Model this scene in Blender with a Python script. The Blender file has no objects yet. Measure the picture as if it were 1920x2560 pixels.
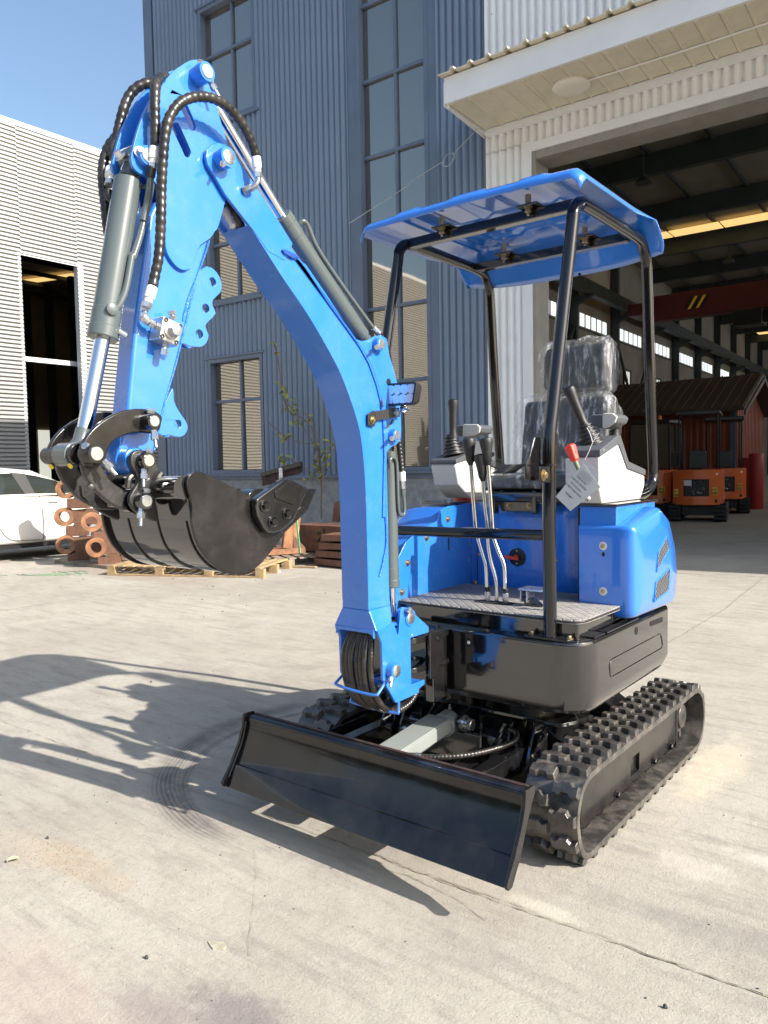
import bpy, bmesh, math, random
from mathutils import Vector, Matrix, noise
from mathutils.geometry import tessellate_polygon
random.seed(7)
R = math.radians
S = bpy.context.scene
COL = S.collection

# ---------------------------------------------------------------- camera
YAW, PITCH, ROLL = R(38.15), R(3.3), R(1.03)
fw = Vector((-math.sin(YAW)*math.cos(PITCH), math.cos(YAW)*math.cos(PITCH), -math.sin(PITCH)))
rt = Vector((math.cos(YAW), math.sin(YAW), 0)); up = rt.cross(fw)
rt2 = rt*math.cos(ROLL) - up*math.sin(ROLL); up2 = up*math.cos(ROLL) + rt*math.sin(ROLL)
cd = bpy.data.cameras.new('camera'); cam = bpy.data.objects.new('camera', cd); COL.objects.link(cam)
cd.sensor_fit = 'HORIZONTAL'; cd.sensor_width = 36; cd.lens = 36.0; cd.clip_end = 600; cd.clip_start = 0.05
m = Matrix((rt2, up2, -fw)).transposed().to_4x4(); m.translation = Vector((1.733, -3.08, 1.4))
cam.matrix_world = m
S.camera = cam

# ---------------------------------------------------------------- light
SUN = Vector((1.49, 0.20, 1.0)).normalized()
w = bpy.data.worlds.new('World'); S.world = w; w.use_nodes = True
nt = w.node_tree; nt.nodes.clear()
sky = nt.nodes.new('ShaderNodeTexSky'); sky.sky_type = 'NISHITA'; sky.sun_disc = False
sky.sun_elevation = math.asin(SUN.z); sky.sun_rotation = math.atan2(SUN.x, SUN.y)
sky.air_density = 1.35; sky.dust_density = 3.0; sky.ozone_density = 3.2; sky.altitude = 50
bg = nt.nodes.new('ShaderNodeBackground'); bg.inputs[1].default_value = 0.115
wo = nt.nodes.new('ShaderNodeOutputWorld')
nt.links.new(sky.outputs[0], bg.inputs[0]); nt.links.new(bg.outputs[0], wo.inputs[0])
sd = bpy.data.lights.new('sun', 'SUN'); so = bpy.data.objects.new('sun', sd); COL.objects.link(so)
sd.energy = 4.6; sd.angle = R(0.53); sd.color = (1.0, 0.94, 0.86)
so.rotation_euler = SUN.to_track_quat('Z', 'Y').to_euler(); so.location = (12, 2, 9)
S.view_settings.view_transform = 'Standard'; S.view_settings.look = 'None'
S.view_settings.exposure = 1.03; S.view_settings.gamma = 1; S.view_settings.use_curve_mapping = False
S.render.engine = 'CYCLES'

# ---------------------------------------------------------------- materials
def pbr(name, col, rough=0.5, metal=0.0, coat=0.0, ns=0, na=0.0, col2=None, bump=0.0, bs=60, ra=0.0, spec=None, det=4, dirt=None):
    """principled with a noise-driven second colour, roughness variation and bump"""
    M = bpy.data.materials.new(name); M.use_nodes = True
    n = M.node_tree.nodes; l = M.node_tree.links; b = n['Principled BSDF']
    b.inputs['Base Color'].default_value = (*col, 1); b.inputs['Roughness'].default_value = rough
    b.inputs['Metallic'].default_value = metal; b.inputs['Coat Weight'].default_value = coat
    b.inputs['Coat Roughness'].default_value = 0.04
    if spec is not None: b.inputs['Specular IOR Level'].default_value = spec
    tc = n.new('ShaderNodeTexCoord')
    if ns:
        no = n.new('ShaderNodeTexNoise'); no.inputs['Scale'].default_value = ns; no.inputs['Detail'].default_value = det
        no.inputs['Roughness'].default_value = 0.6
        l.new(tc.outputs['Object'], no.inputs['Vector'])
        mr = n.new('ShaderNodeMapRange'); mr.inputs[1].default_value = 0.36; mr.inputs[2].default_value = 0.66
        mr.inputs[4].default_value = 1.0
        l.new(no.outputs['Fac'], mr.inputs[0])
        mx = n.new('ShaderNodeMix'); mx.data_type = 'RGBA'
        c2 = col2 or tuple(c*(1-na) for c in col)
        mx.inputs[6].default_value = (*col, 1); mx.inputs[7].default_value = (*c2, 1)
        l.new(mr.outputs[0], mx.inputs[0]); l.new(mx.outputs[2], b.inputs['Base Color'])
        if ra:
            m2 = n.new('ShaderNodeMapRange'); m2.inputs[3].default_value = max(0.02, rough-ra); m2.inputs[4].default_value = rough+ra
            l.new(mr.outputs[0], m2.inputs[0]); l.new(m2.outputs[0], b.inputs['Roughness'])
    if dirt:      # dust lying on upward faces and in patches: (colour, amount, scale)
        cur = b.inputs['Base Color'].links[0].from_socket if b.inputs['Base Color'].links else None
        nd = n.new('ShaderNodeTexNoise'); nd.inputs['Scale'].default_value = dirt[2]; nd.inputs['Detail'].default_value = 7
        nd.inputs['Roughness'].default_value = 0.7
        l.new(tc.outputs['Object'], nd.inputs['Vector'])
        rr = n.new('ShaderNodeMapRange'); rr.inputs[1].default_value = 0.42; rr.inputs[2].default_value = 0.72; rr.inputs[4].default_value = dirt[1]
        l.new(nd.outputs['Fac'], rr.inputs[0])
        mm = n.new('ShaderNodeMix'); mm.data_type = 'RGBA'; mm.inputs[6].default_value = (*col, 1); mm.inputs[7].default_value = (*dirt[0], 1)
        if cur: l.new(cur, mm.inputs[6])
        l.new(rr.outputs[0], mm.inputs[0]); l.new(mm.outputs[2], b.inputs['Base Color'])
        ro = n.new('ShaderNodeMapRange'); ro.inputs[3].default_value = rough; ro.inputs[4].default_value = min(0.9, rough+0.5)
        l.new(rr.outputs[0], ro.inputs[0]); l.new(ro.outputs[0], b.inputs['Roughness'])
    if bump:
        nb = n.new('ShaderNodeTexNoise'); nb.inputs['Scale'].default_value = bs; nb.inputs['Detail'].default_value = 5
        l.new(tc.outputs['Object'], nb.inputs['Vector'])
        bp = n.new('ShaderNodeBump'); bp.inputs['Strength'].default_value = 1.0; bp.inputs['Distance'].default_value = bump
        l.new(nb.outputs['Fac'], bp.inputs['Height']); l.new(bp.outputs[0], b.inputs['Normal'])
    return M

M = {}
M['blue'] = pbr('blue_paint', (0.022, 0.182, 0.68), 0.24, coat=0.8, ns=2.5, na=0.08, bump=0.0010, bs=11, dirt=((0.22, 0.30, 0.46), 0.13, 9))
M['bluegloss'] = pbr('blue_moulded_plastic', (0.022, 0.190, 0.72), 0.20, coat=1.0, ns=2.5, na=0.06, bump=0.0008, bs=6, spec=0.7)
M['blackpipe'] = pbr('black_enamelled_tube', (0.006, 0.006, 0.007), 0.08, coat=0.5, ns=5, na=0.2, spec=0.45)
M['blueweld'] = pbr('blue_weld', (0.018, 0.16, 0.70), 0.3, coat=0.4, bump=0.004, bs=160)
M['black'] = pbr('black_gloss_paint', (0.008, 0.008, 0.009), 0.10, coat=1.0, ns=5, na=0.3, bump=0.0003, bs=6, dirt=((0.20, 0.18, 0.155), 0.035, 14), spec=0.8)
M['blackworn'] = pbr('black_scuffed_paint', (0.0085, 0.008, 0.0085), 0.22, coat=0.2, ns=8, na=0.3, bump=0.0008, bs=24, dirt=((0.22, 0.19, 0.175), 0.08, 11), spec=0.4)
M['blade'] = pbr('black_blade_paint', (0.005, 0.005, 0.0056), 0.16, coat=0.4, ns=5, na=0.3, ra=0.07, bump=0.0012, bs=8, dirt=((0.20, 0.18, 0.17), 0.10, 6), spec=0.4)
M['blackcast'] = pbr('black_cast_iron_paint', (0.017, 0.016, 0.016), 0.38, coat=0.2, bump=0.0011, bs=90, dirt=((0.2, 0.18, 0.16), 0.10, 20))
M['blackmatt'] = pbr('black_plastic', (0.018, 0.018, 0.019), 0.5, ns=20, na=0.3, bump=0.0006, bs=200)
M['grey'] = pbr('grey_cylinder_paint', (0.088, 0.108, 0.108), 0.22, coat=0.5, ns=6, na=0.06)
M['greylit'] = pbr('sunlit_grey_cylinder_paint', (0.26, 0.28, 0.265), 0.35, coat=0.3, ns=6, na=0.08)  # cylinder grey lightened to carry the sun's reflection on the blade cylinder
M['lever'] = pbr('polished_lever_rod', (0.70, 0.70, 0.69), 0.20, 1.0)
M['chrome'] = pbr('chrome', (0.78, 0.79, 0.80), 0.08, 1.0, ns=3, na=0.05)
M['zinc'] = pbr('zinc_plated_steel', (0.60, 0.62, 0.64), 0.26, 0.9, ns=40, na=0.12, ra=0.06, bump=0.0003, bs=120)
M['gold'] = pbr('yellow_zinc_bolt', (0.55, 0.42, 0.22), 0.3, 0.9, ns=80, na=0.3)
M['alu'] = pbr('cast_aluminium_block', (0.55, 0.55, 0.53), 0.38, 0.75, ns=30, na=0.1, bump=0.0005, bs=120)
M['hose'] = pbr('black_spiral_hose_wrap', (0.016, 0.015, 0.014), 0.28, coat=0.2, ns=18, na=0.4, dirt=((0.16, 0.13, 0.10), 0.25, 25))
M['rubber'] = pbr('track_rubber', (0.034, 0.032, 0.030), 0.33, ns=14, na=0.35, bump=0.0012, bs=70, dirt=((0.34, 0.30, 0.25), 0.34, 13), spec=0.9)
M['consgrey'] = pbr('console_dark_grey_plastic', (0.085, 0.09, 0.10), 0.45, ns=40, na=0.1, bump=0.0004, bs=260)
M['conswhite'] = pbr('console_pale_plastic', (0.56, 0.545, 0.52), 0.33, ns=30, na=0.04, bump=0.0003, bs=200)
M['seat'] = pbr('black_seat_vinyl', (0.022, 0.022, 0.024), 0.45, ns=30, na=0.3, bump=0.001, bs=160)
M['red'] = pbr('red_plastic', (0.75, 0.045, 0.02), 0.35, ns=20, na=0.1)
M['rust'] = pbr('rusty_steel', (0.15, 0.068, 0.040), 0.75, ns=6, col2=(0.09, 0.045, 0.032), bump=0.003, bs=40, dirt=((0.33, 0.17, 0.08), 0.35, 5))
M['rustpale'] = pbr('flame_cut_steel', (0.36, 0.17, 0.08), 0.7, ns=5, col2=(0.15, 0.07, 0.04), bump=0.003, bs=40)
M['wood'] = pbr('pallet_wood', (0.42, 0.29, 0.15), 0.8, ns=4, col2=(0.26, 0.18, 0.10), bump=0.004, bs=30)
M['woodgrey'] = pbr('weathered_pallet_wood', (0.30, 0.25, 0.19), 0.85, ns=5, col2=(0.17, 0.14, 0.10), bump=0.005, bs=30)
M['cladblue'] = pbr('blue_steel_cladding', (0.160, 0.215, 0.310), 0.34, ns=0.7, na=0.10, bump=0.001, bs=4, dirt=((0.30, 0.31, 0.32), 0.12, 2))
M['trimblue'] = pbr('blue_trim', (0.115, 0.155, 0.225), 0.4, ns=2, na=0.15)
M['cladwhite'] = pbr('pale_steel_cladding', (0.82, 0.82, 0.82), 0.3, ns=0.8, na=0.06, dirt=((0.5, 0.46, 0.38), 0.15, 3))
M['awning'] = pbr('awning_sheet', (0.66, 0.60, 0.47), 0.5, ns=3, na=0.08, dirt=((0.45, 0.38, 0.27), 0.2, 5))
M['awntrim'] = pbr('awning_trim', (0.74, 0.75, 0.76), 0.35, ns=2, na=0.06)
M['siding'] = pbr('white_horizontal_cladding', (0.36, 0.355, 0.34), 0.5, ns=0.5, na=0.05, dirt=((0.36, 0.34, 0.30), 0.15, 1.5))
M['sidinggrey'] = pbr('grey_horizontal_cladding', (0.30, 0.32, 0.34), 0.45, ns=0.5, na=0.08)
M['dado'] = pbr('cement_render', (0.34, 0.345, 0.35), 0.9, ns=6, col2=(0.22, 0.225, 0.23), bump=0.006, bs=14, dirt=((0.16, 0.16, 0.17), 0.5, 9), det=8)
M['darksteel'] = pbr('dark_hall_steel', (0.040, 0.052, 0.048), 0.6, ns=1.5, na=0.3)
M['hallwall'] = pbr('hall_inner_lining', (0.30, 0.27, 0.21), 0.8, ns=0.6, na=0.2)
M['hallroof'] = pbr('hall_roof_lining', (0.24, 0.215, 0.165), 0.8, ns=0.6, na=0.2)
M['shedwall'] = pbr('red_brown_shed_cladding', (0.32, 0.075, 0.035), 0.5, ns=1.5, na=0.25)
M['shedroof'] = pbr('dark_brown_shed_roof', (0.10, 0.07, 0.055), 0.6, ns=1.5, na=0.2)
M['craneRed'] = pbr('crane_red_paint', (0.10, 0.013, 0.010), 0.5, ns=2, na=0.2)
M['orange'] = pbr('orange_paint', (0.82, 0.17, 0.04), 0.35, coat=0.3, ns=3, na=0.08)
M['orangebt'] = pbr('amber_beacon', (0.9, 0.25, 0.02), 0.2)
M['sticker'] = pbr('yellow_sticker', (0.80, 0.55, 0.06), 0.5)
M['redpaint'] = pbr('red_drum_paint', (0.40, 0.03, 0.025), 0.45, ns=4, na=0.15)
M['carton'] = pbr('cardboard', (0.36, 0.24, 0.13), 0.85, ns=4, na=0.1)
M['carpaint'] = pbr('white_car_paint', (0.76, 0.74, 0.70), 0.22, coat=1.0, ns=3, na=0.05, dirt=((0.55, 0.47, 0.36), 0.35, 6))
M['tyre'] = pbr('tyre_rubber', (0.03, 0.03, 0.03), 0.8)
M['trimblack'] = pbr('black_trim', (0.015, 0.015, 0.016), 0.35)
M['bark'] = pbr('vine_stem', (0.20, 0.15, 0.10), 0.8, ns=20, na=0.3)
M['leaf'] = pbr('yellow_green_leaf', (0.36, 0.34, 0.09), 0.55, ns=9, col2=(0.15, 0.20, 0.05))
M['leafdry'] = pbr('dry_leaf', (0.50, 0.38, 0.16), 0.7, ns=9, na=0.3)
M['leafpale'] = pbr('pale_bleached_leaf', (0.42, 0.41, 0.27), 0.7, ns=9, na=0.3)
M['string'] = pbr('green_string', (0.20, 0.30, 0.18), 0.6)
M['cable'] = pbr('grey_cable', (0.35, 0.36, 0.36), 0.5)
M['paper'] = pbr('pale_card', (0.62, 0.63, 0.58), 0.55, ns=14, na=0.05)
M['ink'] = pbr('grey_ink', (0.13, 0.13, 0.13), 0.6)
M['redtape'] = pbr('red_tape', (0.80, 0.06, 0.03), 0.4)
M['glove'] = pbr('olive_cord', (0.20, 0.23, 0.13), 0.7, ns=60, na=0.4)
M['stone'] = pbr('dark_pebble', (0.09, 0.085, 0.08), 0.9, ns=20, na=0.4)
M['lampwhite'] = pbr('opal_plastic_lamp', (0.72, 0.68, 0.60), 0.4)
M['label'] = pbr('white_label', (0.75, 0.75, 0.74), 0.4, ns=30, na=0.05)
M['mirror'] = pbr('reflector', (0.9, 0.9, 0.9), 0.22, 0.9)

def emis(name, col, s):
    Mx = bpy.data.materials.new(name); Mx.use_nodes = True; b = Mx.node_tree.nodes['Principled BSDF']
    b.inputs['Base Color'].default_value = (*col, 1); b.inputs['Emission Color'].default_value = (*col, 1)
    b.inputs['Emission Strength'].default_value = s; b.inputs['Roughness'].default_value = 0.6
    return Mx
M['skylight'] = emis('yellowed_skylight_sheet', (1.0, 0.66, 0.24), 0.5)
M['daywin'] = emis('daylit_window_pane', (0.86, 0.92, 0.95), 0.55)
M['fillwin'] = emis('added_fill_window', (0.95, 0.97, 1.0), 2.4)
M['daywin2'] = emis('daylit_window_pane_with_siding_beyond', (0.80, 0.82, 0.70), 0.42)

def glassy(name, tint, rough, bump, bs, metal=0.6):
    Mx = pbr(name, tint, rough, metal, coat=1.0)
    n = Mx.node_tree.nodes; l = Mx.node_tree.links; b = n['Principled BSDF']
    tc = n.new('ShaderNodeTexCoord'); nb = n.new('ShaderNodeTexNoise'); nb.inputs['Scale'].default_value = bs; nb.inputs['Detail'].default_value = 1.5
    l.new(tc.outputs['Object'], nb.inputs['Vector'])
    bp = n.new('ShaderNodeBump'); bp.inputs['Strength'].default_value = 1; bp.inputs['Distance'].default_value = bump
    l.new(nb.outputs['Fac'], bp.inputs['Height']); l.new(bp.outputs[0], b.inputs['Normal']); l.new(bp.outputs[0], b.inputs['Coat Normal'])
    return Mx
M['pane'] = glassy('reflective_window_glass', (0.30, 0.275, 0.235), 0.02, 0.0014, 0.9, 0.9)
M['carglass'] = glassy('car_window_glass', (0.10, 0.12, 0.11), 0.03, 0.001, 2, 0.8)

def clearfilm(name, base, glossmix, bump, bs, tr=(1, 1, 1)):
    Mx = bpy.data.materials.new(name); Mx.use_nodes = True; n = Mx.node_tree.nodes; l = Mx.node_tree.links
    n.clear(); o = n.new('ShaderNodeOutputMaterial'); t = n.new('ShaderNodeBsdfTransparent'); t.inputs[0].default_value = (*tr, 1)
    g = n.new('ShaderNodeBsdfPrincipled'); g.inputs['Base Color'].default_value = (*base, 1); g.inputs['Roughness'].default_value = 0.12
    g.inputs['Coat Weight'].default_value = 1.0; g.inputs['Specular IOR Level'].default_value = 0.9
    tc = n.new('ShaderNodeTexCoord'); no = n.new('ShaderNodeTexNoise'); no.noise_type = 'FBM'
    no.inputs['Scale'].default_value = bs; no.inputs['Detail'].default_value = 5; no.inputs['Distortion'].default_value = 1.2
    mp = n.new('ShaderNodeMapping'); mp.inputs['Scale'].default_value = (1.0, 1.0, 0.3); mp.inputs['Rotation'].default_value = (0.5, 0.3, 0)
    l.new(tc.outputs['Object'], mp.inputs[0]); l.new(mp.outputs[0], no.inputs['Vector'])
    bp = n.new('ShaderNodeBump'); bp.inputs['Strength'].default_value = 1; bp.inputs['Distance'].default_value = bump
    l.new(no.outputs['Fac'], bp.inputs['Height']); l.new(bp.outputs[0], g.inputs['Normal']); l.new(bp.outputs[0], g.inputs['Coat Normal'])
    m2 = n.new('ShaderNodeMapping'); m2.inputs['Scale'].default_value = (1.0, 1.0, 0.16); m2.inputs['Rotation'].default_value = (0.7, 0.5, 0.2)
    l.new(tc.outputs['Object'], m2.inputs[0])
    n2 = n.new('ShaderNodeTexNoise'); n2.inputs['Scale'].default_value = bs*1.4; n2.inputs['Detail'].default_value = 6; n2.inputs['Roughness'].default_value = 0.65; n2.inputs['Distortion'].default_value = 0.5
    l.new(m2.outputs[0], n2.inputs['Vector'])
    mr = n.new('ShaderNodeMapRange'); mr.inputs[1].default_value = 0.50; mr.inputs[2].default_value = 0.74
    mr.inputs[3].default_value = glossmix*0.16; mr.inputs[4].default_value = min(.95, glossmix*1.3)
    l.new(n2.outputs['Fac'], mr.inputs[0])
    mx = n.new('ShaderNodeMixShader'); l.new(mr.outputs[0], mx.inputs[0]); l.new(t.outputs[0], mx.inputs[1]); l.new(g.outputs[0], mx.inputs[2])
    l.new(mx.outputs[0], o.inputs[0]); return Mx
M['film'] = clearfilm('clear_plastic_seat_cover', (0.80, 0.82, 0.85), 0.50, 0.006, 26)
M['lens'] = clearfilm('clear_lamp_lens', (0.85, 0.87, 0.9), 0.35, 0.001, 3)

# quilted floor mat
def matmat():
    Mx = pbr('quilted_floor_mat', (0.215, 0.205, 0.19), 0.55, ns=30, na=0.25, dirt=((0.36, 0.33, 0.29), 0.35, 8))
    n = Mx.node_tree.nodes; l = Mx.node_tree.links; b = n['Principled BSDF']
    tc = n.new('ShaderNodeTexCoord'); sep = n.new('ShaderNodeSeparateXYZ'); l.new(tc.outputs['Object'], sep.inputs[0])
    def mth(op, a, c=None):
        q = n.new('ShaderNodeMath'); q.operation = op
        for i, s in enumerate((a, c)):
            if s is None: continue
            if isinstance(s, (int, float)): q.inputs[i].default_value = s
            else: l.new(s, q.inputs[i])
        return q.outputs[0]
    k = 21.0
    u = mth('MULTIPLY', mth('ADD', sep.outputs[0], sep.outputs[1]), k); v = mth('MULTIPLY', mth('SUBTRACT', sep.outputs[0], sep.outputs[1]), k)
    fu = mth('ABSOLUTE', mth('SUBTRACT', mth('FRACT', u), 0.5)); fv = mth('ABSOLUTE', mth('SUBTRACT', mth('FRACT', v), 0.5))
    edge = mth('MAXIMUM', fu, fv)      # 0.5 on the seams
    h = mth('SUBTRACT', 1.0, mth('POWER', mth('MULTIPLY', edge, 2.0), 6.0))
    bp = n.new('ShaderNodeBump'); bp.inputs['Strength'].default_value = 1; bp.inputs['Distance'].default_value = 0.0045
    l.new(h, bp.inputs['Height']); l.new(bp.outputs[0], b.inputs['Normal'])
    seam = mth('GREATER_THAN', edge, 0.465)
    dash = mth('GREATER_THAN', mth('FRACT', mth('MULTIPLY', sep.outputs[0], 95.0)), 0.45)
    st = mth('MULTIPLY', seam, dash)
    cur = b.inputs['Base Color'].links[0].from_socket
    mx = n.new('ShaderNodeMix'); mx.data_type = 'RGBA'; l.new(cur, mx.inputs[6]); mx.inputs[7].default_value = (0.50, 0.48, 0.45, 1)
    l.new(st, mx.inputs[0]); l.new(mx.outputs[2], b.inputs['Base Color'])
    return Mx
M['mat'] = matmat()

# ---------------------------------------------------------------- mesh helpers
AX = {'x': lambda a, p: (a, p[0], p[1]), 'y': lambda a, p: (p[0], a, p[1]), 'z': lambda a, p: (p[0], p[1], a)}
def area2(p): return sum(p[i][0]*p[(i+1) % len(p)][1]-p[(i+1) % len(p)][0]*p[i][1] for i in range(len(p)))
def rnd(pts, r=0.02, n=4):
    """round the corners of a polygon; a point may carry its own radius"""
    out = []; N = len(pts)
    for i in range(N):
        p = Vector(pts[i][:2]); rr = pts[i][2] if len(pts[i]) > 2 else r
        a = Vector(pts[i-1][:2])-p; b = Vector(pts[(i+1) % N][:2])-p
        la, lb = a.length, b.length
        if rr <= 0 or la < 1e-6 or lb < 1e-6: out.append(tuple(p)); continue
        a /= la; b /= lb; ang = a.angle(b)
        if ang > 3.0: out.append(tuple(p)); continue
        t = min(rr/math.tan(ang/2), la*0.48, lb*0.48)
        p0 = p+a*t; p2 = p+b*t
        for k in range(n+1):
            s = k/n; out.append(tuple(p0*(1-s)**2+p*2*s*(1-s)+p2*s*s))
    return out
def smooth(pts, n=5, closed=False):
    """catmull-rom through the points"""
    P = [Vector(p) for p in pts]; N = len(P); out = []
    rng = range(N) if closed else range(N-1)
    for i in rng:
        if closed: p0, p1, p2, p3 = P[i-1], P[i], P[(i+1) % N], P[(i+2) % N]
        else: p0, p1, p2, p3 = P[max(i-1, 0)], P[i], P[i+1], P[min(i+2, N-1)]
        for k in range(n):
            t = k/n
            out.append(0.5*((2*p1)+(p2-p0)*t+(2*p0-5*p1+4*p2-p3)*t*t+(3*p1-p0-3*p2+p3)*t**3))
    if not closed: out.append(P[-1])
    return [tuple(q) for q in out]
def circ(c, r, n=14): return [(c[0]+r*math.cos(2*math.pi*k/n), c[1]+r*math.sin(2*math.pi*k/n)) for k in range(n)]

class B:
    def __init__(s): s.v = []; s.f = []
    def add(s, v, f):
        o = len(s.v); s.v += [tuple(q) for q in v]; s.f += [tuple(i+o for i in g) for g in f]; return s
    def prism(s, ax, profs, a0, a1):
        if not isinstance(profs[0][0], (tuple, list)): profs = [profs]
        profs = [[tuple(q[:2]) for q in p] for p in profs]
        profs = [[q for i, q in enumerate(p) if (q[0]-p[i-1][0])**2+(q[1]-p[i-1][1])**2 > 1e-9] for p in profs]
        profs = [p if (area2(p) > 0) == (i == 0) else p[::-1] for i, p in enumerate(profs)]
        tri = tessellate_polygon([[Vector((q[0], q[1], 0)) for q in p] for p in profs])
        flat = [q for p in profs for q in p]; n = len(flat); g = AX[ax]
        V = [g(a0, q) for q in flat]+[g(a1, q) for q in flat]; F = []
        if len(profs) == 1:
            F.append(tuple(range(n))[::-1]); F.append(tuple(range(n, 2*n)))
        else:
            for t in tri: F.append(tuple(t)); F.append(tuple(i+n for i in t[::-1]))
        o = 0
        for p in profs:
            k = len(p)
            for i in range(k): F.append((o+i, o+(i+1) % k, o+(i+1) % k+n, o+i+n))
            o += k
        return s.add(V, F)
    def box(s, x0, x1, y0, y1, z0, z1):
        V = [(x, y, z) for z in (z0, z1) for y in (y0, y1) for x in (x0, x1)]
        return s.add(V, [(0, 2, 3, 1), (4, 5, 7, 6), (0, 1, 5, 4), (2, 6, 7, 3), (0, 4, 6, 2), (1, 3, 7, 5)])
    def obox(s, c, size, ax, ay):
        """box with centre c, size, local x and y directions"""
        X = Vector(ax).normalized(); Z = X.cross(Vector(ay)).normalized(); Y = Z.cross(X); c = Vector(c)
        V = [c+X*(size[0]/2*i)+Y*(size[1]/2*j)+Z*(size[2]/2*k) for k in (-1, 1) for j in (-1, 1) for i in (-1, 1)]
        return s.add(V, [(0, 2, 3, 1), (4, 5, 7, 6), (0, 1, 5, 4), (2, 6, 7, 3), (0, 4, 6, 2), (1, 3, 7, 5)])
    def bar(s, p0, p1, wd, ht, upv=(0, 0, 1)):
        p0 = Vector(p0); p1 = Vector(p1); d = p1-p0; u = Vector(upv)
        if abs(d.normalized().dot(u.normalized())) > 0.98: u = Vector((1, 0, 0))
        side = u.cross(d).normalized()
        return s.obox((p0+p1)/2, (d.length, wd, ht), d, side)
    def lathe(s, p0, d, prof, n=18):
        p0 = Vector(p0); d = Vector(d).normalized(); a = d.orthogonal().normalized(); b = d.cross(a)
        V = []; F = []
        for t, r in prof:
            for k in range(n):
                th = 2*math.pi*k/n; V.append(p0+d*t+(a*math.cos(th)+b*math.sin(th))*r)
        for j in range(len(prof)-1):
            for k in range(n): F.append((j*n+k, j*n+(k+1) % n, (j+1)*n+(k+1) % n, (j+1)*n+k))
        F.append(tuple(range(n))[::-1]); F.append(tuple(range((len(prof)-1)*n, len(prof)*n)))
        return s.add(V, F)
    def cyl(s, p0, p1, r, n=18, r2=None):
        p0 = Vector(p0); p1 = Vector(p1); return s.lathe(p0, p1-p0, [(0, r), ((p1-p0).length, r if r2 is None else r2)], n)
    def tube(s, pts, r, n=10, cat=6, wrap=0.0, pitch=0.02):
        """tube along a smoothed path; wrap adds the bulges of a spiral hose guard"""
        P = [Vector(q) for q in (smooth(pts, cat) if cat > 1 and len(pts) > 2 else pts)]
        if wrap:
            Q = [P[0]]; acc = 0; step = pitch/4
            for a, b in zip(P[:-1], P[1:]):
                L = (b-a).length; t = step-acc
                while t <= L: Q.append(a.lerp(b, t/L)); t += step
                acc = L-(t-step)
            P = Q
        T = [(P[min(i+1, len(P)-1)]-P[max(i-1, 0)]).normalized() for i in range(len(P))]
        a = T[0].orthogonal().normalized(); V = []; F = []
        for i, p in enumerate(P):
            a = (a-T[i]*a.dot(T[i])).normalized(); b = T[i].cross(a)
            rr = r
            if wrap: rr = r*(1+wrap*(0, 0.75, 1, 0.75)[i % 4]-wrap*0.4)
            for k in range(n):
                th = 2*math.pi*k/n; V.append(p+(a*math.cos(th)+b*math.sin(th))*rr)
        for j in range(len(P)-1):
            for k in range(n): F.append((j*n+k, j*n+(k+1) % n, (j+1)*n+(k+1) % n, (j+1)*n+k))
        F.append(tuple(range(n))[::-1]); F.append(tuple(range((len(P)-1)*n, len(P)*n)))
        return s.add(V, F)
    def loft(s, rings, cap=True, closed=True):
        n = len(rings[0]); V = [q for r in rings for q in r]; F = []
        for j in range(len(rings)-1):
            for k in range(n if closed else n-1): F.append((j*n+k, j*n+(k+1) % n, (j+1)*n+(k+1) % n, (j+1)*n+k))
        if cap: F.append(tuple(range(n))[::-1]); F.append(tuple(range((len(rings)-1)*n, len(rings)*n)))
        return s.add(V, F)
    def bolt(s, p, d, r=0.009, h=0.007, washer=True):
        d = Vector(d).normalized(); p = Vector(p)
        if washer: s.lathe(p, d, [(0, r*1.7), (0.002, r*1.7)], 14)
        s.lathe(p+d*(0.002 if washer else 0), d, [(0, r), (h*0.85, r), (h, r*0.85)], 6); return s
    def obj(s, name, mat, parent=None, bevel=0.0, seg=2, sharp=38, kind=None, fix=True):
        me = bpy.data.meshes.new(name)
        off = Vector((0, 0, 0)); q = parent
        while q is not None: off += q.location; q = q.parent
        if parent is not None and parent.get('_local'): off = Vector((0, 0, 0))
        me.from_pydata([Vector(v)-off for v in s.v], [], s.f)
        bm = bmesh.new(); bm.from_mesh(me)
        if fix: bmesh.ops.recalc_face_normals(bm, faces=bm.faces)
        sh = R(sharp)
        for f in bm.faces: f.smooth = True
        for e in bm.edges:
            if len(e.link_faces) == 2 and e.calc_face_angle(0) > sh: e.smooth = False
        bm.to_mesh(me); bm.free()
        me.materials.append(M[mat] if isinstance(mat, str) else mat)
        o = bpy.data.objects.new(name, me); COL.objects.link(o)
        if parent is not None:
            o.parent = parent
            if parent.get('_local'): o['_local'] = 1
        if kind: o['kind'] = kind
        if bevel:
            mod = o.modifiers.new('bevel', 'BEVEL'); mod.width = bevel; mod.segments = seg; mod.limit_method = 'ANGLE'
            mod.angle_limit = R(sharp); mod.harden_normals = True; mod.use_clamp_overlap = True
        return o

def thing(name, label, cat, loc=(0, 0, 0), group=None, rz=0.0, local=False):
    o = bpy.data.objects.new(name, None); COL.objects.link(o); o.location = loc; o.rotation_euler = (0, 0, rz)
    o['label'] = label; o['category'] = cat; o.empty_display_size = 0.1
    if group: o['group'] = group
    if local: o['_local'] = 1
    return o
def tag(o, label, cat, group=None):
    o['label'] = label; o['category'] = cat
    if group: o['group'] = group
    return o
def copytree(o, parent=None):
    c = o.copy(); COL.objects.link(c)
    if parent: c.parent = parent
    for ch in o.children: copytree(ch, c)
    return c

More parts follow.
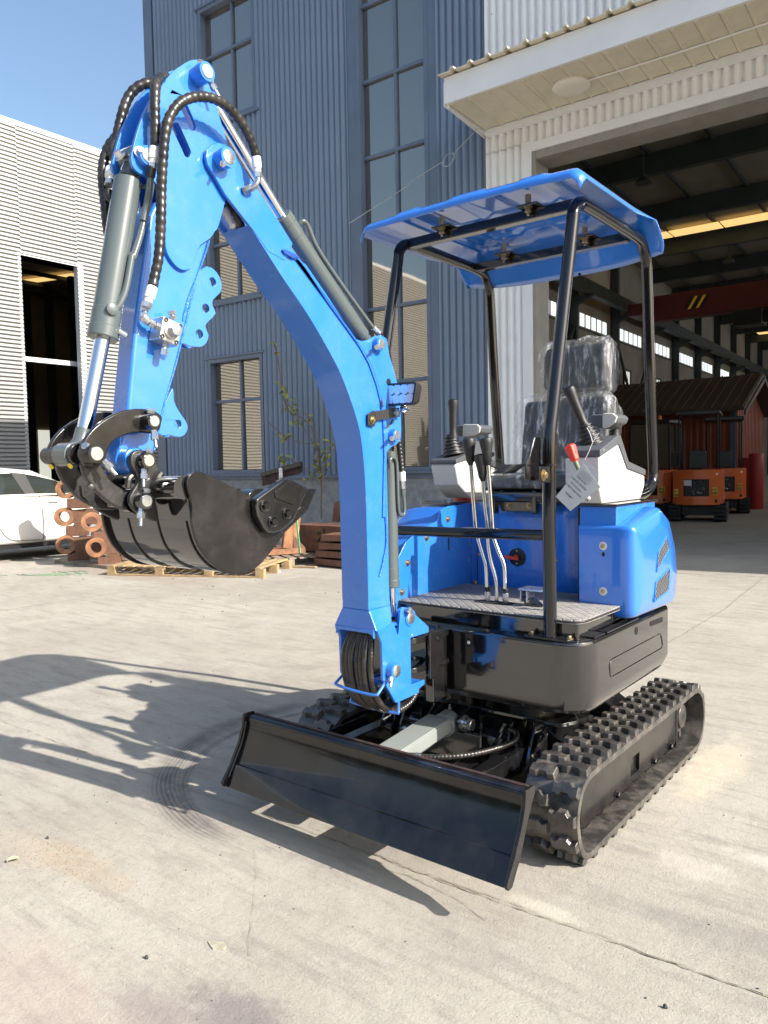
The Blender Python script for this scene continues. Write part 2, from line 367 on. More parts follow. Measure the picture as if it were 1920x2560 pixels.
# ================================================================ SETTING
# ---- ground: one concrete sheet with dusty wear, stains, scuffed arc of a turned track
def groundmat():
    Mx = bpy.data.materials.new('yard_concrete'); Mx.use_nodes = True; n = Mx.node_tree.nodes; l = Mx.node_tree.links; b = n['Principled BSDF']
    tc = n.new('ShaderNodeTexCoord'); co = tc.outputs['Object']
    def noi(sc, det=6, ro=0.6, vec=None, dist=0.0):
        q = n.new('ShaderNodeTexNoise'); q.inputs['Scale'].default_value = sc; q.inputs['Detail'].default_value = det
        q.inputs['Roughness'].default_value = ro; q.inputs['Distortion'].default_value = dist; l.new(vec or co, q.inputs['Vector']); return q.outputs['Fac']
    def rng(x, a, c, lo=0.0, hi=1.0):
        q = n.new('ShaderNodeMapRange'); q.inputs[1].default_value = a; q.inputs[2].default_value = c; q.inputs[3].default_value = lo; q.inputs[4].default_value = hi
        q.interpolation_type = 'SMOOTHSTEP'; l.new(x, q.inputs[0]); return q.outputs[0]
    def mth(op, a, c=None):
        q = n.new('ShaderNodeMath'); q.operation = op
        for i, s in enumerate((a, c)):
            if s is None: continue
            if isinstance(s, (int, float)): q.inputs[i].default_value = s
            else: l.new(s, q.inputs[i])
        return q.outputs[0]
    def mix(f, a, c):
        q = n.new('ShaderNodeMix'); q.data_type = 'RGBA'
        for i, s in ((6, a), (7, c)):
            if isinstance(s, tuple): q.inputs[i].default_value = (*s, 1)
            else: l.new(s, q.inputs[i])
        if isinstance(f, float): q.inputs[0].default_value = f
        else: l.new(f, q.inputs[0])
        return q.outputs[2]
    c = mix(rng(noi(0.55, 5), 0.35, 0.68), (0.405, 0.378, 0.318), (0.330, 0.303, 0.252))
    c = mix(rng(noi(3.3, 8, 0.7, dist=0.6), 0.48, 0.75, 0, 0.45), c, (0.42, 0.39, 0.34))
    c = mix(rng(noi(0.9, 7, 0.65, dist=0.4), 0.52, 0.68, 0, 0.55), c, (0.26, 0.232, 0.200))
    c = mix(rng(noi(5.0, 9, 0.70, dist=0.3), 0.52, 0.80, 0, 0.50), c, (0.255, 0.228, 0.20))
    c = mix(rng(noi(22, 7, 0.75), 0.55, 0.75, 0, 0.35), c, (0.30, 0.27, 0.24))
    mp = n.new('ShaderNodeMapping'); mp.inputs['Scale'].default_value = (1.0, 5.5, 1.0); mp.inputs['Rotation'].default_value = (0, 0, 0.5); l.new(co, mp.inputs[0])
    c = mix(rng(noi(2.2, 9, 0.75, mp.outputs[0]), 0.46, 0.66, 0, 0.60), c, (0.235, 0.208, 0.182))
    c = mix(rng(noi(75, 5, 0.8), 0.40, 0.75, 0, 0.30), c, (0.29, 0.265, 0.23))
    c = mix(rng(noi(34, 9, 0.85), 0.50, 0.68, 0, 0.62), c, (0.24, 0.218, 0.185))
    c = mix(rng(noi(48, 6, 0.8), 0.60, 0.66, 0, 0.35), c, (0.52, 0.48, 0.41))
    c = mix(rng(noi(150, 2, 0.6), 0.66, 0.72, 0, 0.8), c, (0.13, 0.115, 0.10))
    c = mix(rng(noi(1.1, 3, 0.5, dist=0.8), 0.60, 0.72, 0, 0.35), c, (0.47, 0.42, 0.34))
    sep = n.new('ShaderNodeSeparateXYZ'); l.new(co, sep.inputs[0]); x, y = sep.outputs[0], sep.outputs[1]
    # pale patches of dried cement dust beside the track and red-brown rust tints bottom left
    def blob(cx, cy, rx, ry, nsc=6.0, k=0.6):
        dx = mth('DIVIDE', mth('SUBTRACT', x, cx), rx); dy = mth('DIVIDE', mth('SUBTRACT', y, cy), ry)
        d = mth('SQRT', mth('ADD', mth('MULTIPLY', dx, dx), mth('MULTIPLY', dy, dy)))
        return rng(mth('ADD', d, mth('MULTIPLY', mth('SUBTRACT', noi(nsc, 6, 0.75), 0.5), k*3)), 1.0, 0.35)
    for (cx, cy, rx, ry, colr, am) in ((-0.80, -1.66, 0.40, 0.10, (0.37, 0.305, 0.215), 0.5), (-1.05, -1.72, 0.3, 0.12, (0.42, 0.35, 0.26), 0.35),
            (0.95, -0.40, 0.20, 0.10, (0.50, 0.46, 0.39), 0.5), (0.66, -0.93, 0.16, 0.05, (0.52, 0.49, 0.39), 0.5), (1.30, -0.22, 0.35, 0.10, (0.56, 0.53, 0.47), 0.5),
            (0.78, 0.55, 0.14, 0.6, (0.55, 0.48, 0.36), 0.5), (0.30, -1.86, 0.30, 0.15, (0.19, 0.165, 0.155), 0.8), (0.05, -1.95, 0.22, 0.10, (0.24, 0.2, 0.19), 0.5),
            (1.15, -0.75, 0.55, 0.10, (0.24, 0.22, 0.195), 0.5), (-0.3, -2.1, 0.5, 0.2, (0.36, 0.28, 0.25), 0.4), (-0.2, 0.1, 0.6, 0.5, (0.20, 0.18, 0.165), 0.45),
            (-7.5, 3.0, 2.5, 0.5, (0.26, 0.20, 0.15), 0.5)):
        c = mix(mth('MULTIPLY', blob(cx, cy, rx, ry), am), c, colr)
    # scuff rings where the machine was slewed on its tracks
    for cx, cy, rr, wd, am in ((-0.55, -0.263, 0.975, 0.11, 1.0), (-0.50, -0.30, 0.90, 0.04, 0.8)):
        dx = mth('SUBTRACT', x, cx); dy = mth('SUBTRACT', y, cy)
        d = mth('SQRT', mth('ADD', mth('MULTIPLY', dx, dx), mth('MULTIPLY', dy, dy)))
        e = mth('ABSOLUTE', mth('SUBTRACT', d, rr))
        ring = rng(e, wd, 0.0)
        streak = rng(mth('SINE', mth('ADD', mth('MULTIPLY', d, 330.0), mth('MULTIPLY', noi(1.5, 3), 10.0))), -1.0, 1.0, 0.55, 1.0)
        ang = mth('ARCTAN2', dy, dx)
        arc = mth('MULTIPLY', rng(ang, -1.45, -1.75), 1.0)
        arc2 = mth('MAXIMUM', arc, rng(ang, 2.55, 2.9))
        c = mix(mth('MULTIPLY', mth('MULTIPLY', mth('MULTIPLY', mth('MULTIPLY', ring, streak), arc2), rng(noi(7, 7, 0.75), 0.34, 0.58, 0.45, 1.0)), am), c, (0.12, 0.105, 0.095))
    # fine scratches
    for rot, am in ((0.3, 0.25), (1.5, 0.2)):
        mq = n.new('ShaderNodeMapping'); mq.inputs['Scale'].default_value = (1.2, 90, 1.0); mq.inputs['Rotation'].default_value = (0, 0, rot); l.new(co, mq.inputs[0])
        c = mix(rng(noi(1.6, 3, 0.6, mq.outputs[0], 0.3), 0.69, 0.74, 0, am), c, (0.54, 0.50, 0.44))
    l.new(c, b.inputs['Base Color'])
    l.new(rng(noi(4, 5), 0.3, 0.7, 0.78, 0.95), b.inputs['Roughness'])
    b.inputs['Specular IOR Level'].default_value = 0.35
    h = mth('ADD', mth('MULTIPLY', noi(9, 9, 0.62), 1.0), mth('MULTIPLY', noi(120, 4, 0.7), 0.35))
    bp = n.new('ShaderNodeBump'); bp.inputs['Strength'].default_value = 0.9; bp.inputs['Distance'].default_value = 0.008
    l.new(h, bp.inputs['Height']); l.new(bp.outputs[0], b.inputs['Normal'])
    return Mx
M['ground'] = groundmat()
g = B(); g.add([(-150, -120, 0), (150, -120, 0), (150, 180, 0), (-150, 180, 0)], [(0, 1, 2, 3)]); g.obj('ground', 'ground', kind='structure')

M['crack'] = pbr('dirt_filled_joint', (0.17, 0.14, 0.105), 0.95, ns=30, col2=(0.30, 0.26, 0.20), bump=0.004, bs=90)
def crack(pts, wd, jit, seed, name='joint_crack'):
    rr = random.Random(seed); V = []; F = []; P = [Vector((*p, 0)) for p in pts]; Q = []
    for a, b in zip(P[:-1], P[1:]):
        k = max(2, int((b-a).length/0.025))
        for i in range(k): Q.append(a.lerp(b, i/k))
    Q.append(P[-1]); wob = 0
    for i, q in enumerate(Q):
        d = (Q[min(i+1, len(Q)-1)]-Q[max(i-1, 0)]).normalized(); s = Vector((-d.y, d.x, 0))
        wob = wob*0.8+rr.uniform(-jit, jit); ww = wd*rr.choice((0.15, 0.5, 0.9, 1.3, 1.0))
        V += [q+s*(wob+ww)+Vector((0, 0, .004)), q+s*(wob-ww*rr.uniform(0.3, 1))+Vector((0, 0, .004))]
    for i in range(len(Q)-1): F.append((2*i, 2*i+1, 2*i+3, 2*i+2))
    bb = B(); bb.add(V, F); return bb.obj(name, 'crack', kind='structure')
crack([(-9, -1.10), (-5, -1.08), (-2.66, -1.06), (-1.98, -1.055), (-1.29, -1.027), (-0.91, -1.026), (-0.47, -1.008), (-0.09, -0.993), (0.28, -0.985), (0.57, -0.972), (0.79, -0.963), (1.0, -0.968), (1.31, -0.956), (2.5, -0.95), (5, -0.93)], 0.0017, 0.0035, 3)
crack([(-0.25, -0.995), (0.0, -0.992), (0.5, -0.985), (1.3, -0.962)], 0.0024, 0.005, 9)
crack([(0.0, -0.99), (0.097, -1.044), (0.14, -1.044), (0.203, -1.029), (0.308, -1.042), (0.408, -1.054), (0.55, -1.10)], 0.0016, 0.004, 4)
crack([(-0.37, -1.22), (-0.17, -1.39), (-0.03, -1.54), (0.087, -1.654)], 0.0008, 0.003, 5)
crack([(-0.19, 1.0), (-0.19, 2.9), (-0.19, 4.5), (-0.27, 5.6), (-0.35, 7.1)], 0.004, 0.004, 6)
crack([(-9, 6.55), (-4, 6.7), (-1.39, 6.82), (-0.97, 6.79), (-0.81, 6.97), (3, 7.05)], 0.009, 0.006, 7)
crack([(-4, 9.45), (-2.2, 9.6), (-0.9, 9.9), (2, 10.0)], 0.009, 0.008, 8)
crack([(-6.2, -1.06), (-6.2, 2.0), (-6.1, 7.0)], 0.006, 0.004, 10)

# ---- added belt of trees, unseen behind the viewpoint, to darken reflections in the paint
tb_ = B(); rr = random.Random(44)
for i in range(2600):
    x = rr.uniform(-26, 70); y = -34+rr.gauss(0, 1.6); top = 6.2+1.6*math.sin(x*.23)+1.0*math.sin(x*.71+1); z = top*rr.random()**.7
    s = rr.uniform(.5, 1.1); a = rr.uniform(0, 3.1); c = Vector((x, y, z+.2)); u = Vector((math.cos(a), math.sin(a), rr.uniform(-.4, .4)))*s; v = Vector((rr.uniform(-.4, .4), rr.uniform(-.4, .4), 1))*s*.8
    tb_.add([c-u-v*.6, c+u*.9-v, c+u*.7+v, c-u*.8+v*.8], [(0, 1, 2, 3)])
tag(tb_.obj('added_tree_belt', pbr('dark_foliage', (0.045, 0.06, 0.028), 0.8, ns=1.5, na=0.5), kind='stuff', fix=False), 'added belt of dark trees, unseen behind the viewpoint, darkening reflections', 'trees')
# ---- pebbles and grit
def scatter(name, n, fn, rmin, rmax, mat, seed):
    rr = random.Random(seed); b = B()
    for i in range(n):
        x, y = fn(rr); r = rmin+(rmax-rmin)*rr.random()**3; z = r*0.45; a = rr.uniform(0, 6.3)
        vs = [(x+r*rr.uniform(.6, 1.1)*math.cos(a+t*1.57), y+r*rr.uniform(.6, 1.1)*math.sin(a+t*1.57), z*rr.uniform(.5, 1)) for t in range(4)]
        b.add(vs+[(x, y, z*1.9), (x, y, -0.001)], [(0, 1, 4), (1, 2, 4), (2, 3, 4), (3, 0, 4), (1, 0, 5), (2, 1, 5), (3, 2, 5), (0, 3, 5)])
    return b.obj(name, mat, kind='stuff')
tag(scatter('sand_grains', 1500, lambda r: (-0.85+r.gauss(0, 0.22), -1.68+r.gauss(0, 0.07)), 0.0008, 0.0035, pbr('coarse_sand', (0.36, 0.26, 0.15), 0.9, ns=50, na=0.5), 21), 'coarse brown sand spilt on the concrete at lower left', 'sand')
tag(scatter('gravel_crumbs', 420, lambda r: (r.uniform(-3.5, 2.6), -2.1+abs(r.gauss(0, 1))*2.0), 0.001, 0.006, 'stone', 22), 'dark gravel crumbs sprinkled over the concrete yard', 'gravel')
tag(scatter('debris_crumbs', 260, lambda r: (r.uniform(-11, -4), r.uniform(1.6, 5.5)), 0.002, 0.014, 'stone', 23), 'dark crumbs of debris around the rusty scrap', 'debris')
for lab, pts in (('dark pebble at the left edge above the sand patch', [(-1.0759,-1.6314)]), ('larger dark pebble near the lower middle of the yard', [(-0.1419,-1.837)]),
                 ('dark pebble to the right of the crack near the bottom', [(1.1118,-1.1562)]), ('small dark pebble lying in the canopy shadow', [(-2.6176,-0.0853)])):
    x, y = pts[0]; b = B(); rr = random.Random(int(x*1000))
    r = 0.007
    rings = [[(x+r*k*math.cos(t)*rr.uniform(.85, 1.15), y+r*0.7*k*math.sin(t)*rr.uniform(.85, 1.15), z) for t in [i*math.pi/4 for i in range(8)]] for k, z in ((0.7, 0), (1, 0.004), (0.75, 0.009), (0.25, 0.012))]
    b.loft(rings); tag(b.obj('pebble', 'stone'), lab, 'pebble')
def leaf(name, lab, x, y, s, mat='leafdry', rz=0.3):
    b = B(); V = []; nx = 6
    for i in range(nx+1):
        t = i/nx; ww = math.sin(math.pi*(0.08+0.9*t))*0.32*s
        for j in (-1, 0, 1): V.append((x+math.cos(rz)*(t-.5)*s-math.sin(rz)*j*ww, y+math.sin(rz)*(t-.5)*s+math.cos(rz)*j*ww, 0.004+0.008*abs(j)+0.006*math.sin(t*3)))
    F = []
    for i in range(nx):
        for j in range(2): k = i*3+j; F.append((k, k+1, k+4, k+3))
    b.add(V, F); tag(b.obj(name, mat), lab, 'leaf')
q = [(-1.008,-1.7981),(-1.3325,-1.2791)]
leaf('dry_leaf', 'pale yellowish leaf sliver lying on the sand at lower left', q[0][0], q[0][1], 0.042, 'leafpale', 1.1)
q = [(-0.0248,-1.6783)]
b = B(); x, y = q[0]; rr = random.Random(5)
b.prism('z', [(x+math.cos(t*0.7)*0.035*rr.uniform(.5, 1.1), y+math.sin(t*0.7)*0.022*rr.uniform(.5, 1.1)) for t in range(9)], 0.0, 0.0035)
tag(b.obj('putty_fleck', pbr('dried_putty', (0.40, 0.37, 0.28), 0.9, ns=60, na=0.3)), 'yellowish dried putty fleck stuck to the concrete at lower left centre', 'fleck')

# ---- workshop building (its own frame: x along the facade, y into the building)
bld = thing('workshop_building', 'large workshop with blue and pale corrugated steel cladding, tall windows and open door', 'building', (0, 8.3, 0), rz=R(2.2), local=True)
def corr(b, s0, s1, z0, z1, pitch=0.135, dep=0.058, off=0.0, ph=0.0):
    """vertical trapezoid ribs on the plane y = -off"""
    xs = []; k0 = math.floor((s0-ph)/pitch)
    for k in range(k0, int((s1-ph)/pitch)+2):
        for f, d in ((0.0, 0), (0.10, 0.0), (0.16, 0.30), (0.26, 0.75), (0.40, 0.97), (0.52, 1.0), (0.66, 0.93), (0.80, 0.62), (0.92, 0.15)):
            x = ph+(k+f)*pitch
            if s0 < x < s1: xs.append((x, d*dep))
    xs = [(s0, 0)]+xs+[(s1, 0)]
    V = [(x, -off-d, z) for x, d in xs for z in (z0, z1)]
    F = [(2*i, 2*i+2, 2*i+3, 2*i+1) for i in range(len(xs)-1)]
    b.add(V, F)
Z0, ZT = 1.28, 15.0
LW = [(-11.58, -10.0, 1.36, 3.76), (-11.50, -10.0, 4.98, 7.42), (-11.57, -9.98, 8.66, 11.06)]
BW = (-7.40, -5.92, 1.36, 13.9)
b = B()
corr(b, -13.12, LW[0][0], Z0, ZT); corr(b, -9.98, -7.62, Z0, ZT)
zs = [Z0]+[v for w_ in LW for v in (w_[2], w_[3])]+[ZT]
for i in range(0, len(zs), 2): corr(b, LW[0][0], -9.98, zs[i], zs[i+1])
corr(b, BW[0], BW[1], BW[3], ZT); corr(b, -5.72, -4.84, Z0, ZT)
b.obj('blue_cladding', 'cladblue', bld, fix=False)
b = B(); corr(b, -4.80, -4.16, Z0, 6.46); corr(b, -4.80, 9.0, 6.44, ZT)
corr(b, 4.2, 9.0, Z0, 6.46)
b.obj('pale_cladding', 'cladwhite', bld, fix=False)
b = B()
for z in (1.45, 2.6, 4.1, 5.6, 7.1, 8.6, 10.1, 11.6, 13.1):
    for k in range(-98, -36):
        x = (k+.54)*.135
        if any(w_[0]-.1 < x < w_[1]+.1 and w_[2]-.15 < z < w_[3]+.15 for w_ in LW+[BW]) or -7.65 < x < -5.7 or -4.86 < x < -4.78 or x < -13.1: continue
        if (k+int(z)) % 5: continue
        b.lathe((x, -.0585, z), (0, -1, 0), [(0, .009), (.006, .008)], 6)
    for k in range(-35, 30):
        x = (k+.54)*.135
        if x > -4.2 and z < 7.5 or k % 5: continue
        b.lathe((x, -.0585, z), (0, -1, 0), [(0, .009), (.006, .008)], 6)
b.obj('roofing_screws', 'zinc', bld, kind='stuff')
# flat trims
b = B()
b.box(-13.40, -13.12, -0.05, 0.10, 0.0, ZT); b.box(-7.62, -7.41, -0.045, 0.05, Z0, ZT); b.box(-5.91, -5.72, -0.045, 0.05, Z0, ZT); b.box(-4.84, -4.80, -0.048, 0.02, Z0, ZT)
b.obj('corner_trim', 'trimblue', bld, 0.006)
b = B(); b.box(-13.12, -4.16, -0.06, 0.06, 1.21, 1.285); b.obj('sill_flashing', 'trimblue', bld, 0.004)
b = B(); b.box(-13.12, -4.16, -0.02, 0.2, -0.1, 1.209); b.obj('rendered_plinth', 'dado', bld)
b = B(); b.box(-13.39, 12.0, 0.12, 0.125, 14.99, 15.0); b.box(-13.4, 12, -0.1, 0.3, 15.0, 15.25); b.obj('parapet_cap', 'trimblue', bld)
def window(x0, x1, z0, z1, mull, bars, sill=True):
    fr = B(); t = 0.05
    fr.prism('y', [[(x0-0.03, z0-0.03), (x1+0.03, z0-0.03), (x1+0.03, z1+0.03), (x0-0.03, z1+0.03)], [(x0+t, z0+t), (x1-t, z0+t), (x1-t, z1-t), (x0+t, z1-t)]], -0.055, 0.15)
    if sill: fr.box(x0-0.10, x1+0.10, -0.10, 0.05, z0-0.09, z0-0.031); fr.box(x0-0.10, x1+0.10, -0.085, 0.03, z1+0.031, z1+0.07)
    f = fr.obj('window', 'trimblue', bld, 0.004)
    mb = B(); mb.box(mull-0.028, mull+0.028, 0.055, 0.13, z0+t, z1-t)
    mb.obj('mullion', 'trimblue', f, 0.003)
    for zb in bars:
        tb = B(); tb.box(x0+t, x1-t, 0.045, 0.135, zb-0.03, zb+0.03); tb.obj('transom', 'trimblue', f, 0.003)
    zz = [z0+t]+list(bars)+[z1-t]
    xx = [x0+t, mull, x1-t]
    rr = random.Random(int(z0*10)+int(x0))
    for i in range(len(zz)-1):
        for j in (0, 1):
            pb = B(); tx = rr.uniform(-.0035, .0035); tz = rr.uniform(-.0035, .0035); a0, a1 = xx[j]+0.01, xx[j+1]-0.01; c0, c1 = zz[i]+0.01, zz[i+1]-0.01
            nx_, nz_ = 1, 1
            pb.add([(a0, 0.10-tx-tz, c0), (a1, 0.10+tx-tz, c0), (a1, 0.10+tx+tz, c1), (a0, 0.10-tx+tz, c1), (a0, 0.112, c0), (a1, 0.112, c0), (a1, 0.112, c1), (a0, 0.112, c1)], [(0, 1, 2, 3), (5, 4, 7, 6), (0, 4, 5, 1), (1, 5, 6, 2), (2, 6, 7, 3), (3, 7, 4, 0)])
            pb.obj('pane', 'pane', f)
window(*LW[0], -10.72, [2.885]); window(*LW[1], -10.70, [6.2]); window(*LW[2], -10.70, [10.10])
window(*BW, -6.63, [2.96, 4.305, 5.65, 7.03, 8.375, 9.71, 11.05, 12.4], sill=False)
b = B(); b.box(-7.55, -5.80, -0.12, 0.03, 1.287, 1.33); b.obj('window_ledge', 'trimblue', bld, 0.004)
# door surround
b = B()
b.box(-4.16, -3.99, -0.06, 0.10, 0, 6.46); b.box(-4.16, 4.2, -0.058, 0.10, 6.30, 6.44)
b.box(4.03, 4.2, -0.06, 0.10, 0, 6.29)
b.obj('door_surround', 'awntrim', bld, 0.005)
b = B(); b.box(-3.99, -3.93, -0.03, 0.45, 0, 6.29); b.box(-3.93, 4.02, -0.02, 0.5, 6.18, 6.297); b.obj('door_reveal', pbr('brown_grey_reveal', (0.30, 0.28, 0.25), 0.5, ns=3, na=0.2), bld, 0.004)
# awning over the door
AW = 1.32; A0, A1 = -4.80, 4.9
b = B(); b.box(A0, A1, -AW, -AW+0.05, 6.79, 7.17); b.box(A0, A0+0.05, -AW+0.051, -0.04, 6.74, 6.90)
b.obj('awning_fascia', 'awntrim', bld, 0.006)
b = B(); b.box(A0+0.051, A1, -0.16, -0.05, 6.70, 6.79)
b.prism('x', [(-AW, 6.76), (-0.05, 6.70), (-0.05, 6.90), (-AW, 7.10)], A0-0.012, A0-0.001)
b.obj('awning_edge_trim', 'awntrim', bld, 0.004)
k = 0; x = A0+0.055
while x < A1-0.1:        # soffit sheets, each with its raised lap
    b = B(); x1 = min(x+0.29, A1)
    b.prism('y', [(x, 6.80), (x, 6.792), (x+0.02, 6.772), (x+0.045, 6.772), (x+0.065, 6.792), (x1-0.004, 6.792), (x1-0.004, 6.80)], -AW+0.052, -0.17)
    b.obj('soffit_sheet', 'awning', bld); x += 0.29
b = B(); xs = []
x = A0-0.05
while x < A1:
    xs += [(x, 0), (x+0.20, 0), (x+0.225, 0.05), (x+0.26, 0.05)]; x += 0.29
V = []
for x, d in xs: V += [(x, -AW-0.10, 7.19+d), (x, -0.04, 7.32+d), (x, -AW-0.10, 7.175+d*0.8), (x, -0.04, 7.305+d*0.8)]
F = []
for i in range(len(xs)-1):
    F += [(4*i, 4*i+4, 4*i+5, 4*i+1), (4*i+2, 4*i+3, 4*i+7, 4*i+6), (4*i, 4*i+2, 4*i+6, 4*i+4)]
b.add(V, F); b.obj('awning_roof_sheet', 'awning', bld, sharp=20)
b = B(); b.lathe((-3.06, -0.72, 6.79), (0, 0, -1), [(0, 0.25), (0.02, 0.262), (0.045, 0.262), (0.065, 0.235), (0.085, 0.17), (0.093, 0.08), (0.095, 0.01)], 40); b.obj('ceiling_lamp', 'lampwhite', bld)
b = B(); b.tube([(-2.81, -0.72, 6.765), (-1.5, -0.70, 6.763), (0, -0.72, 6.765), (4.8, -0.72, 6.765)], 0.012, 6); b.obj('conduit', 'cladwhite', bld)
# rest of the shell
b = B(); b.box(-13.39, -13.2, 0.1, 84, 0.0, 14.9); b.obj('side_wall', 'hallwall', bld)
b = B(); b.box(11.5, 11.7, 0.1, 84, 0.0, 14.9); b.obj('side_wall', 'hallwall', bld)
b = B(); b.box(-13.2, 11.5, 83.8, 84, 0.0, 14.9); b.obj('end_wall', 'hallwall', bld)
b = B(); b.box(-13.2, -3.99, 0.20, 0.30, 0, 14.9); b.box(4.2, 11.5, 0.2, 0.3, 0, 14.9); b.box(-3.989, 4.199, 0.2, 0.3, 6.3, 14.9); b.obj('front_lining', 'hallwall', bld)
b = B(); b.box(-13.39, 11.7, 0.13, 84, 12.8, 12.92); b.obj('roof', 'hallroof', bld)
for i in range(14):
    y = 0.6+i*5.8; b = B(); b.box(-13.15, -12.75, y-0.12, y+0.12, 0, 13.4); b.obj('column', 'darksteel', bld)
    b = B(); b.prism('x', [(y-0.15, 12.0), (y+0.15, 12.0), (y+0.15, 12.75), (y-0.15, 12.75)], -12.7, 11.4); b.obj('rafter', 'darksteel', bld)
    b = B(); b.prism('y', [(-12.74, 8.9), (-11.9, 9.3), (-12.74, 9.3)], y-0.1, y+0.1); b.obj('bracket', 'darksteel', bld)
for i in range(11):
    x = -12+i*2.2; b = B(); b.box(x-0.05, x+0.05, 0.4, 83, 12.66, 12.79); b.obj('purlin', 'darksteel', bld)
b = B(); b.box(-12.35, -12.0, 0.5, 83, 9.31, 9.9); b.obj('crane_rail', 'darksteel', bld)
for i in range(14):
    y = 0.6+i*5.8
    f = B(); f.box(-13.195, -13.16, y+0.5, y+5.3, 8.05, 8.12); f = f.obj('strip_window', 'darksteel', bld)
    for j in range(6):
        p = B(); p.box(-13.19, -13.17, y+0.6+j*0.78, y+0.6+j*0.78+0.56, 8.20, 8.82); p.obj('pane', 'daywin', f)
    if i in (0, 1): continue
    f = B(); f.prism('x', [[(y+1.9, 4.2), (y+3.1, 4.2), (y+3.1, 6.7), (y+1.9, 6.7)], [(y+2.0, 4.3), (y+3.0, 4.3), (y+3.0, 6.6), (y+2.0, 6.6)]], -13.198, -13.10); f = f.obj('low_window', 'darksteel', bld)
    p = B(); p.box(-13.19, -13.17, y+2.02, y+2.98, 4.32, 6.58); p.obj('pane', 'daywin2', f)
    for dy in (2.33, 2.66):
        p = B(); p.box(-13.165, -13.15, y+dy-0.02, y+dy+0.02, 4.32, 6.58); p.obj('glazing_bar', 'darksteel', f)
for (y, xa) in ((27.6, -12), (63.0, -12)):
    for j in range(10):
        p = B(); p.box(xa+j*2.35, xa+j*2.35+2.27, y, y+1.1, 12.60, 12.63); p.obj('rooflight', 'skylight', bld)
for i in range(14):       # unseen glowing panes added on the far wall to brighten the hall
    y = 0.6+i*5.8; f = B(); f.box(11.44, 11.499, y+0.5, y+5.3, 7.05, 7.12); f = f.obj('strip_window', 'darksteel', bld)
    p = B(); p.box(11.46, 11.49, y+0.6, y+5.2, 7.13, 9.6); p.obj('pane', 'fillwin', f)
for i in (1, 3, 5):       # bracing in the side wall
    y = 0.6+i*5.8
    b = B(); b.bar((-12.9, y, 0.5), (-12.9, y+5.8, 8.0), 0.12, 0.12); b.bar((-12.88, y+5.8, 0.5), (-12.88, y, 8.0), 0.12, 0.12); b.obj('cross_brace', 'darksteel', bld)
for (x, y) in ((-7.4, 16.5), (-1.5, 16.5), (-7.4, 30), (-1.5, 34)):
    b = B(); b.tube([(x, y, 12.7), (x, y, 11.6)], 0.02, 6, 1); b.lathe((x, y, 11.6), (0, 0, -1), [(0, 0.05), (0.12, 0.07), (0.2, 0.2), (0.34, 0.3), (0.35, 0.29)], 20); b.obj('pendant_lamp', 'darksteel', bld)

# ---- overhead crane in the hall
cr = thing('overhead_crane', 'red overhead travelling crane with black and yellow striped end, high in the hall', 'crane', (-6, 38, 8.6))
b = B(); b.box(-12.2, 11.4, 37.6, 38.3, 8.75, 10.05); b.obj('crane_girder', 'craneRed', cr, 0.03)
b = B(); b.box(-13.1, -12.3, 36.6, 39.3, 9.0, 9.6); b.obj('end_carriage', 'craneRed', cr, 0.03)
for k in range(5):
    b = B(); x = -10.6+k*0.2; b.prism('y', [(x, 9.15), (x+0.14, 9.15), (x+0.5, 9.75), (x+0.36, 9.75)], 37.585, 37.599); b.obj('stripe', 'sticker' if k in (1, 3) else 'trimblack', cr)
b = B(); b.box(-8.2, -6.9, 37.4, 38.5, 8.0, 8.74); b.lathe((-7.5, 38, 8.4), (1, 0, 0), [(0, .3), (1.1, .3)], 16); b.obj('hoist', 'trimblack', cr, 0.02)

# ---- shed inside the hall
sh = thing('indoor_shed', 'red brown corrugated shed with a dark pitched roof standing inside the hall', 'shed', (-8, 24, 0))
b = B()
def corx(b, y, x0, x1, z0, z1, p=0.2, d=0.03):
    xs = []; x = x0
    while x < x1: xs += [(x, 0), (x+p*.4, 0), (x+p*.5, d), (x+p*.85, d)]; x += p
    V = [(a, y-c, z) for a, c in xs for z in (z0, z1)]; b.add(V, [(2*i, 2*i+2, 2*i+3, 2*i+1) for i in range(len(xs)-1)])
corx(b, 22.7, -13.0, -4.55, 0, 3.1); b.box(-13.0, -4.6, 22.72, 26.6, 0, 3.05)
b.obj('front_wall', 'shedwall', sh, fix=False)
b = B(); ys = []; y = 22.7
while y < 26.6: ys += [(y, 0), (y+.08, 0), (y+.1, .03), (y+.17, .03)]; y += .2
apex = 24.65
b.add([(-4.55+c, a, z) for a, c in ys for z in (0, 3.05+0.95*(1-abs(a-apex)/1.95))], [(2*i, 2*i+2, 2*i+3, 2*i+1) for i in range(len(ys)-1)])
b.obj('gable_wall', 'shedwall', sh, fix=False)
b = B(); b.box(-4.62, -4.46, 22.62, 22.8, 0, 3.05); b.obj('corner_post', 'trimblue', sh)
b = B(); b.prism('x', [(22.1, 2.95), (24.65, 4.15), (27.2, 2.95), (27.2, 3.05), (24.65, 4.27), (22.1, 3.05)], -13.1, -4.1)
for i in range(30): b.bar((-13.0+i*0.305, 22.1, 3.07), (-13.0+i*0.305, 24.62, 4.28), 0.04, 0.04)
b.obj('pitched_roof', 'shedroof', sh)
b = B(); b.prism('x', [(22.1, 2.80), (24.65, 4.0), (27.2, 2.80), (27.2, 2.95), (24.65, 4.15), (22.1, 2.95)], -4.09, -4.05); b.obj('barge_board', 'shedroof', sh)

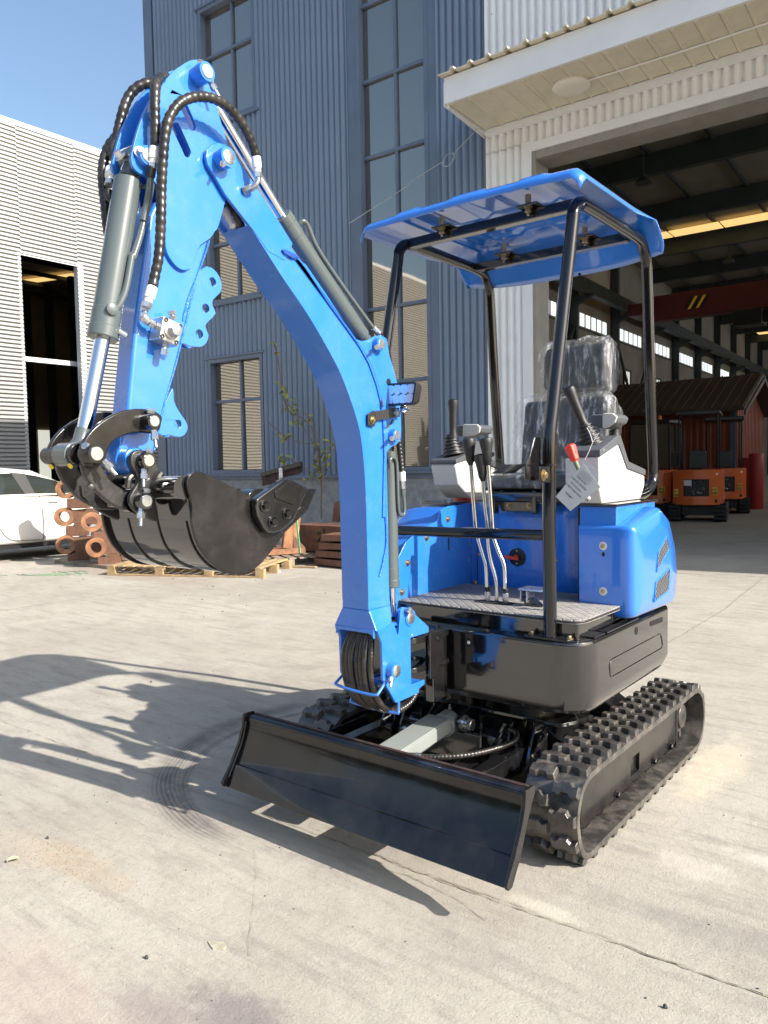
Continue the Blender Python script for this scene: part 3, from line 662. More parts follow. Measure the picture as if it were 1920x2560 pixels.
# ---- orange mini excavators in the hall
def orange_digger(loc, rz, cab, label):
    t = thing('orange_excavator', label, 'excavator', (0, 0, 0), 'orange mini excavators parked in the hall')
    for s in (-1, 1):
        b = B(); b.prism('x', rnd([(-0.72, 0.0), (0.72, 0.0), (0.86, 0.2), (0.72, 0.40), (-0.72, 0.40), (-0.86, 0.2)], 0.16, 5), s*0.50-0.13, s*0.50+0.13)
        for i in range(14):
            y = -0.7+i*0.107
            b.box(s*0.5-0.128, s*0.5+0.128, y, y+0.05, 0.401, 0.43)
        for i in range(4):
            z = 0.06+i*0.09; b.box(s*0.5-0.128, s*0.5+0.128, -0.885, -0.84, z, z+0.045)
        tr = b.obj('track', 'tyre', t, 0.01)
        b = B(); b.prism('x', rnd([(-0.55, 0.10), (0.55, 0.10), (0.62, 0.2), (0.55, 0.3), (-0.55, 0.3), (-0.62, 0.2)], .05), s*0.632, s*0.64); b.obj('track_frame', 'trimblack', tr)
    b = B(); b.box(-0.37, 0.37, -0.55, 0.55, 0.14, 0.36); b.obj('undercarriage', 'trimblack', t, 0.02)
    # rear counterweight: curved plate with an engine opening
    n = 12; W_ = 0.54
    def arcy(x): return -0.86+0.20*(x/W_)**2
    b = B()
    def shell(x0, x1, z0, z1, k=8):
        V = []; F = []
        for i in range(k+1):
            x = x0+(x1-x0)*i/k; V += [(x, arcy(x), z0), (x, arcy(x), z1), (x, arcy(x)+0.05, z0), (x, arcy(x)+0.05, z1)]
        for i in range(k):
            o = 4*i; F += [(o, o+4, o+5, o+1), (o+2, o+3, o+7, o+6), (o, o+2, o+6, o+4), (o+1, o+5, o+7, o+3)]
        F += [(0, 1, 3, 2), (4*k, 4*k+2, 4*k+3, 4*k+1)]; b.add(V, F)
    shell(-W_, W_, 0.40, 0.60, 14); shell(-W_, -0.30, 0.60, 1.00, 4); shell(0.26, W_, 0.60, 1.00, 4); shell(-W_, W_, 1.00, 1.22, 14)
    b.obj('counterweight', 'orange', t, fix=False)
    b = B()
    for s in (-1, 1): b.prism('x', rnd([(-0.66, 0.40), (0.35, 0.40), (0.42, 0.75), (0.1, 1.22), (-0.66, 1.22)], 0.05), s*0.50, s*0.545)
    b.box(-0.5, 0.5, -0.70, 0.30, 1.17, 1.21); b.obj('engine_cover', 'orange', t, 0.01)
    b = B(); b.box(-0.30, 0.26, -0.70, -0.35, 0.5, 1.05); b.obj('engine', 'trimblack', t, 0.02)
    b = B(); rr = random.Random(3)
    for i in range(9):
        x = rr.uniform(-.24, .2); z = rr.uniform(.64, .96); b.lathe((x, -0.72, z), (rr.uniform(-.5, .5), -0.6, rr.uniform(-.6, .6)), [(0, .03), (0.05, .03), (.08, .015)], 10)
    b.obj('engine_fitting', 'zinc', t)
    b = B(); b.box(-0.29, -0.12, -0.80, -0.795, 0.85, 0.985); b.obj('coolant_tank', 'label', t, 0.01)
    for x, z in ((0.36, 0.72), (-0.44, 0.68)):
        y = arcy(x)-0.006; b = B(); b.box(x-0.075, x+0.075, y-0.012, y+0.0, z-0.09, z+0.09); st = b.obj('warning_sticker', 'sticker', t)
        b = B()
        for dx in (-0.036, 0.036):
            b.prism('y', [[(x+dx-.03, z+.02), (x+dx+.03, z+.02), (x+dx, z+.07)], [(x+dx-.016, z+.03), (x+dx+.016, z+.03), (x+dx, z+.056)]], y-0.018, y-0.012)
            b.prism('y', [[(x+dx-.028, z-.07), (x+dx+.028, z-.07), (x+dx+.028, z-.02), (x+dx-.028, z-.02)], [(x+dx-.018, z-.055), (x+dx+.018, z-.055), (x+dx+.018, z-.033), (x+dx-.018, z-.033)]], y-0.018, y-0.012)
        b.obj('warning_sign', 'trimblack', st)
    b = B(); b.lathe((0.40, arcy(0.4)-0.002, 0.49), (0, -1, 0), [(0, .042), (.008, .042)], 18); b.obj('tow_hole', 'trimblack', t)
    b = B(); b.lathe((0.42, arcy(0.42)-0.003, 1.12), (0, -1, 0), [(0, .03), (.006, .03)], 16); b.obj('lock', 'zinc', t)
    if not cab:
        b = B(); b.prism('y', rnd([(-0.22, 1.25), (0.20, 1.25), (0.17, 1.68), (-0.19, 1.68)], 0.04), -0.55, -0.42); b.obj('seat', 'trimblack', t, 0.02)
        b = B()
        for s in (-1, 1):
            b.tube([(s*0.42, -0.62, 1.2), (s*0.42, -0.62, 2.40), (s*0.40, -0.50, 2.50), (s*0.40, 0.35, 2.50), (s*0.42, 0.5, 2.38), (s*0.42, 0.55, 0.9)], 0.022, 8, 3)
        b.obj('canopy_frame', 'trimblack', t)
        b = B(); b.prism('y', rnd([(-0.50, 2.50), (0.50, 2.50), (0.47, 2.60), (-0.47, 2.60)], 0.03), -0.80, 0.62); b.obj('canopy_roof', 'trimblack', t, 0.03)
    else:
        b = B()
        for x in (-0.5, 0.5):
            for y in (-0.6, 0.55): b.bar((x, y, 1.2), (x*0.94, y*0.95, 2.38), 0.05, 0.05)
        b.box(-0.49, 0.49, -0.60, 0.55, 2.38, 2.47); b.obj('cab_frame', 'trimblack', t, 0.01)
        b = B(); b.box(-0.45, 0.45, -0.585, -0.575, 1.3, 2.35); b.obj('rear_window', 'pane', t)
        b = B(); b.box(-0.495, -0.488, -0.5, 0.5, 1.3, 2.3); b.box(0.488, 0.495, -0.5, 0.5, 1.3, 2.3); b.obj('side_window', 'pane', t)
        b = B(); b.lathe((0.2, -0.4, 2.47), (0, 0, 1), [(0, .05), (.09, .045), (.11, .02)], 14); b.obj('beacon', 'orangebt', t)
    b = B(); b.prism('x', rnd([(0.5, 0.5), (0.8, 0.5), (1.3, 0.9), (1.9, 1.0), (1.85, 1.15), (1.2, 1.1)], 0.05), -0.08, 0.08); b.obj('boom', 'orange', t, 0.01)
    t.location = loc; t.rotation_euler = (0, 0, rz); return t
orange_digger((-3.76, 16.35, 0), R(12), False, 'orange excavator with open canopy, its engine opening facing the yard, nearest the hall middle')
orange_digger((-4.95, 16.75, 0), R(3), True, 'orange excavator with a dark glazed cab, half hidden behind the blue machine')
orange_digger((-4.02, 19.5, 0), R(16), False, 'orange canopy excavator parked behind the nearest orange one, only its right side showing')
b = B(); b.lathe((-3.55, 21.2, 0), (0, 0, 1), [(0, .19), (0.02, .2), (.75, .2), (1.58, .2), (1.62, .18)], 24); tag(b.obj('red_roll', 'redpaint'), 'tall red roll standing upright by the shed corner', 'roll')
b = B(); b.lathe((-3.95, 21.6, 0), (0, 0, 1), [(0, .19), (1.5, .19)], 24); tag(b.obj('red_roll', 'redpaint'), 'darker red roll standing behind and left of the tall red roll', 'roll')
b = B(); b.box(-4.35, -4.05, 20.6, 20.9, 0, 0.52); b.box(-4.22, -4.19, 20.595, 20.9, 0.52, 0.523); tag(b.obj('cardboard_box', 'carton', bevel=0.01), 'upright cardboard box beside the red rolls', 'box')
tb = thing('work_table', 'cluttered metal work table in the hall at the right edge of the photo', 'table', (-2.3, 23, 0))
b = B(); b.box(-3.1, -1.2, 22.7, 23.5, 0.72, 0.78); b.obj('table_top', 'darksteel', tb, 0.01)
for x in (-3.05, -1.3):
    for y in (22.75, 23.4): b = B(); b.box(x, x+0.06, y, y+0.06, 0, 0.72); b.obj('leg', 'darksteel', tb)
b = B(); b.box(-2.95, -2.5, 22.75, 23.2, 0.78, 1.0); tag(b.obj('blue_crate', 'blue', bevel=0.01), 'small blue crate standing on the hall work table', 'crate')
b = B(); b.box(-3.0, -2.2, 22.6, 23.1, 0, 0.42); tag(b.obj('cardboard_box', 'carton', bevel=0.01), 'low cardboard box under the hall work table', 'box')

# ---- pale factory building to the left, long side facing the yard
lb = thing('factory_building', 'long pale factory with horizontal corrugated cladding and a tall open doorway', 'building', (-30.5, 8, 0))
LX = -30.5
def hcorr(b, y0, y1, z0, z1, p=0.175, d=0.09):
    zs = []; z = z0
    while z < z1-0.001:
        for f, e in ((0, 0), (.34, 0), (.37, 1), (.97, 1)):
            if z+f*p < z1: zs.append((z+f*p, e*d))
        z += p
    zs.append((z1, 0)); V = [(LX+e, y, z) for z, e in zs for y in (y0, y1)]
    b.add(V, [(2*i, 2*i+1, 2*i+3, 2*i+2) for i in range(len(zs)-1)])
DY0, DY1, DZ = 13.45, 16.02, 10.62
b = B(); hcorr(b, -38, DY0, 0, 15.92); hcorr(b, DY1, 58, 0, 15.92); hcorr(b, DY0, DY1, DZ, 15.92); b.obj('white_cladding', 'siding', lb, fix=False)
b = B(); b.box(LX-0.3, LX+0.10, -38, 58, 15.92, 16.12); b.obj('eaves_trim', 'awntrim', lb, 0.01)
b = B(); b.box(LX-0.02, LX+0.05, DY0-0.12, DY0, 0, DZ+0.1); b.box(LX-0.02, LX+0.05, DY0, DY1, DZ, DZ+0.1); b.box(LX-0.25, LX+0.06, DY1, DY1+0.28, 0, DZ+0.1); b.obj('door_trim', 'awntrim', lb, 0.005)
b = B(); b.box(LX-26, LX-25.8, -38, 58, 0, 15.8); b.box(LX-26, LX, -38.2, -38, 0, 15.8); b.box(LX-26, LX, 58, 58.2, 0, 15.8); b.box(LX-26, LX-0.02, -38, 58, 15.5, 15.8); b.obj('shell', 'hallwall', lb)
b = B(); b.box(LX-0.12, LX-0.06, -38, DY0-0.13, 0, 15.5); b.box(LX-0.12, LX-0.06, DY1+0.3, 58, 0, 15.5); b.obj('inner_lining', 'darksteel', lb)
for i in range(9):
    x = LX-2-i*2.9; b = B(); b.box(x-0.12, x+0.12, 0, 57, 15.0, 15.25); b.obj('roof_beam', 'darksteel', lb)
    b = B(); b.box(x-0.2, x+0.2, 23.5, 23.9, 0, 13.8); b.obj('column', 'darksteel', lb)
for a_, c_ in zip([(-53.6671,25.3856,15.3),(-67.1442,32.288,15.3),(-79.9167,38.8637,15.3),(-97.4156,47.9086,15.3),(-113.8708,58.0451,15.3),(-161.1209,85.3403,15.3)], [(-48.8424,26.875,15.3),(-60.567,33.6775,15.3),(-72.4748,40.6319,15.3),(-92.3567,47.9967,15.3),(-99.7622,56.6686,15.3),(-146.0896,83.7535,15.3)]):
    p = B(); p.bar(a_, c_, 0.9, 0.04); p.obj('rooflight', 'skylight', lb)
b = B(); b.box(LX-0.9, LX-0.7, 12.5, 17, 6.3, 6.5); b.obj('cross_rail', 'awntrim', lb)
for j in range(3):
    p = B(); p.box(LX-25.79, LX-25.7, 27.5+j*1.6, 28.7+j*1.6, 0.9, 4.8); p.obj('lit_window', 'daywin2', lb)
# ---- white saloon car parked in front of the factory, nose away from the camera
car = thing('parked_car', 'white saloon car parked on the left, half hidden by the rusty arms', 'car', (-11.4, 3.0, 0))
def carbody():
    CX = -11.38; b = B()
    # stations along y: (y, z_bottom, z_belt, half width)
    st = [(0.55, .42, .78, .62), (0.62, .32, .95, .76), (0.9, .26, 1.02, .85), (1.6, .24, 1.06, .88), (2.7, .22, 1.07, .89), (3.6, .22, 1.05, .89), (4.3, .22, 1.00, .88), (4.9, .24, .92, .85), (5.15, .30, .82, .76), (5.22, .38, .70, .66)]
    rings = []
    for y, zb, zt, hw in st:
        pr = [(-hw+.04, zb), (-hw, zb+.12), (-hw, zb+(zt-zb)*.55), (-hw+.03, zt-.06), (-hw+.10, zt), (hw-.10, zt), (hw-.03, zt-.06), (hw, zb+(zt-zb)*.55), (hw, zb+.12), (hw-.04, zb)]
        rings.append([(CX+x, y, z) for x, z in pr])
    b.loft(rings); return b
b = carbody(); o = b.obj('body', 'carpaint', car, sharp=50)
ss = o.modifiers.new('sub', 'SUBSURF'); ss.levels = 2; ss.render_levels = 2
CX = -11.38
b = B()
rf = [(1.2, 1.06, .74), (1.75, 1.42, .60), (2.2, 1.50, .57), (2.9, 1.50, .57), (3.4, 1.46, .58), (4.3, 1.06, .72)]
for (y, z, hw) in ():
    pass
b.loft([[(CX-.76, y0, 1.04), (CX-hw, y, z-.05), (CX-hw+.08, y, z), (CX+hw-.08, y, z), (CX+hw, y, z-.05), (CX+.76, y0, 1.04)] for (y0, y, z, hw) in ((1.15, 1.35, 1.15, .70), (1.5, 1.85, 1.44, .60), (2.2, 2.25, 1.51, .58), (2.9, 2.9, 1.51, .58), (3.5, 3.4, 1.46, .59), (4.35, 4.0, 1.20, .66))])
b.obj('roof', 'carpaint', car, sharp=50, bevel=0.02)
def sidewin(name, pts, off=0.012, mat='carglass'):
    b = B(); V = []
    for (y, z) in pts: V.append((y, z))
    x_of = lambda z: CX+.76-(z-1.04)/(1.46-1.04)*.17
    b2 = [(x_of(z)+off, y, z) for y, z in V]; b3 = [(x_of(z)-0.02, y, z) for y, z in V]; n_ = len(V)
    b.add(b2+b3, [tuple(range(n_)), tuple(range(n_, 2*n_))[::-1]]+[(i, (i+1) % n_, (i+1) % n_+n_, i+n_) for i in range(n_)])
    return b.obj(name, mat, car)
sidewin('side_window', [(1.75, 1.08), (3.17, 1.08), (3.02, 1.42), (2.05, 1.41)])
sidewin('side_window', [(3.34, 1.08), (4.1, 1.07), (3.75, 1.28), (3.42, 1.37), (3.25, 1.40)])
sidewin('door_pillar', [(3.17, 1.08), (3.34, 1.08), (3.25, 1.41), (3.02, 1.43)], 0.009, 'trimblack')
for (ya, yb) in ((3.50, 3.68), (2.50, 2.72)):
    b = B(); b.prism('z', rnd([(CX+.885, ya), (CX+.915, ya+.02), (CX+.915, yb-.02), (CX+.885, yb)], .01), .935, .965)
    b.obj('door_handle', 'carpaint', car, 0.006)
b = B(); b.tube([(CX+.893, 3.33, 1.05), (CX+.897, 3.38, .8), (CX+.897, 3.38, .36), (CX+.89, 3.3, .32)], 0.005, 6); b.tube([(CX+.893, 2.55, .9), (CX+.897, 2.64, .62), (CX+.895, 2.78, .40), (CX+.89, 2.95, .34), (CX+.89, 3.3, .32)], 0.005, 6); b.obj('door_gap', 'trimblack', car)
for y in (1.35, 4.35):
    b = B(); b.lathe((CX+.70, y, .32), (1, 0, 0), [(0, .30), (.02, .32), (.17, .32), (.19, .30)], 30); wl = b.obj('wheel', 'tyre', car)
    b = B(); b.lathe((CX+.86, y, .32), (1, 0, 0), [(0, .21), (.035, .21), (.037, .18), (.02, .05)], 20); b.obj('rim', 'alu', wl)
b = B(); b.box(CX-.8, CX+.8, .9, 4.9, .2, .3); b.obj('floor_pan', 'trimblack', car)

# ---- rusty cast arms stacked by the car
def arm_casting():
    b = B(); ro, ri = 0.145, 0.083          # eye, seen end-on; local: eye axis along y, body runs to +x
    b.prism('y', [circ((0, 0), ro, 28), circ((0, 0), ri, 22)], -0.075, 0.075)
    t = thing('arm_casting', 'x', 'machine part', (0, 0, 0), 'rusty castings stacked beside the white car')
    b.obj('eye', 'rustpale', t, 0.006)
    b = B(); b.prism('y', [(0.09, -0.10), (0.5, -0.13), (0.5, 0.13), (0.09, 0.10)], -0.07, -0.055); b.prism('y', [(0.09, -0.10), (0.5, -0.13), (0.5, 0.13), (0.09, 0.10)], 0.055, 0.07)
    b.prism('y', [(0.12, 0.085), (0.5, 0.115), (0.5, 0.13), (0.12, 0.10)], -0.054, 0.054); b.obj('side_plate', 'rust', t, 0.004)
    b = B(); b.box(0.02, 0.34, -0.07, 0.07, -0.30, -0.146); b.prism('y', [(0.12, -0.146), (0.34, -0.146), (0.30, -0.09), (0.16, -0.09)], -0.07, 0.07); b.obj('foot', 'rust', t, 0.006)
    return t
first = arm_casting()
SPOT = []
for (crop, u, v, dx) in (('a', 0, 0, 0),): pass
cols = [[(-9.6124,3.25,0.0155),(-9.0616,3.25,-0.0048),(-8.5797,3.25,-0.0039)]]
labs = ['lowest casting of the left column beside the car', 'middle casting of the left column with light through its eye', 'topmost orange rusted casting of the left column',
        'lowest casting of the middle column', 'middle casting of the middle column, turned away', 'topmost casting of the middle column behind the link',
        'lowest casting of the right column with a bright eye', 'middle casting of the right column half behind the bucket']
pos = [(-9.4731,3.2,0.282),(-9.5176,3.2,0.7293),(-9.472,3.2,1.1565),(-8.9743,3.2,0.2986),(-8.8939,3.2,0.7451),(-9.0206,3.2,1.1091),(-8.6299,3.2,0.2326),(-8.734,3.2,0.6736)]
for i, (x, y, z) in enumerate(pos):
    o = first if i == 0 else copytree(first)
    o.location = (x, y+(0.55 if 3 <= i <= 5 else 0.0)+(0.02*i if i < 3 else 0), max(z, 0.30)); o.rotation_euler = (0, 0, R((52, 46, 40, 60, 66, 58, 50, 56)[i]))
    o['label'] = 'rusty cast arm end, '+labs[i]
b = B(); b.box(-9.75, -7.9, 3.15, 3.4, 0.0, 0.05); b.box(-9.75, -7.9, 3.75, 4.0, 0.0, 0.05); tag(b.obj('timber_bearer', 'woodgrey', bevel=0.004), 'flat grey timber bearers under the rusty castings', 'timber')

# ---- pallets
def pallet(name, lab, mat, c, L, W, rz, h=0.14):
    t = thing(name, lab, 'pallet', (0, 0, 0), 'wooden pallets on the yard')
    n_ = max(5, int(L/0.15))
    for i in range(n_):
        b = B(); x = -L/2+i*(L/n_); b.box(x, x+L/n_*0.68, -W/2, W/2, h-0.022, h); b.obj('deck_board', mat, t, 0.003)
    for y in (-W/2+.04, 0, W/2-.04):
        for k in range(4):
            b = B(); xx = -L/2+k*(L-0.12)/3; b.box(xx, xx+0.12, y-.04, y+.04, 0.022, h-0.023); b.obj('block', mat, t, 0.003)
        b = B(); b.box(-L/2, L/2, y-.045, y+.045, 0, 0.021); b.obj('bottom_board', mat, t, 0.003)
    t.location = c; t.rotation_euler = (0, 0, rz); return t
pallet('wooden_pallet', 'bright pine pallet below the bucket, under the rusty steel', 'wood', (-6.85, 3.7, 0), 2.3, 1.0, R(24))
pallet('wooden_pallet', 'grey weathered pallet carrying the rusty frame', 'woodgrey', (-6.35, 5.15, 0), 1.9, 1.0, R(62))
# rusty fabricated frame on the pallets
fr = thing('rusty_frame', 'rust brown welded steel frame with upright ribs strapped to a pallet', 'steel frame', (-6.6, 4.6, 0.14))
def along(u, v, z): # frame-local axes: u to the right-back, v depth
    a = R(60); c = Vector((-6.75, 4.35, 0.15)); return c+Vector((math.cos(a), math.sin(a), 0))*u+Vector((-math.sin(a), math.cos(a), 0))*v+Vector((0, 0, z))
for v in (0.0, 0.5):
    b = B(); b.bar(along(-0.75, v, 0.04), along(0.95, v, 0.04), 0.12, 0.08); b.obj('base_beam', 'rustpale', fr, 0.004)
    b = B(); b.bar(along(-0.55, v, 0.62), along(0.85, v, 0.80), 0.10, 0.08); b.obj('top_beam', 'rustpale', fr, 0.004)
for i, u in enumerate((-0.55, -0.15, 0.28, 0.72)):
    b = B(); b.bar(along(u, 0.02, 0.08), along(u+0.10, 0.02, 0.62+0.05*i), 0.05, 0.30, (0, 1, 0)); b.obj('upright_rib', 'rustpale', fr, 0.003)
    b = B(); b.add([along(u, .02, .08), along(u+.25, .02, .08), along(u, .02, .35), along(u, .06, .08), along(u+.25, .06, .08), along(u, .06, .35)], [(0, 1, 2), (3, 5, 4), (0, 3, 4, 1), (1, 4, 5, 2), (2, 5, 3, 0)]); b.obj('gusset', 'rust', fr)
for u in (-0.45, 0.8):
    b = B(); b.bar(along(u, -0.04, 0.82), along(u+0.06, -0.07, 0.0), 0.035, 0.006, (0, 1, 0)); b.obj('strap', pbr('green_strap', (0.25, 0.75, 0.38), 0.4), fr)
# brackets and plates
b = B(); b.prism('y', [rnd([(-6.05, 0.60), (-5.62, 0.60), (-5.52, 1.05), (-6.0, 0.88)], 0.01), circ((-5.8, 0.78), 0.05, 10)], 5.55, 5.58); tag(b.obj('cut_plate', 'rust', bevel=0.002), 'dark rusty plate with cut holes leaning on the scrap pile', 'plate')
b = B(); b.box(-6.6, -5.2, 5.3, 5.75, 0.16, 0.56); tag(b.obj('box_beam', 'rust', bevel=0.01), 'rusty box section beam lying on the scrap pile', 'beam')
b = B()
for k in range(6):
    a = k*math.pi/3; b.prism('y', [(-6.0+math.cos(a)*.06, .38+math.sin(a)*.06), (-6.0+math.cos(a+.3)*.14, .38+math.sin(a+.3)*.14), (-6.0+math.cos(a+.75)*.13, .38+math.sin(a+.75)*.13)], 5.285, 5.296)
tag(b.obj('vent_cutout', 'trimblack'), 'round fan shaped cutout on the rusty box beam', 'cutout')
for i in range(4):
    b = B(); z = 0.02+i*0.12; b.obox((-5.45+0.03*i, 5.15, z+0.05), (0.85-0.06*i, 0.45, 0.09), (1, 0.1*i-0.1, 0), (0, 1, 0)); tag(b.obj('steel_billet', 'rust', bevel=0.006), ('lowest', 'second', 'third', 'topmost')[i]+' rusty steel block of the small stack behind the boom', 'steel block', 'stack of rusty blocks')
for (x, y, z, s, lab) in ((-7.2, 4.15, .15, .16, 'left'), (-6.75, 4.0, .15, .13, 'right')):
    b = B(); b.prism('x', [rnd([(y-.2, z), (y+.25, z), (y+.2, z+s), (y-.1, z+s*1.4)], .01), circ((y, z+.06), .02, 8)], x, x+.02); b.box(x, x+.35, y-.2, y+.2, z, z+.02); tag(b.obj('angle_bracket', 'rustpale', bevel=0.003), lab+' rusty angle bracket on the bright pallet', 'bracket')
b = B(); b.lathe((-6.1, 6.2, .72), (0.6, -1, 0), [(0, .10), (.02, .16), (.12, .17), (.14, .15), (.15, .08)], 24); tag(b.obj('small_tyre', 'tyre'), 'small dark tyre standing on the scrap behind the bucket tooth', 'tyre')
# dark fringed sheet on posts in front of the wall
sc = thing('rusted_sheet', 'dark ragged sheet held up on a pale post in front of the blue wall', 'sheet metal', (-8.4, 6.8, 0))
q = [(-9.0211,6.9,1.2939),(-8.513,6.9,1.4164),(-7.9742,6.9,1.4872),(-7.979,6.9,1.3442),(-8.1813,6.9,1.2938),(-8.5193,6.9,1.2433),(-8.8313,6.9,1.1234),(-9.009,6.9,1.0962)]
b = B(); b.add([v for v in q]+[(v[0], v[1]+.03, v[2]) for v in q], [tuple(range(8)), tuple(range(8, 16))[::-1]]+[(i, (i+1) % 8, (i+1) % 8+8, i+8) for i in range(8)]); b.obj('sheet', pbr('purple_brown_rust', (0.075, 0.045, 0.045), 0.8, ns=6, na=0.5, bump=0.01, bs=25), sc)
q2 = [(-8.9667,6.85,1.3079),(-7.9252,6.85,1.4996)]; b = B(); b.bar(q2[0], q2[1], 0.06, 0.08); b.obj('edge_beam', 'trimblack', sc, 0.005)
q2 = [(-8.4099,6.8,1.4294),(-8.4088,6.8,1.0467)]; b = B(); b.bar(q2[0], (q2[1][0], q2[1][1], 0), 0.05, 0.05, (0, 1, 0)); b.obj('post', 'awntrim', sc, 0.004)
# green string tangle on the ground
b = B(); rr = random.Random(8)
for k in range(7):
    x0, y0 = -8.9+0.05*k, 2.05+0.05*k
    b.tube([(x0+rr.uniform(-.1, .1), y0+rr.uniform(-.1, .1), .006), (x0+.25, y0+.15+rr.uniform(-.1, .1), .01), (x0+.5+rr.uniform(-.1, .2), y0+.4+rr.uniform(-.1, .1), .012), (x0+.2, y0+.5, .008)], 0.004, 4, 5)
b.tube([(-10.2, 1.6, .004), (-9.6, 1.8, .006), (-8.9, 2.0, .006)], 0.004, 4, 5)
tag(b.obj('string_tangle', 'string'), 'tangle of green string on the ground near the rusty castings', 'string')
b = B(); q = [(-5.8923,4.1337),(-5.788,4.1955)]; b.obox(((q[0][0]+q[1][0])/2, (q[0][1]+q[1][1])/2, .015), (.12, .03, .03), (1, .5, 0), (0, 1, 0)); tag(b.obj('offcut', 'label', bevel=0.003), 'short white offcut lying in front of the grey pallet', 'offcut')
b = B(); q = [(-5.8667,4.7561)]; b.obox((q[0][0], q[0][1], .012), (.35, .07, .02), (1, .3, .02), (0, 1, 0)); tag(b.obj('wood_strip', 'wood', bevel=0.003), 'flat brown strip of wood on the ground in front of the grey pallet', 'wood')

# ---- climbing plant by the wall
pl = thing('climbing_plant', 'thin straggling vine with sparse yellow green leaves by the blue wall', 'plant', (-8.6, 7.6, 0))
stems = [[(-8.1243,7.55,0.451),(-8.1058,7.55,1.0538),(-8.1407,7.55,1.4778),(-8.1768,7.55,1.8664),(-8.3362,7.55,2.1904),(-8.5763,7.55,2.3801),(-8.8744,7.55,2.5045),(-9.0203,7.55,2.7308),(-9.0885,7.55,2.9896),(-9.1311,7.55,3.2471),(-9.1957,7.55,3.616),(-9.2659,7.55,3.8413)],
         [(-8.0281,7.5,1.3011),(-8.1334,7.5,1.7591),(-8.4375,7.5,2.1227),(-8.6747,7.5,2.4549),(-8.9684,7.5,2.7605)], [(-8.1536,7.5,1.8825),(-8.5439,7.5,1.8957),(-9.0446,7.5,2.0764),(-9.4553,7.5,2.3518)],
         [(-7.967,7.4,1.0587),(-8.2211,7.4,1.3398),(-8.6567,7.4,1.559),(-9.0099,7.4,1.6384)], [(-8.0132,7.45,1.0571),(-7.9305,7.45,1.4403),(-7.8304,7.45,1.6464),(-7.7767,7.45,1.8863)], [(-8.153,7.5,1.9),(-8.213,7.5,2.2884),(-8.5243,7.5,2.4818)]]
b = B()
for i, s_ in enumerate(stems): b.tube(s_, 0.010 if i else 0.014, 5, 4)
b.obj('stem', 'bark', pl)
rr = random.Random(12); nl = 0
lp = [(-9.2388,7.5,3.8687),(-9.1655,7.5,3.7341),(-9.1124,7.5,3.0604),(-8.9594,7.5,3.012),(-9.0389,7.5,2.9461),(-8.9128,7.5,2.8825),(-8.7665,7.5,2.7108),(-8.8201,7.5,2.6247),(-8.6704,7.5,2.5795),(-8.7236,7.5,2.4934),(-9.0263,7.5,2.5836),(-8.2826,7.5,2.3798),(-8.629,7.5,2.3274),(-8.7802,7.5,2.3173),(-8.9423,7.5,2.0542),(-9.0459,7.5,2.0401),(-8.9706,7.5,1.9827),(-9.1117,7.5,1.659),(-9.0087,7.5,1.6384),(-9.1673,7.5,1.5685),(-8.9098,7.5,1.5272),(-8.8052,7.5,1.5976),(-8.1815,7.5,1.7604),(-8.0845,7.5,1.7927),(-8.1607,7.5,1.6544),(-8.0433,7.5,1.5816),(-7.9706,7.5,1.6324),(-8.0228,7.5,1.4762),(-8.1673,7.5,1.4434),(-8.1215,7.5,1.3724),(-7.9197,7.5,1.753),(-7.8229,7.5,1.854),(-8.0022,7.5,1.3709),(-8.2685,7.5,1.3033),(-8.4668,7.5,1.2336),(-8.6099,7.5,1.4141),(-7.9626,7.5,1.8935),(-8.0758,7.5,1.3016),(-7.9025,7.5,1.5439),(-8.2122,7.5,1.5499),(-9.552,7.5,1.2401),(-9.3952,7.5,1.1277)]
for p in lp:
    for k in range(3):
        c = Vector(p)+Vector((rr.uniform(-.05, .05), rr.uniform(-.06, .06), rr.uniform(-.05, .05)))
        d = Vector((rr.uniform(-1, 1), rr.uniform(-1, 1), rr.uniform(-1.3, .4))).normalized(); e = d.orthogonal().normalized(); e = (e*math.cos(k*2.1)+d.cross(e)*math.sin(k*2.1)); s = rr.uniform(.07, .13)
        nn = d.cross(e)*0.15*s
        b = B(); b.add([c, c+d*s*.35+e*s*.33+nn, c+d*s*.8+e*s*.2, c+d*s*1.1, c+d*s*.8-e*s*.2, c+d*s*.35-e*s*.33+nn, c+d*s*.45-nn], [(0, 1, 6), (1, 2, 6), (2, 3, 6), (3, 4, 6), (4, 5, 6), (5, 0, 6)])
        b.obj('leaf', 'leaf', pl, fix=False)
# ---- thin cable on the facade
cb = B(); q = [(-5.7426,7.0,5.812),(-5.392,7.0,5.9351),(-4.9309,7.0,6.056)]; q2 = [(-5.0918,7.6,6.4121),(-4.6556,7.6,6.6712)]
lp = [(-5.0962,7.25,6.1715),(-5.0559,7.25,6.0866),(-4.94,7.25,6.0982),(-4.8608,7.25,6.1957),(-4.8966,7.25,6.2553),(-5.0118,7.25,6.2515),(-5.0757,7.25,6.1493),(-5.0351,7.25,6.0882),(-4.9234,7.25,6.1108),(-4.8681,7.25,6.2479)]
far = [(-6.3251,6.4,5.2742)]
cb.tube([far[0]]+q, 0.006, 5, 4); cb.tube(lp, 0.005, 5, 5); cb.tube([lp[-1]]+q2, 0.006, 5, 4)
tag(cb.obj('hanging_cable', 'cable'), 'thin grey cable with a small coil strung across the facade below the awning', 'cable')

# ================================================================ THE BLUE MINI EXCAVATOR
EX = thing('mini_excavator', 'blue and black mini excavator with open canopy and dozer blade, parked mid yard', 'excavator', (0, 0, 0))
def mir(pts): return [(-p[0],)+tuple(p[1:]) for p in pts]
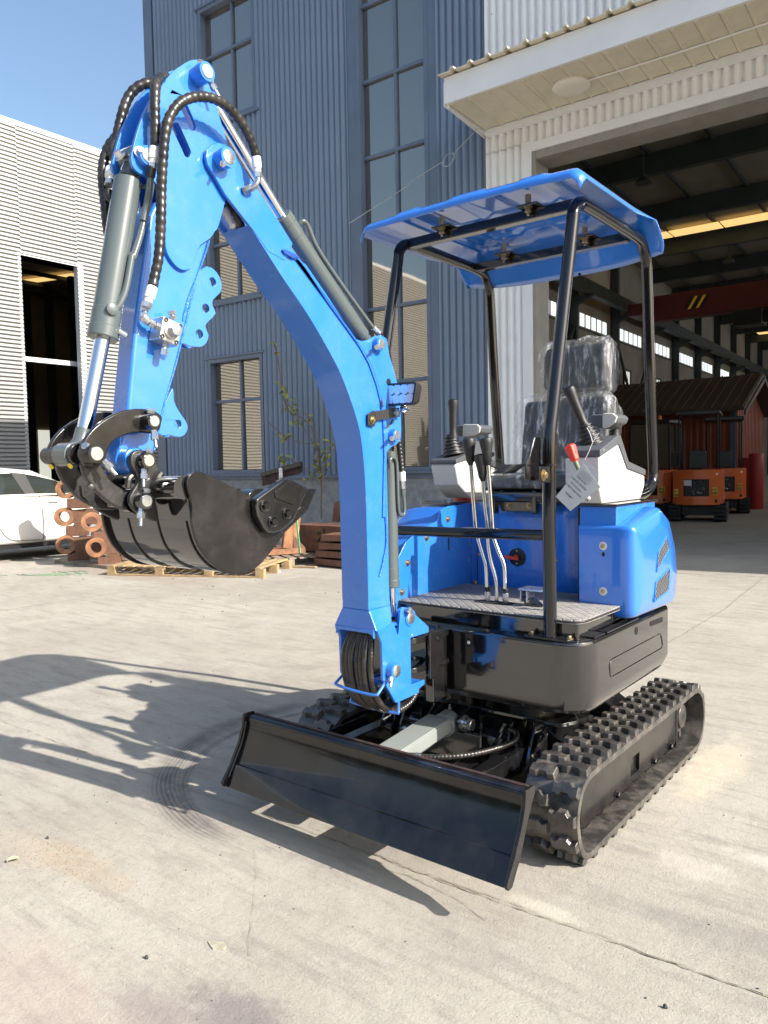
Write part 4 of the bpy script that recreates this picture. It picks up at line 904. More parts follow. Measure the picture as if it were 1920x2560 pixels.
# ---- tracks
outline = smooth([(-0.60, 0.022), (-0.668, 0.075), (-0.697, 0.18), (-0.672, 0.268), (-0.62, 0.312), (-0.53, 0.326), (-0.25, 0.326), (0.1, 0.324), (0.41, 0.322), (0.60, 0.326), (0.70, 0.315), (0.775, 0.26), (0.803, 0.175), (0.778, 0.085), (0.70, 0.030), (0.55, 0.022), (0.2, 0.022), (-0.2, 0.022), (-0.45, 0.022)], 5, True)
def offs(poly, d):
    out = []; n_ = len(poly)
    for i in range(n_):
        t = (Vector(poly[(i+1) % n_])-Vector(poly[i-1])).normalized(); out.append((poly[i][0]+t.y*d, poly[i][1]-t.x*d))
    return out
if area2(outline) < 0: outline = outline[::-1]
inner = offs(outline, -0.022)
# lug meshes: (across x, along path u) outlines raised from the belt
def lugmesh(pts, h, side):
    base = [(x, u) for x, u in pts]; cx = sum(p[0] for p in pts)/len(pts); cu = sum(p[1] for p in pts)/len(pts)
    top = [(cx+(x-cx)*0.95, cu+(u-cu)*0.80) for x, u in pts]
    b = B(); n_ = len(pts)
    b.add([(x, u, -0.006) for x, u in base]+[(x, u, h) for x, u in top], [tuple(range(n_))[::-1], tuple(range(n_, 2*n_))]+[(i, (i+1) % n_, (i+1) % n_+n_, i+n_) for i in range(n_)])
    return b
LP1 = [(0.0, -0.024), (0.028, -0.030), (0.038, -0.018), (0.062, -0.016), (0.074, -0.030), (0.099, -0.024), (0.099, 0.026), (0.080, 0.016), (0.064, 0.032), (0.034, 0.032), (0.022, 0.014), (0.0, 0.020)]
for side in (1, -1):
    tr = B(); x0, x1 = (0.462, 0.668) if side == 1 else (-0.668, -0.462)
    tr.prism('x', [outline, inner], x0, x1); trk = tr.obj('track', 'rubber', EX, 0.003, sharp=50)
    L = [0]
    for i in range(len(outline)): L.append(L[-1]+(Vector(outline[(i+1) % len(outline)])-Vector(outline[i])).length)
    NL = 36; proto = {}
    for row in (0, 1):
        for k in range(NL):
            s_ = ((k+0.5*row)/NL*L[-1]) % L[-1]; i = 0
            while L[i+1] < s_: i += 1
            f = (s_-L[i])/(L[i+1]-L[i]); a = Vector(outline[i]); c = Vector(outline[(i+1) % len(outline)]); p = a.lerp(c, f); t = (c-a).normalized()
            if row not in proto:
                pts = LP1 if row == 0 else [(-x, u) for x, u in LP1][::-1]
                o = lugmesh(pts, 0.021, side).obj('tread_lug', 'rubber', None, 0.003, sharp=30); proto[row] = o
            else: o = proto[row].copy(); COL.objects.link(o)
            o.parent = trk
            # local x across, local y along path, local z outward (path runs anticlockwise in y,z so outward is t rotated -90)
            X_ = Vector((1, 0, 0)); Y_ = Vector((0, t.x, t.y)); Z_ = Vector((0, t.y, -t.x))
            if X_.cross(Y_).dot(Z_) < 0: Y_ = -Y_
            mm = Matrix((X_, Y_, Z_)).transposed().to_4x4()
            xx = (0.464 if row == 0 else 0.666) if side == 1 else (-0.664 if row == 0 else -0.466)
            mm.translation = Vector((xx, p.x, p.y)); o.matrix_local = mm
    # guide rib lines on the inner face
    sx = side
    fr = B(); X0, X1 = sorted((sx*0.585, sx*0.598))
    fr.prism('x', [rnd([(-0.51, 0.070), (0.575, 0.070), (0.575, 0.238), (-0.43, 0.238), (-0.50, 0.20)], 0.02, 3), [(-0.01, 0.100), (0.09, 0.100), (0.09, 0.176), (-0.01, 0.176)]], X0, X1)
    frame = fr.obj('track_frame', 'blackworn', EX, 0.003)
    b = B(); b.prism('y', [(sx*0.598, 0.236), (sx*0.598, 0.243), (sx*0.53, 0.285), (sx*0.50, 0.285), (sx*0.50, 0.09), (sx*0.584, 0.09), (sx*0.584, 0.236)] if sx > 0 else [(sx*0.598, 0.236), (sx*0.584, 0.236), (sx*0.584, 0.09), (sx*0.50, 0.09), (sx*0.50, 0.285), (sx*0.53, 0.285), (sx*0.598, 0.243)], -0.44, 0.57)
    b.obj('frame_top', 'blackworn', frame, 0.003)
    b = B(); b.box(min(sx*.50, sx*.603), max(sx*.50, sx*.603), 0.576, 0.592, 0.05, 0.245); b.obj('end_plate', 'black', frame, 0.004)
    for y in (-0.168, 0.261, 0.483):
        b = B(); b.bolt((sx*0.598, y, 0.082), (sx, 0, 0), 0.013, 0.014); b.obj('frame_bolt', 'blackworn', frame)
    for y in (-0.42, -0.29, -0.168, -0.03, 0.10, 0.24, 0.36, 0.483):
        b = B(); b.lathe((sx*0.53, y, 0.075), (sx, 0, 0), [(0, 0.034), (0.052, 0.036), (0.056, 0.028), (0.062, 0.02)], 18); b.obj('roller', 'blackworn', frame)
    sp = B(); sp.lathe((sx*0.54, 0.668, 0.175), (sx, 0, 0), [(0, 0.078), (0.045, 0.078), (0.048, 0.060), (0.062, 0.055), (0.066, 0.02)], 24)
    for k in range(9):
        a = k*2*math.pi/9; c = Vector((sx*0.575, 0.668+math.cos(a)*0.085, 0.175+math.sin(a)*0.085)); sp.obox(c, (0.02, 0.05, 0.026), (1, 0, 0), (0, math.cos(a), math.sin(a)))
    spk = sp.obj('sprocket', 'rubber', EX, 0.003)
    for k in range(6):
        a = k*math.pi/3+.3; b = B(); b.bolt((sx*0.590, 0.668+math.cos(a)*0.034, 0.175+math.sin(a)*0.034), (sx, 0, 0), 0.008, 0.007); b.obj('hub_bolt', 'gold' if k % 2 else 'zinc', spk)
    b = B(); b.lathe((sx*0.53, -0.545, 0.172), (sx, 0, 0), [(0, .115), (.06, .115), (.064, .08), (.064, .03)], 28); b.obj('idler', 'blackworn', EX)
# ---- undercarriage centre frame
b = B(); b.box(-0.33, 0.33, -0.34, 0.45, 0.16, 0.40); b.prism('x', [(-0.34, 0.17), (-0.34, 0.395), (-0.42, 0.30), (-0.42, 0.17)], -0.28, 0.30)
for s in (-1, 1):
    for y in (-0.22, 0.30): b.bar((s*0.30, y, 0.33), (s*0.53, y-0.02, 0.20), 0.16, 0.10)
b.obj('undercarriage', 'black', EX, 0.008)
b = B(); b.prism('z', rnd([(-0.44, -0.38), (0.46, -0.38), (0.50, -0.30), (0.42, -0.18), (0.33, -0.1), (0.33, 0.2), (-0.33, 0.2), (-0.33, -0.1), (-0.5, -0.3)], 0.03), 0.385, 0.402); b.obj('frame_deck', 'black', EX, 0.004)
for x in (-0.30, -0.16, 0.14, 0.30, 0.40):
    b = B(); b.prism('x', [(-0.38, 0.18), (-0.38, 0.385), (-0.44, 0.36), (-0.45, 0.22)], x-0.005, x+0.005); b.obj('frame_rib', 'black', EX, 0.002)
b = B(); b.lathe((0, 0.05, 0.40), (0, 0, 1), [(0, .30), (.045, .30), (.05, .27), (.10, .27), (.105, .29), (.14, .29)], 48); b.obj('slewing_ring', 'black', EX)
b = B(); b.prism('z', rnd([(-0.40, -0.50), (0.47, -0.50), (0.55, -0.38), (0.55, 0.3), (0.40, 0.50), (-0.40, 0.50), (-0.5, 0.3), (-0.5, -0.3)], 0.06), 0.475, 0.545); b.obj('slew_platform', 'black', EX, 0.012)
# ---- dozer blade
bl = B(); front = smooth([(-0.952, 0.372), (-0.960, 0.388), (-0.978, 0.394), (-0.995, 0.382), (-0.997, 0.350), (-1.015, 0.300), (-1.048, 0.235), (-1.092, 0.165), (-1.103, 0.148)], 4)
back = [(y+0.012, z-0.002) for y, z in front][::-1]
bl.prism('x', front+back, -0.640, 0.628); blade = bl.obj('dozer_blade', 'blade', EX, sharp=50)
b = B(); b.prism('x', [(-1.060, 0.214), (-1.098, 0.152), (-1.116, 0.136), (-1.106, 0.155), (-1.070, 0.214)], -0.640, 0.628); b.obj('cutting_edge', 'blade', blade, 0.001)
endp = [(-1.0085, 0.402), (-1.0155, 0.355), (-1.037, 0.298), (-1.085, 0.216), (-1.1333, 0.155), (-1.124, 0.136), (-1.100, 0.136), (-1.045, 0.208), (-0.999, 0.299), (-0.965, 0.355), (-0.945, 0.380), (-0.953, 0.402)]
for x in (0.629, -0.653):
    b = B(); b.prism('x', rnd(endp, 0.008, 3), x, x+0.012); b.obj('blade_end_plate', 'blackworn', blade, 0.002)
for x0, x1 in ((0.628, 0.6285),):
    b = B(); b.tube([(0.627, y-0.004, z) for y, z in ((-1.0, .37), (-1.02, .30), (-1.055, .24), (-1.098, .17))], 0.004, 6); b.tube([(-0.639, y-0.004, z) for y, z in ((-1.0, .37), (-1.02, .30), (-1.055, .24), (-1.098, .17))], 0.004, 6); b.obj('weld_bead', 'blackcast', blade, kind='stuff')
b = B(); b.tube([(-0.63, -0.955, 0.392), (0, -0.957, 0.394), (0.62, -0.955, 0.392)], 0.006, 6); b.obj('top_weld', pbr('bare_rusty_weld', (0.08, 0.04, 0.028), 0.6, ns=30, col2=(0.03, 0.03, 0.03), bump=0.004, bs=100), blade)
for x in (-0.31, 0.31):
    b = B(); b.prism('x', [(-0.985, 0.22), (-0.985, 0.30), (-0.44, 0.30), (-0.40, 0.26), (-0.44, 0.21)], x-0.03, x+0.03); b.obj('blade_arm', 'black', EX, 0.004)
    for dx in (-0.05, 0.05):
        b = B(); b.prism('x', rnd([(-0.34, 0.19), (-0.34, 0.38), (-0.40, 0.38), (-0.47, 0.26), (-0.46, 0.20)], 0.02), x+dx-0.005, x+dx+0.005); b.obj('arm_lug', 'black', EX, 0.002)
    b = B(); b.lathe((x+0.055, -0.435, 0.255), (1, 0, 0), [(0, .024), (.035, .024), (.037, .018), (.05, .018), (.055, .012)], 20); b.bolt((x+0.105, -0.435, 0.255), (1, 0, 0), .016, .012); b.obj('arm_pin', 'zinc', EX)
    b = B(); b.box(x-0.10, x-0.095, -0.98, -0.5, 0.15, 0.31); b.obj('blade_rib', 'black', EX, 0.002)
# blade cylinder
c0, c1 = Vector((0.0, -0.93, 0.30)), Vector((0.0, -0.45, 0.345))
b = B(); b.cyl(c0, c0.lerp(c1, 0.93), 0.042, 24); b.cyl(c0.lerp(c1, 0.88), c1, 0.050, 24); bc = b.obj('blade_cylinder', 'greylit', EX, 0.004)
d_ = (c1-c0).normalized(); u_ = d_.cross(Vector((1, 0, 0))); u_ = -u_ if u_.z < 0 else u_
b = B(); b.obox(c0.lerp(c1, 0.42)+u_*0.045, (0.40, 0.105, 0.010), d_, (1, 0, 0)); b.obox(c0.lerp(c1, 0.42)+u_*0.02+Vector((.055, 0, 0)), (0.40, 0.006, 0.05), d_, (1, 0, 0)); b.obj('cylinder_guard', 'greylit', bc, 0.006)
for s in (-1, 1):
    b = B(); b.prism('x', rnd([(-0.36, 0.30), (-0.36, 0.40), (-0.42, 0.40), (-0.495, 0.37), (-0.495, 0.32), (-0.44, 0.30)], 0.02), s*0.058-0.006, s*0.058+0.006); b.obj('cylinder_lug', 'black', EX, 0.003)
b = B(); b.lathe((0.064, -0.455, 0.35), (1, 0, 0), [(0, .034), (.012, .034), (.013, .026), (.03, .026)], 24); b.bolt((0.094, -0.455, 0.35), (1, 0, 0), .026, .018, False); b.obj('pivot_bolt', 'zinc', bc)
b = B(); b.lathe((0, -0.455, 0.395), (0, 0, 1), [(0, .006), (.012, .006), (.014, .004), (.02, .004)], 8); b.obj('grease_nipple', 'zinc', bc)
b = B(); b.tube([(0.09, -0.84, 0.335), (0.16, -0.80, 0.335), (0.24, -0.72, 0.335), (0.30, -0.62, 0.34), (0.335, -0.53, 0.35), (0.32, -0.47, 0.36), (0.27, -0.44, 0.36)], 0.010, 12, 6, wrap=0.16, pitch=0.014); b.obj('blade_hose', 'hose', EX)
b = B(); b.tube([(0.045, -0.865, 0.345), (0.07, -0.85, 0.336), (0.095, -0.838, 0.335)], 0.012, 10); b.bolt((0.04, -0.87, .342), (-.3, -.2, .8), .014, .012, False); b.cyl((0.075, -0.848, .335), (0.115, -0.825, .335), 0.014, 10); b.obj('hose_fitting', 'zinc', EX)
for p0, p1 in (((0.18, -0.50, 0.20), (0.24, -0.42, 0.37)), ((-0.19, -0.50, 0.22), (-0.10, -0.42, 0.39)), ((0.36, -0.50, 0.22), (0.42, -0.42, 0.37))):
    b = B(); b.bar(p0, p1, 0.02, 0.006); b.obj('stay_strip', 'black', EX, 0.001)

# ---- upper frame skirt
plan = rnd([(-0.36, -0.575, .02), (0.640, -0.575, 0.13), (0.640, 0.325, .03), (0.47, 0.66, .1), (-0.40, 0.66, .1), (-0.62, 0.33, .1), (-0.62, 0.05, .1), (-0.50, -0.46, .06)], 0.05, 6)
planlow = [(x*0.992, min(y, 0.66) if y < 0.14 else 0.14+(y-0.14)*0.72) for x, y in plan]
sk = B(); sk.loft([[(x*0.985, y*0.985, 0.508) for x, y in planlow], [(x, y, 0.522) for x, y in planlow], [(x, y, 0.556) for x, y in plan], [(x, y, 0.562) for x, y in plan], [(x, y, 0.751) for x, y in plan], [(x, y, 0.757) for x, y in plan], [(x*0.996, y*0.994, 0.765) for x, y in plan], [(x*0.985, y*0.98, 0.767) for x, y in plan]])
skirt = sk.obj('skirt', 'black', EX, sharp=30)
sl_ = rnd([(-0.3477,0.6663),(0.2288,0.6646),(0.2628,0.5978),(-0.3337,0.5993)], 0.024, 5)
b = B(); b.tube([(0.6405, y, z) for y, z in sl_+[sl_[0]]], 0.0032, 6, 1); b.obj('pressed_bead', 'black', skirt)
def disc(p, d, r, name, mat, parent, h=0.002, n=20):
    b = B(); b.lathe(p, d, [(0, r), (h, r)], n); return b.obj(name, mat, parent)
voidm = pbr('dark_hole', (0.004, 0.004, 0.004), 0.9)
M['void'] = voidm
q = [(-0.0644,0.7285)][0]; disc((0.6395, q[0], q[1]), (1, 0, 0), 0.016, 'round_hole', 'void', skirt)
q = [(0.0955,0.7183),(0.0954,0.7392),(0.252,0.7326),(0.2522,0.7125)]
b = B(); b.prism('x', rnd(q, 0.012), 0.6395, 0.6415); b.obj('slot_hole', 'void', skirt)
q = [(0.1689,-0.576,0.7204)][0]; disc(q, (0, -1, 0), 0.015, 'round_hole', 'void', skirt); b = B(); b.lathe((q[0]+.003, q[1]-.002, q[2]), (0, -1, 0), [(0, .007), (.002, .006)], 12); b.obj('bolt_head', 'label', skirt)
# deck box and quilted mat
b = B(); b.prism('z', rnd([(-0.20, -0.515), (0.592, -0.515), (0.592, -0.02), (-0.20, -0.02)], 0.012), 0.766, 0.8295); dk = b.obj('deck_box', 'black', EX, 0.003)
q = [(-0.2014,0.788),(-0.2013,0.8168),(-0.0863,0.8168),(-0.0863,0.7893)]
b = B(); b.prism('x', rnd(q, 0.012), 0.5915, 0.5935); b.obj('deck_slot', 'void', dk)
b = B(); b.box(0.60, 0.635, -0.35, -0.02, 0.768, 0.775); b.box(0.555, 0.63, -0.45, -0.355, 0.768, 0.773); b.obj('deck_flange', 'blackworn', dk, 0.002)
matp = rnd([(-0.23, -0.53, .05), (0.615, -0.548, 0.08), (0.622, -0.06, .05), (0.56, -0.0, .01), (-0.20, -0.0, .01), (-0.235, -0.2, .01)], 0.02, 6)
b = B(); b.loft([[(x, y, 0.830) for x, y in matp], [(x, y, 0.842) for x, y in matp], [(x*0.992+0.001, y*0.99, 0.846) for x, y in matp]]); fm = b.obj('floor_mat', 'mat', EX, sharp=60)
b = B(); b.tube([(x, y, 0.838) for x, y in matp+[matp[0]]], 0.0045, 6, 1); b.obj('mat_piping', 'blackmatt', fm)
b = B(); b.prism('z', rnd([(0.085, -0.415), (0.255, -0.415), (0.255, -0.345), (0.085, -0.345)], 0.03), 0.8462, 0.8475); b.obj('lever_slot', 'void', fm)
# canopy post foot
b = B(); b.prism('z', rnd([(0.40, -0.568), (0.575, -0.568), (0.59, -0.54), (0.56, -0.518), (0.41, -0.518)], 0.006), 0.768, 0.778); pf = b.obj('post_foot', 'blackworn', EX, 0.002)
for p in ((0.422, -0.538, .778), (0.572, -0.540, .778)): b = B(); b.bolt(p, (0, 0, 1), .0075, .009); b.obj('bolt', 'gold', pf)

# ---- levers
def knob(p, d, parent):
    b = B(); b.lathe(p, d, [(-0.012, 0.009), (0, 0.013), (0.004, 0.016), (0.04, 0.020), (0.075, 0.0265), (0.088, 0.0275), (0.097, 0.025), (0.101, 0.015), (0.102, 0.004)], 22)
    return b.obj('lever_knob', 'blackmatt', parent)
LV = [[(0.1296,-0.36,0.8357),(0.1269,-0.36,0.8754),(0.1237,-0.36,0.9868),(0.1114,-0.36,1.0299),(0.0826,-0.36,1.1163),(0.0741,-0.36,1.1759),(0.0542,-0.36,1.4227)], [(0.1724,-0.36,0.8239),(0.1713,-0.36,0.9268),(0.1475,-0.36,1.0082),(0.1356,-0.36,1.0788),(0.1334,-0.36,1.1578),(0.125,-0.36,1.2168),(0.1117,-0.36,1.3567)], [(0.2134,-0.36,0.8358),(0.2108,-0.36,0.8828),(0.2088,-0.36,0.9924),(0.1838,-0.36,1.0497),(0.1599,-0.36,1.1154),(0.1521,-0.36,1.2174),(0.1365,-0.36,1.4211)]]
for i, pts in enumerate(LV):
    b = B(); b.tube(pts, 0.0085, 12, 5); lv = b.obj('control_lever', 'lever', EX)
    top = Vector(pts[-1]); d = (top-Vector(pts[-2])).normalized(); knob(top-d*0.008, d, lv)
    if i != 1:
        p = Vector(pts[0]); b = B(); b.cyl(p, p+Vector((0, 0, 0.05)), 0.013, 14); b.obj('lever_socket', 'zinc', lv, .002); b = B(); b.cyl(p+Vector((0, 0, .05)), p+Vector((0, 0, .068)), 0.011, 14); b.obj('lever_boot', 'blackmatt', lv, .002)
q = [(0.5543,-0.33,1.2622),(0.5324,-0.33,1.3432),(0.507,-0.33,1.3977),(0.4911,-0.33,1.4342)]
b = B(); b.tube(q, 0.009, 10, 4); lv = b.obj('wrapped_lever', 'glove', EX)
q2 = [(0.5007,-0.33,1.4159),(0.4783,-0.33,1.4739)]; b = B(); d = Vector(q2[1])-Vector(q2[0]); b.lathe(q2[0], d, [(-.005, .010), (0, .017), (d.length*.5, .021), (d.length*.9, .024), (d.length, .018), (d.length+.002, .005)], 7); b.obj('red_wrapping', 'redtape', lv, .003)
b = B(); q = [(0.5461,-0.33,1.2784),(0.5543,-0.33,1.2652)]; b.cyl(q[0], q[1], 0.011, 10); b.obj('lever_tip', 'cable', lv)
# pedal
q = [(0.2904,-0.32,0.9176),(0.3603,-0.32,0.9188),(0.3601,-0.32,0.8965),(0.3044,-0.32,0.8949)]
pdl = B(); x0, x1 = q[0][0], q[1][0]+0.03; z0 = q[0][2]; pdl.box(x0, x1, -0.40, -0.32, z0-0.008, z0); pdl.box(x0+.008, x0+.014, -.40, -.33, z0-.055, z0-.009); pdl.box(x0+.034, x0+.040, -.40, -.33, z0-.055, z0-.009)
pd = pdl.obj('foot_pedal', 'zinc', EX, 0.002)
b = B(); b.prism('y', [(x0+.005, z0-.04), (x0+.05, z0-.04), (x0+.09, .847), (x0+.055, .847), (x0+.02, z0-.07)], -.38, -.345); b.obj('pedal_bracket', 'black', pd, 0.003)
b = B(); b.cyl((0.43, -0.42, 0.846), (0.43, -0.42, 0.91), 0.010, 12); b.bolt((0.43, -0.42, .91), (0, 0, 1), .012, .01); b.obj('pedal_post', 'zinc', pd)

# ---- blue bodywork
rf = B(); prof = rnd([(-0.185, 0.795, .03), (-0.19, 1.158, .02), (-0.02, 1.195, .08), (0.12, 1.222, .06), (0.24, 1.165, .06), (0.325, 1.03, .05), (0.355, 0.90, .05), (0.32, 0.785, .04)], 0.03, 5)
n_ = len(prof); cy = 0.08; cz = 1.0
def ring(x, k, dy=0.0): return [(x, cy+dy+(y-cy-dy)*k, cz+(z-cz)*k) for y, z in prof]
rf.loft([ring(0.452, 1.0), ring(0.62, 1.0), ring(0.65, 0.992), ring(0.667, 0.965), ring(0.677, 0.90), ring(0.680, 0.6)])
fend = rf.obj('right_fender', 'bluegloss', EX, sharp=40)
def sx_fender(z): return 0.673
for q in ([(0.069,1.0337),(0.1773,1.0903),(0.2085,1.0336),(0.0503,0.9572)], [(0.0411,0.9126),(0.2093,0.9521),(0.1999,0.858),(0.0226,0.8368)]):
    b = B(); b.prism('x', rnd(q, .008, 2), 0.675, 0.6805); vg = b.obj('vent_opening', 'void', fend)
    ys = [p[0] for p in q]; zs_ = [p[1] for p in q]; mesh = B()
    def inside(y, z):
        c = False; m_ = len(q)
        for i in range(m_):
            (y1, z1), (y2, z2) = q[i], q[(i+1) % m_]
            if (z1 > z) != (z2 > z) and y < (y2-y1)*(z-z1)/(z2-z1)+y1: c = not c
        return c
    st_ = 0.0085
    for s in (-1, 1):
        k = min(ys)-0.3
        while k < max(ys)+0.3:
            seg = [(k+s*t, min(zs_)+t) for t in [i*0.004 for i in range(int((max(zs_)-min(zs_))/0.004)+1)]]
            run = [p for p in seg if inside(*p)]
            if len(run) > 1: mesh.bar((0.6815, run[0][0], run[0][1]), (0.6815, run[-1][0], run[-1][1]), 0.0011, 0.0010, (1, 0, 0))
            k += st_*2.4
    mesh.obj('wire_mesh', 'cable', vg, kind='stuff')
    fr_ = [(0.681, y, z) for y, z in q]; b = B(); b.tube(fr_+[fr_[0]], 0.0035, 6, 1); b.obj('vent_rim', 'blue', vg)
for p in ([(0.5529,1.0777),(0.5526,0.8982)]): b = B(); b.lathe((p[0], -.187, p[1]), (0, -1, 0), [(0, .0165), (.0025, .0165)], 22); w_ = b.obj('washer', 'label', fend); b = B(); b.bolt((p[0], -.190, p[1]), (0, -1, 0), .009, .008, False); b.obj('bolt', 'gold', w_)
q = [(0.5496,1.0524),(0.5587,1.0372)]; b = B(); b.box(q[0][0], q[1][0], -0.1905, -.188, q[1][1], q[0][1]); b.obj('small_slot', 'void', fend)
b = B(); b.prism('x', rnd([(-0.14, 0.80), (-0.14, 1.22), (0.20, 1.236), (0.28, 1.10), (0.28, 0.80)], .01), 0.425, 0.451); b.obj('dark_gap_strip', 'blackmatt', EX, .002)  # matt black strip standing in for the shade in the gap beside the fender
b = B(); b.prism('x', [(-0.182, 1.12), (-0.178, 1.2335), (0.26, 1.2335), (0.26, 1.0)], 0.4515, 0.604); b.obj('side_cover', 'blue', EX, .006)
b = B(); b.prism('x', [(-0.19, 1.2335), (-0.19, 1.243), (0.28, 1.243), (0.28, 1.2335)], 0.38, 0.61); b.obj('console_base', 'black', EX, .002)
# centre panel with bulge and service door
b = B(); nxs, nzs = 24, 16; V = []; F = []
for j in range(nzs+1):
    for i in range(nxs+1):
        x = -0.20+0.624*i/nxs; z = 0.795+0.43*j/nzs; bulge = 0.028*math.exp(-((x-0.31)/0.05)**2)*min(1, (z-.8)/.1)
        V.append((x, 0.050-bulge-(0.02 if z > 1.20 else 0)*-1, z))
for j in range(nzs):
    for i in range(nxs): k = j*(nxs+1)+i; F.append((k, k+1, k+nxs+2, k+nxs+1))
V2 = [(x, 0.10, z) for x, y, z in V]; o_ = len(V)
F += [tuple(i+o_ for i in f[::-1]) for f in F[:]]
b.add(V+V2, F); cp = b.obj('seat_base_panel', 'blue', EX, sharp=60)
dr = [(-0.1651,1.0737),(0.2583,1.0906),(0.2571,0.8503),(-0.1684,0.8146)]
b = B(); b.prism('y', [rnd(dr, .03), rnd([(dr[0][0]+.0025, dr[0][1]-.0025), (dr[1][0]-.0025, dr[1][1]-.0025), (dr[2][0]-.0025, dr[2][1]+.0025), (dr[3][0]+.0025, dr[3][1]+.0025)], .028)], 0.046, 0.0495); b.obj('door_seam', pbr('dark_blue_gap', (0.004, 0.02, 0.08), 0.6), cp)
for (u, v), p in zip(((370,1600),(975,1622),(395,1422),(890,1460)), [(-0.1782,0.845),(0.312,0.8682),(-0.1545,0.9822),(0.2487,0.9778)]):
    b = B(); r_ = .016 if v > 1500 else .008; b.lathe((p[0], .048, p[1]), (0, -1, 0), [(0, r_), (.0025, r_)], 20); w_ = b.obj('washer', 'label' if u > 900 else 'zinc', cp); b = B(); b.bolt((p[0], .045, p[1]), (0, -1, 0), .5*r_, .007, False); b.obj('bolt', 'gold', w_)
p = [(0.0481,0.9803)][0]; ky = B(); ky.lathe((p[0], .047, p[1]), (0, -1, 0), [(0, .041), (.004, .041), (.005, .038)], 36); ky = ky.obj('switch_plate', 'blackmatt', cp)
b = B(); b.lathe((p[0]+.002, .043, p[1]), (0, -1, 0), [(0, .012), (.02, .012)], 16); b.bar((p[0]+.022, .018, p[1]-.004), (p[0]-.045, .012, p[1]+.003), .012, .016, (0, 0, 1)); b.obj('red_switch_handle', 'red', ky, .003)
for dz in (-.028, .030): disc((p[0]+.001, .042, p[1]+dz), (0, -1, 0), .005, 'screw', 'gold', ky)
# left inner wall and tank cover
wall = rnd([(-0.585, 0.80), (-0.565, 0.93), (-0.535, 1.015), (-0.47, 1.085), (-0.38, 1.122), (-0.30, 1.142), (-0.235, 1.158), (-0.205, 1.205), (-0.14, 1.220), (0.05, 1.220), (0.05, 0.80)], 0.015, 3)
b = B(); b.prism('x', wall, -0.206, -0.200); lw = b.obj('left_inner_panel', 'blue', EX, .002)
for p in [(-0.5071,0.8736),(-0.4626,0.9937),(-0.3205,1.0899),(-0.1497,1.1611)]:
    b = B(); b.bolt((-.2, p[0], p[1]), (1, 0, 0), .0085, .009); b.obj('bolt', 'gold', lw)
q = [(-0.1438,1.0744),(-0.1452,1.0168)]; b = B(); b.box(-.2, -.1985, q[0][0]-.004, q[0][0]+.004, q[1][1], q[0][1]); b.obj('long_slot', 'void', lw)
b = B(); tp = rnd([(-0.57, 0.80), (-0.555, 0.93), (-0.52, 1.01), (-0.46, 1.075), (-0.36, 1.115), (-0.24, 1.150), (-0.17, 1.215), (0.05, 1.225), (0.30, 1.2), (0.36, 0.8)], 0.03, 4)
b.loft([[(-0.207, y, z) for y, z in tp], [(-0.36, y, z-0.003) for y, z in tp], [(-0.43, -0.02+(y+0.02)*.96, .98+(z-.98)*.96-.005) for y, z in tp], [(-0.50, .06+(y-.06)*.82, .95+(z-.95)*.86) for y, z in tp], [(-0.56, .10+(y-.10)*.62, .93+(z-.93)*.66) for y, z in tp]])
tk = b.obj('tank_cover', 'blue', EX, sharp=50)
b = B(); q = [(-0.7876,0.6371,1.222),(-0.5157,0.3875,1.222),(-0.3673,0.2578,1.222),(-0.1645,-0.1224,1.222),(-0.0782,-0.3032,1.222)]; b.prism('z', rnd([(-0.40, -0.09), (-0.21, -0.13), (-0.21, 0.22), (-0.42, 0.22)], .02), 1.2255, 1.2345); b.obj('console_base', 'black', EX, .002)
b = B(); b.lathe((-0.42, 0.35, 1.20), (0, 0, 1), [(0, .06), (.05, .06), (.055, .05)], 20); b.obj('filler_cap', 'redpaint', tk)

# ---- seat under clear film
def cushion(name, prof, x0, x1, mat, parent, bev=0.03):
    b = B(); b.prism('x', prof, x0, x1); return b.obj(name, mat, parent, bev, 4, sharp=30)
SC = 0.135
seat = cushion('seat', rnd([(-0.04, 1.305), (-0.05, 1.345), (0.02, 1.355), (0.36, 1.335), (0.42, 1.30), (0.40, 1.285), (0.0, 1.285)], .02), SC-0.22, SC+0.21, 'seat', EX, .02)
bk = cushion('backrest', rnd([(0.28, 1.33), (0.30, 1.50), (0.335, 1.70), (0.38, 1.715), (0.44, 1.66), (0.42, 1.35)], .03), SC-0.195, SC+0.235, 'seat', seat, .035)
hb = cushion('upper_backrest', rnd([(0.355, 1.765), (0.36, 1.93), (0.39, 1.965), (0.45, 1.96), (0.47, 1.90), (0.45, 1.77), (0.40, 1.75)], .03), SC-0.11, SC+0.205, 'seat', seat, .035)
b = B(); b.box(SC-.02, SC+.02, .40, .43, 1.66, 1.80); b.obj('backrest_post', 'black', seat)
def film(name, prof, x0, x1, amp, seed, parent):
    n_ = len(prof); rings = []; K = 22
    cy_ = sum(p[0] for p in prof)/n_; cz_ = sum(p[1] for p in prof)/n_
    for i in range(K+1):
        t = i/K; x = x0+(x1-x0)*t; k = 1 if 0.06 < t < 0.94 else (0.80 if t in (0, 1) else .95)
        row = []
        for (y, z) in prof:
            p_ = Vector((x*9, y*9, z*9+seed)); d = noise.noise(p_)*amp*1.2+noise.noise(p_*2.7)*amp*0.8+abs(noise.noise(p_*5.1))*amp*.5
            v = Vector((y-cy_, z-cz_)); v = v*k; L_ = v.length; v = v*((L_+0.012+d)/max(L_, .001)); row.append((x+d*0.5, cy_+v.x, cz_+v.y))
        rings.append(row)
    b = B(); b.loft(rings); return b.obj(name, 'film', parent, sharp=180)
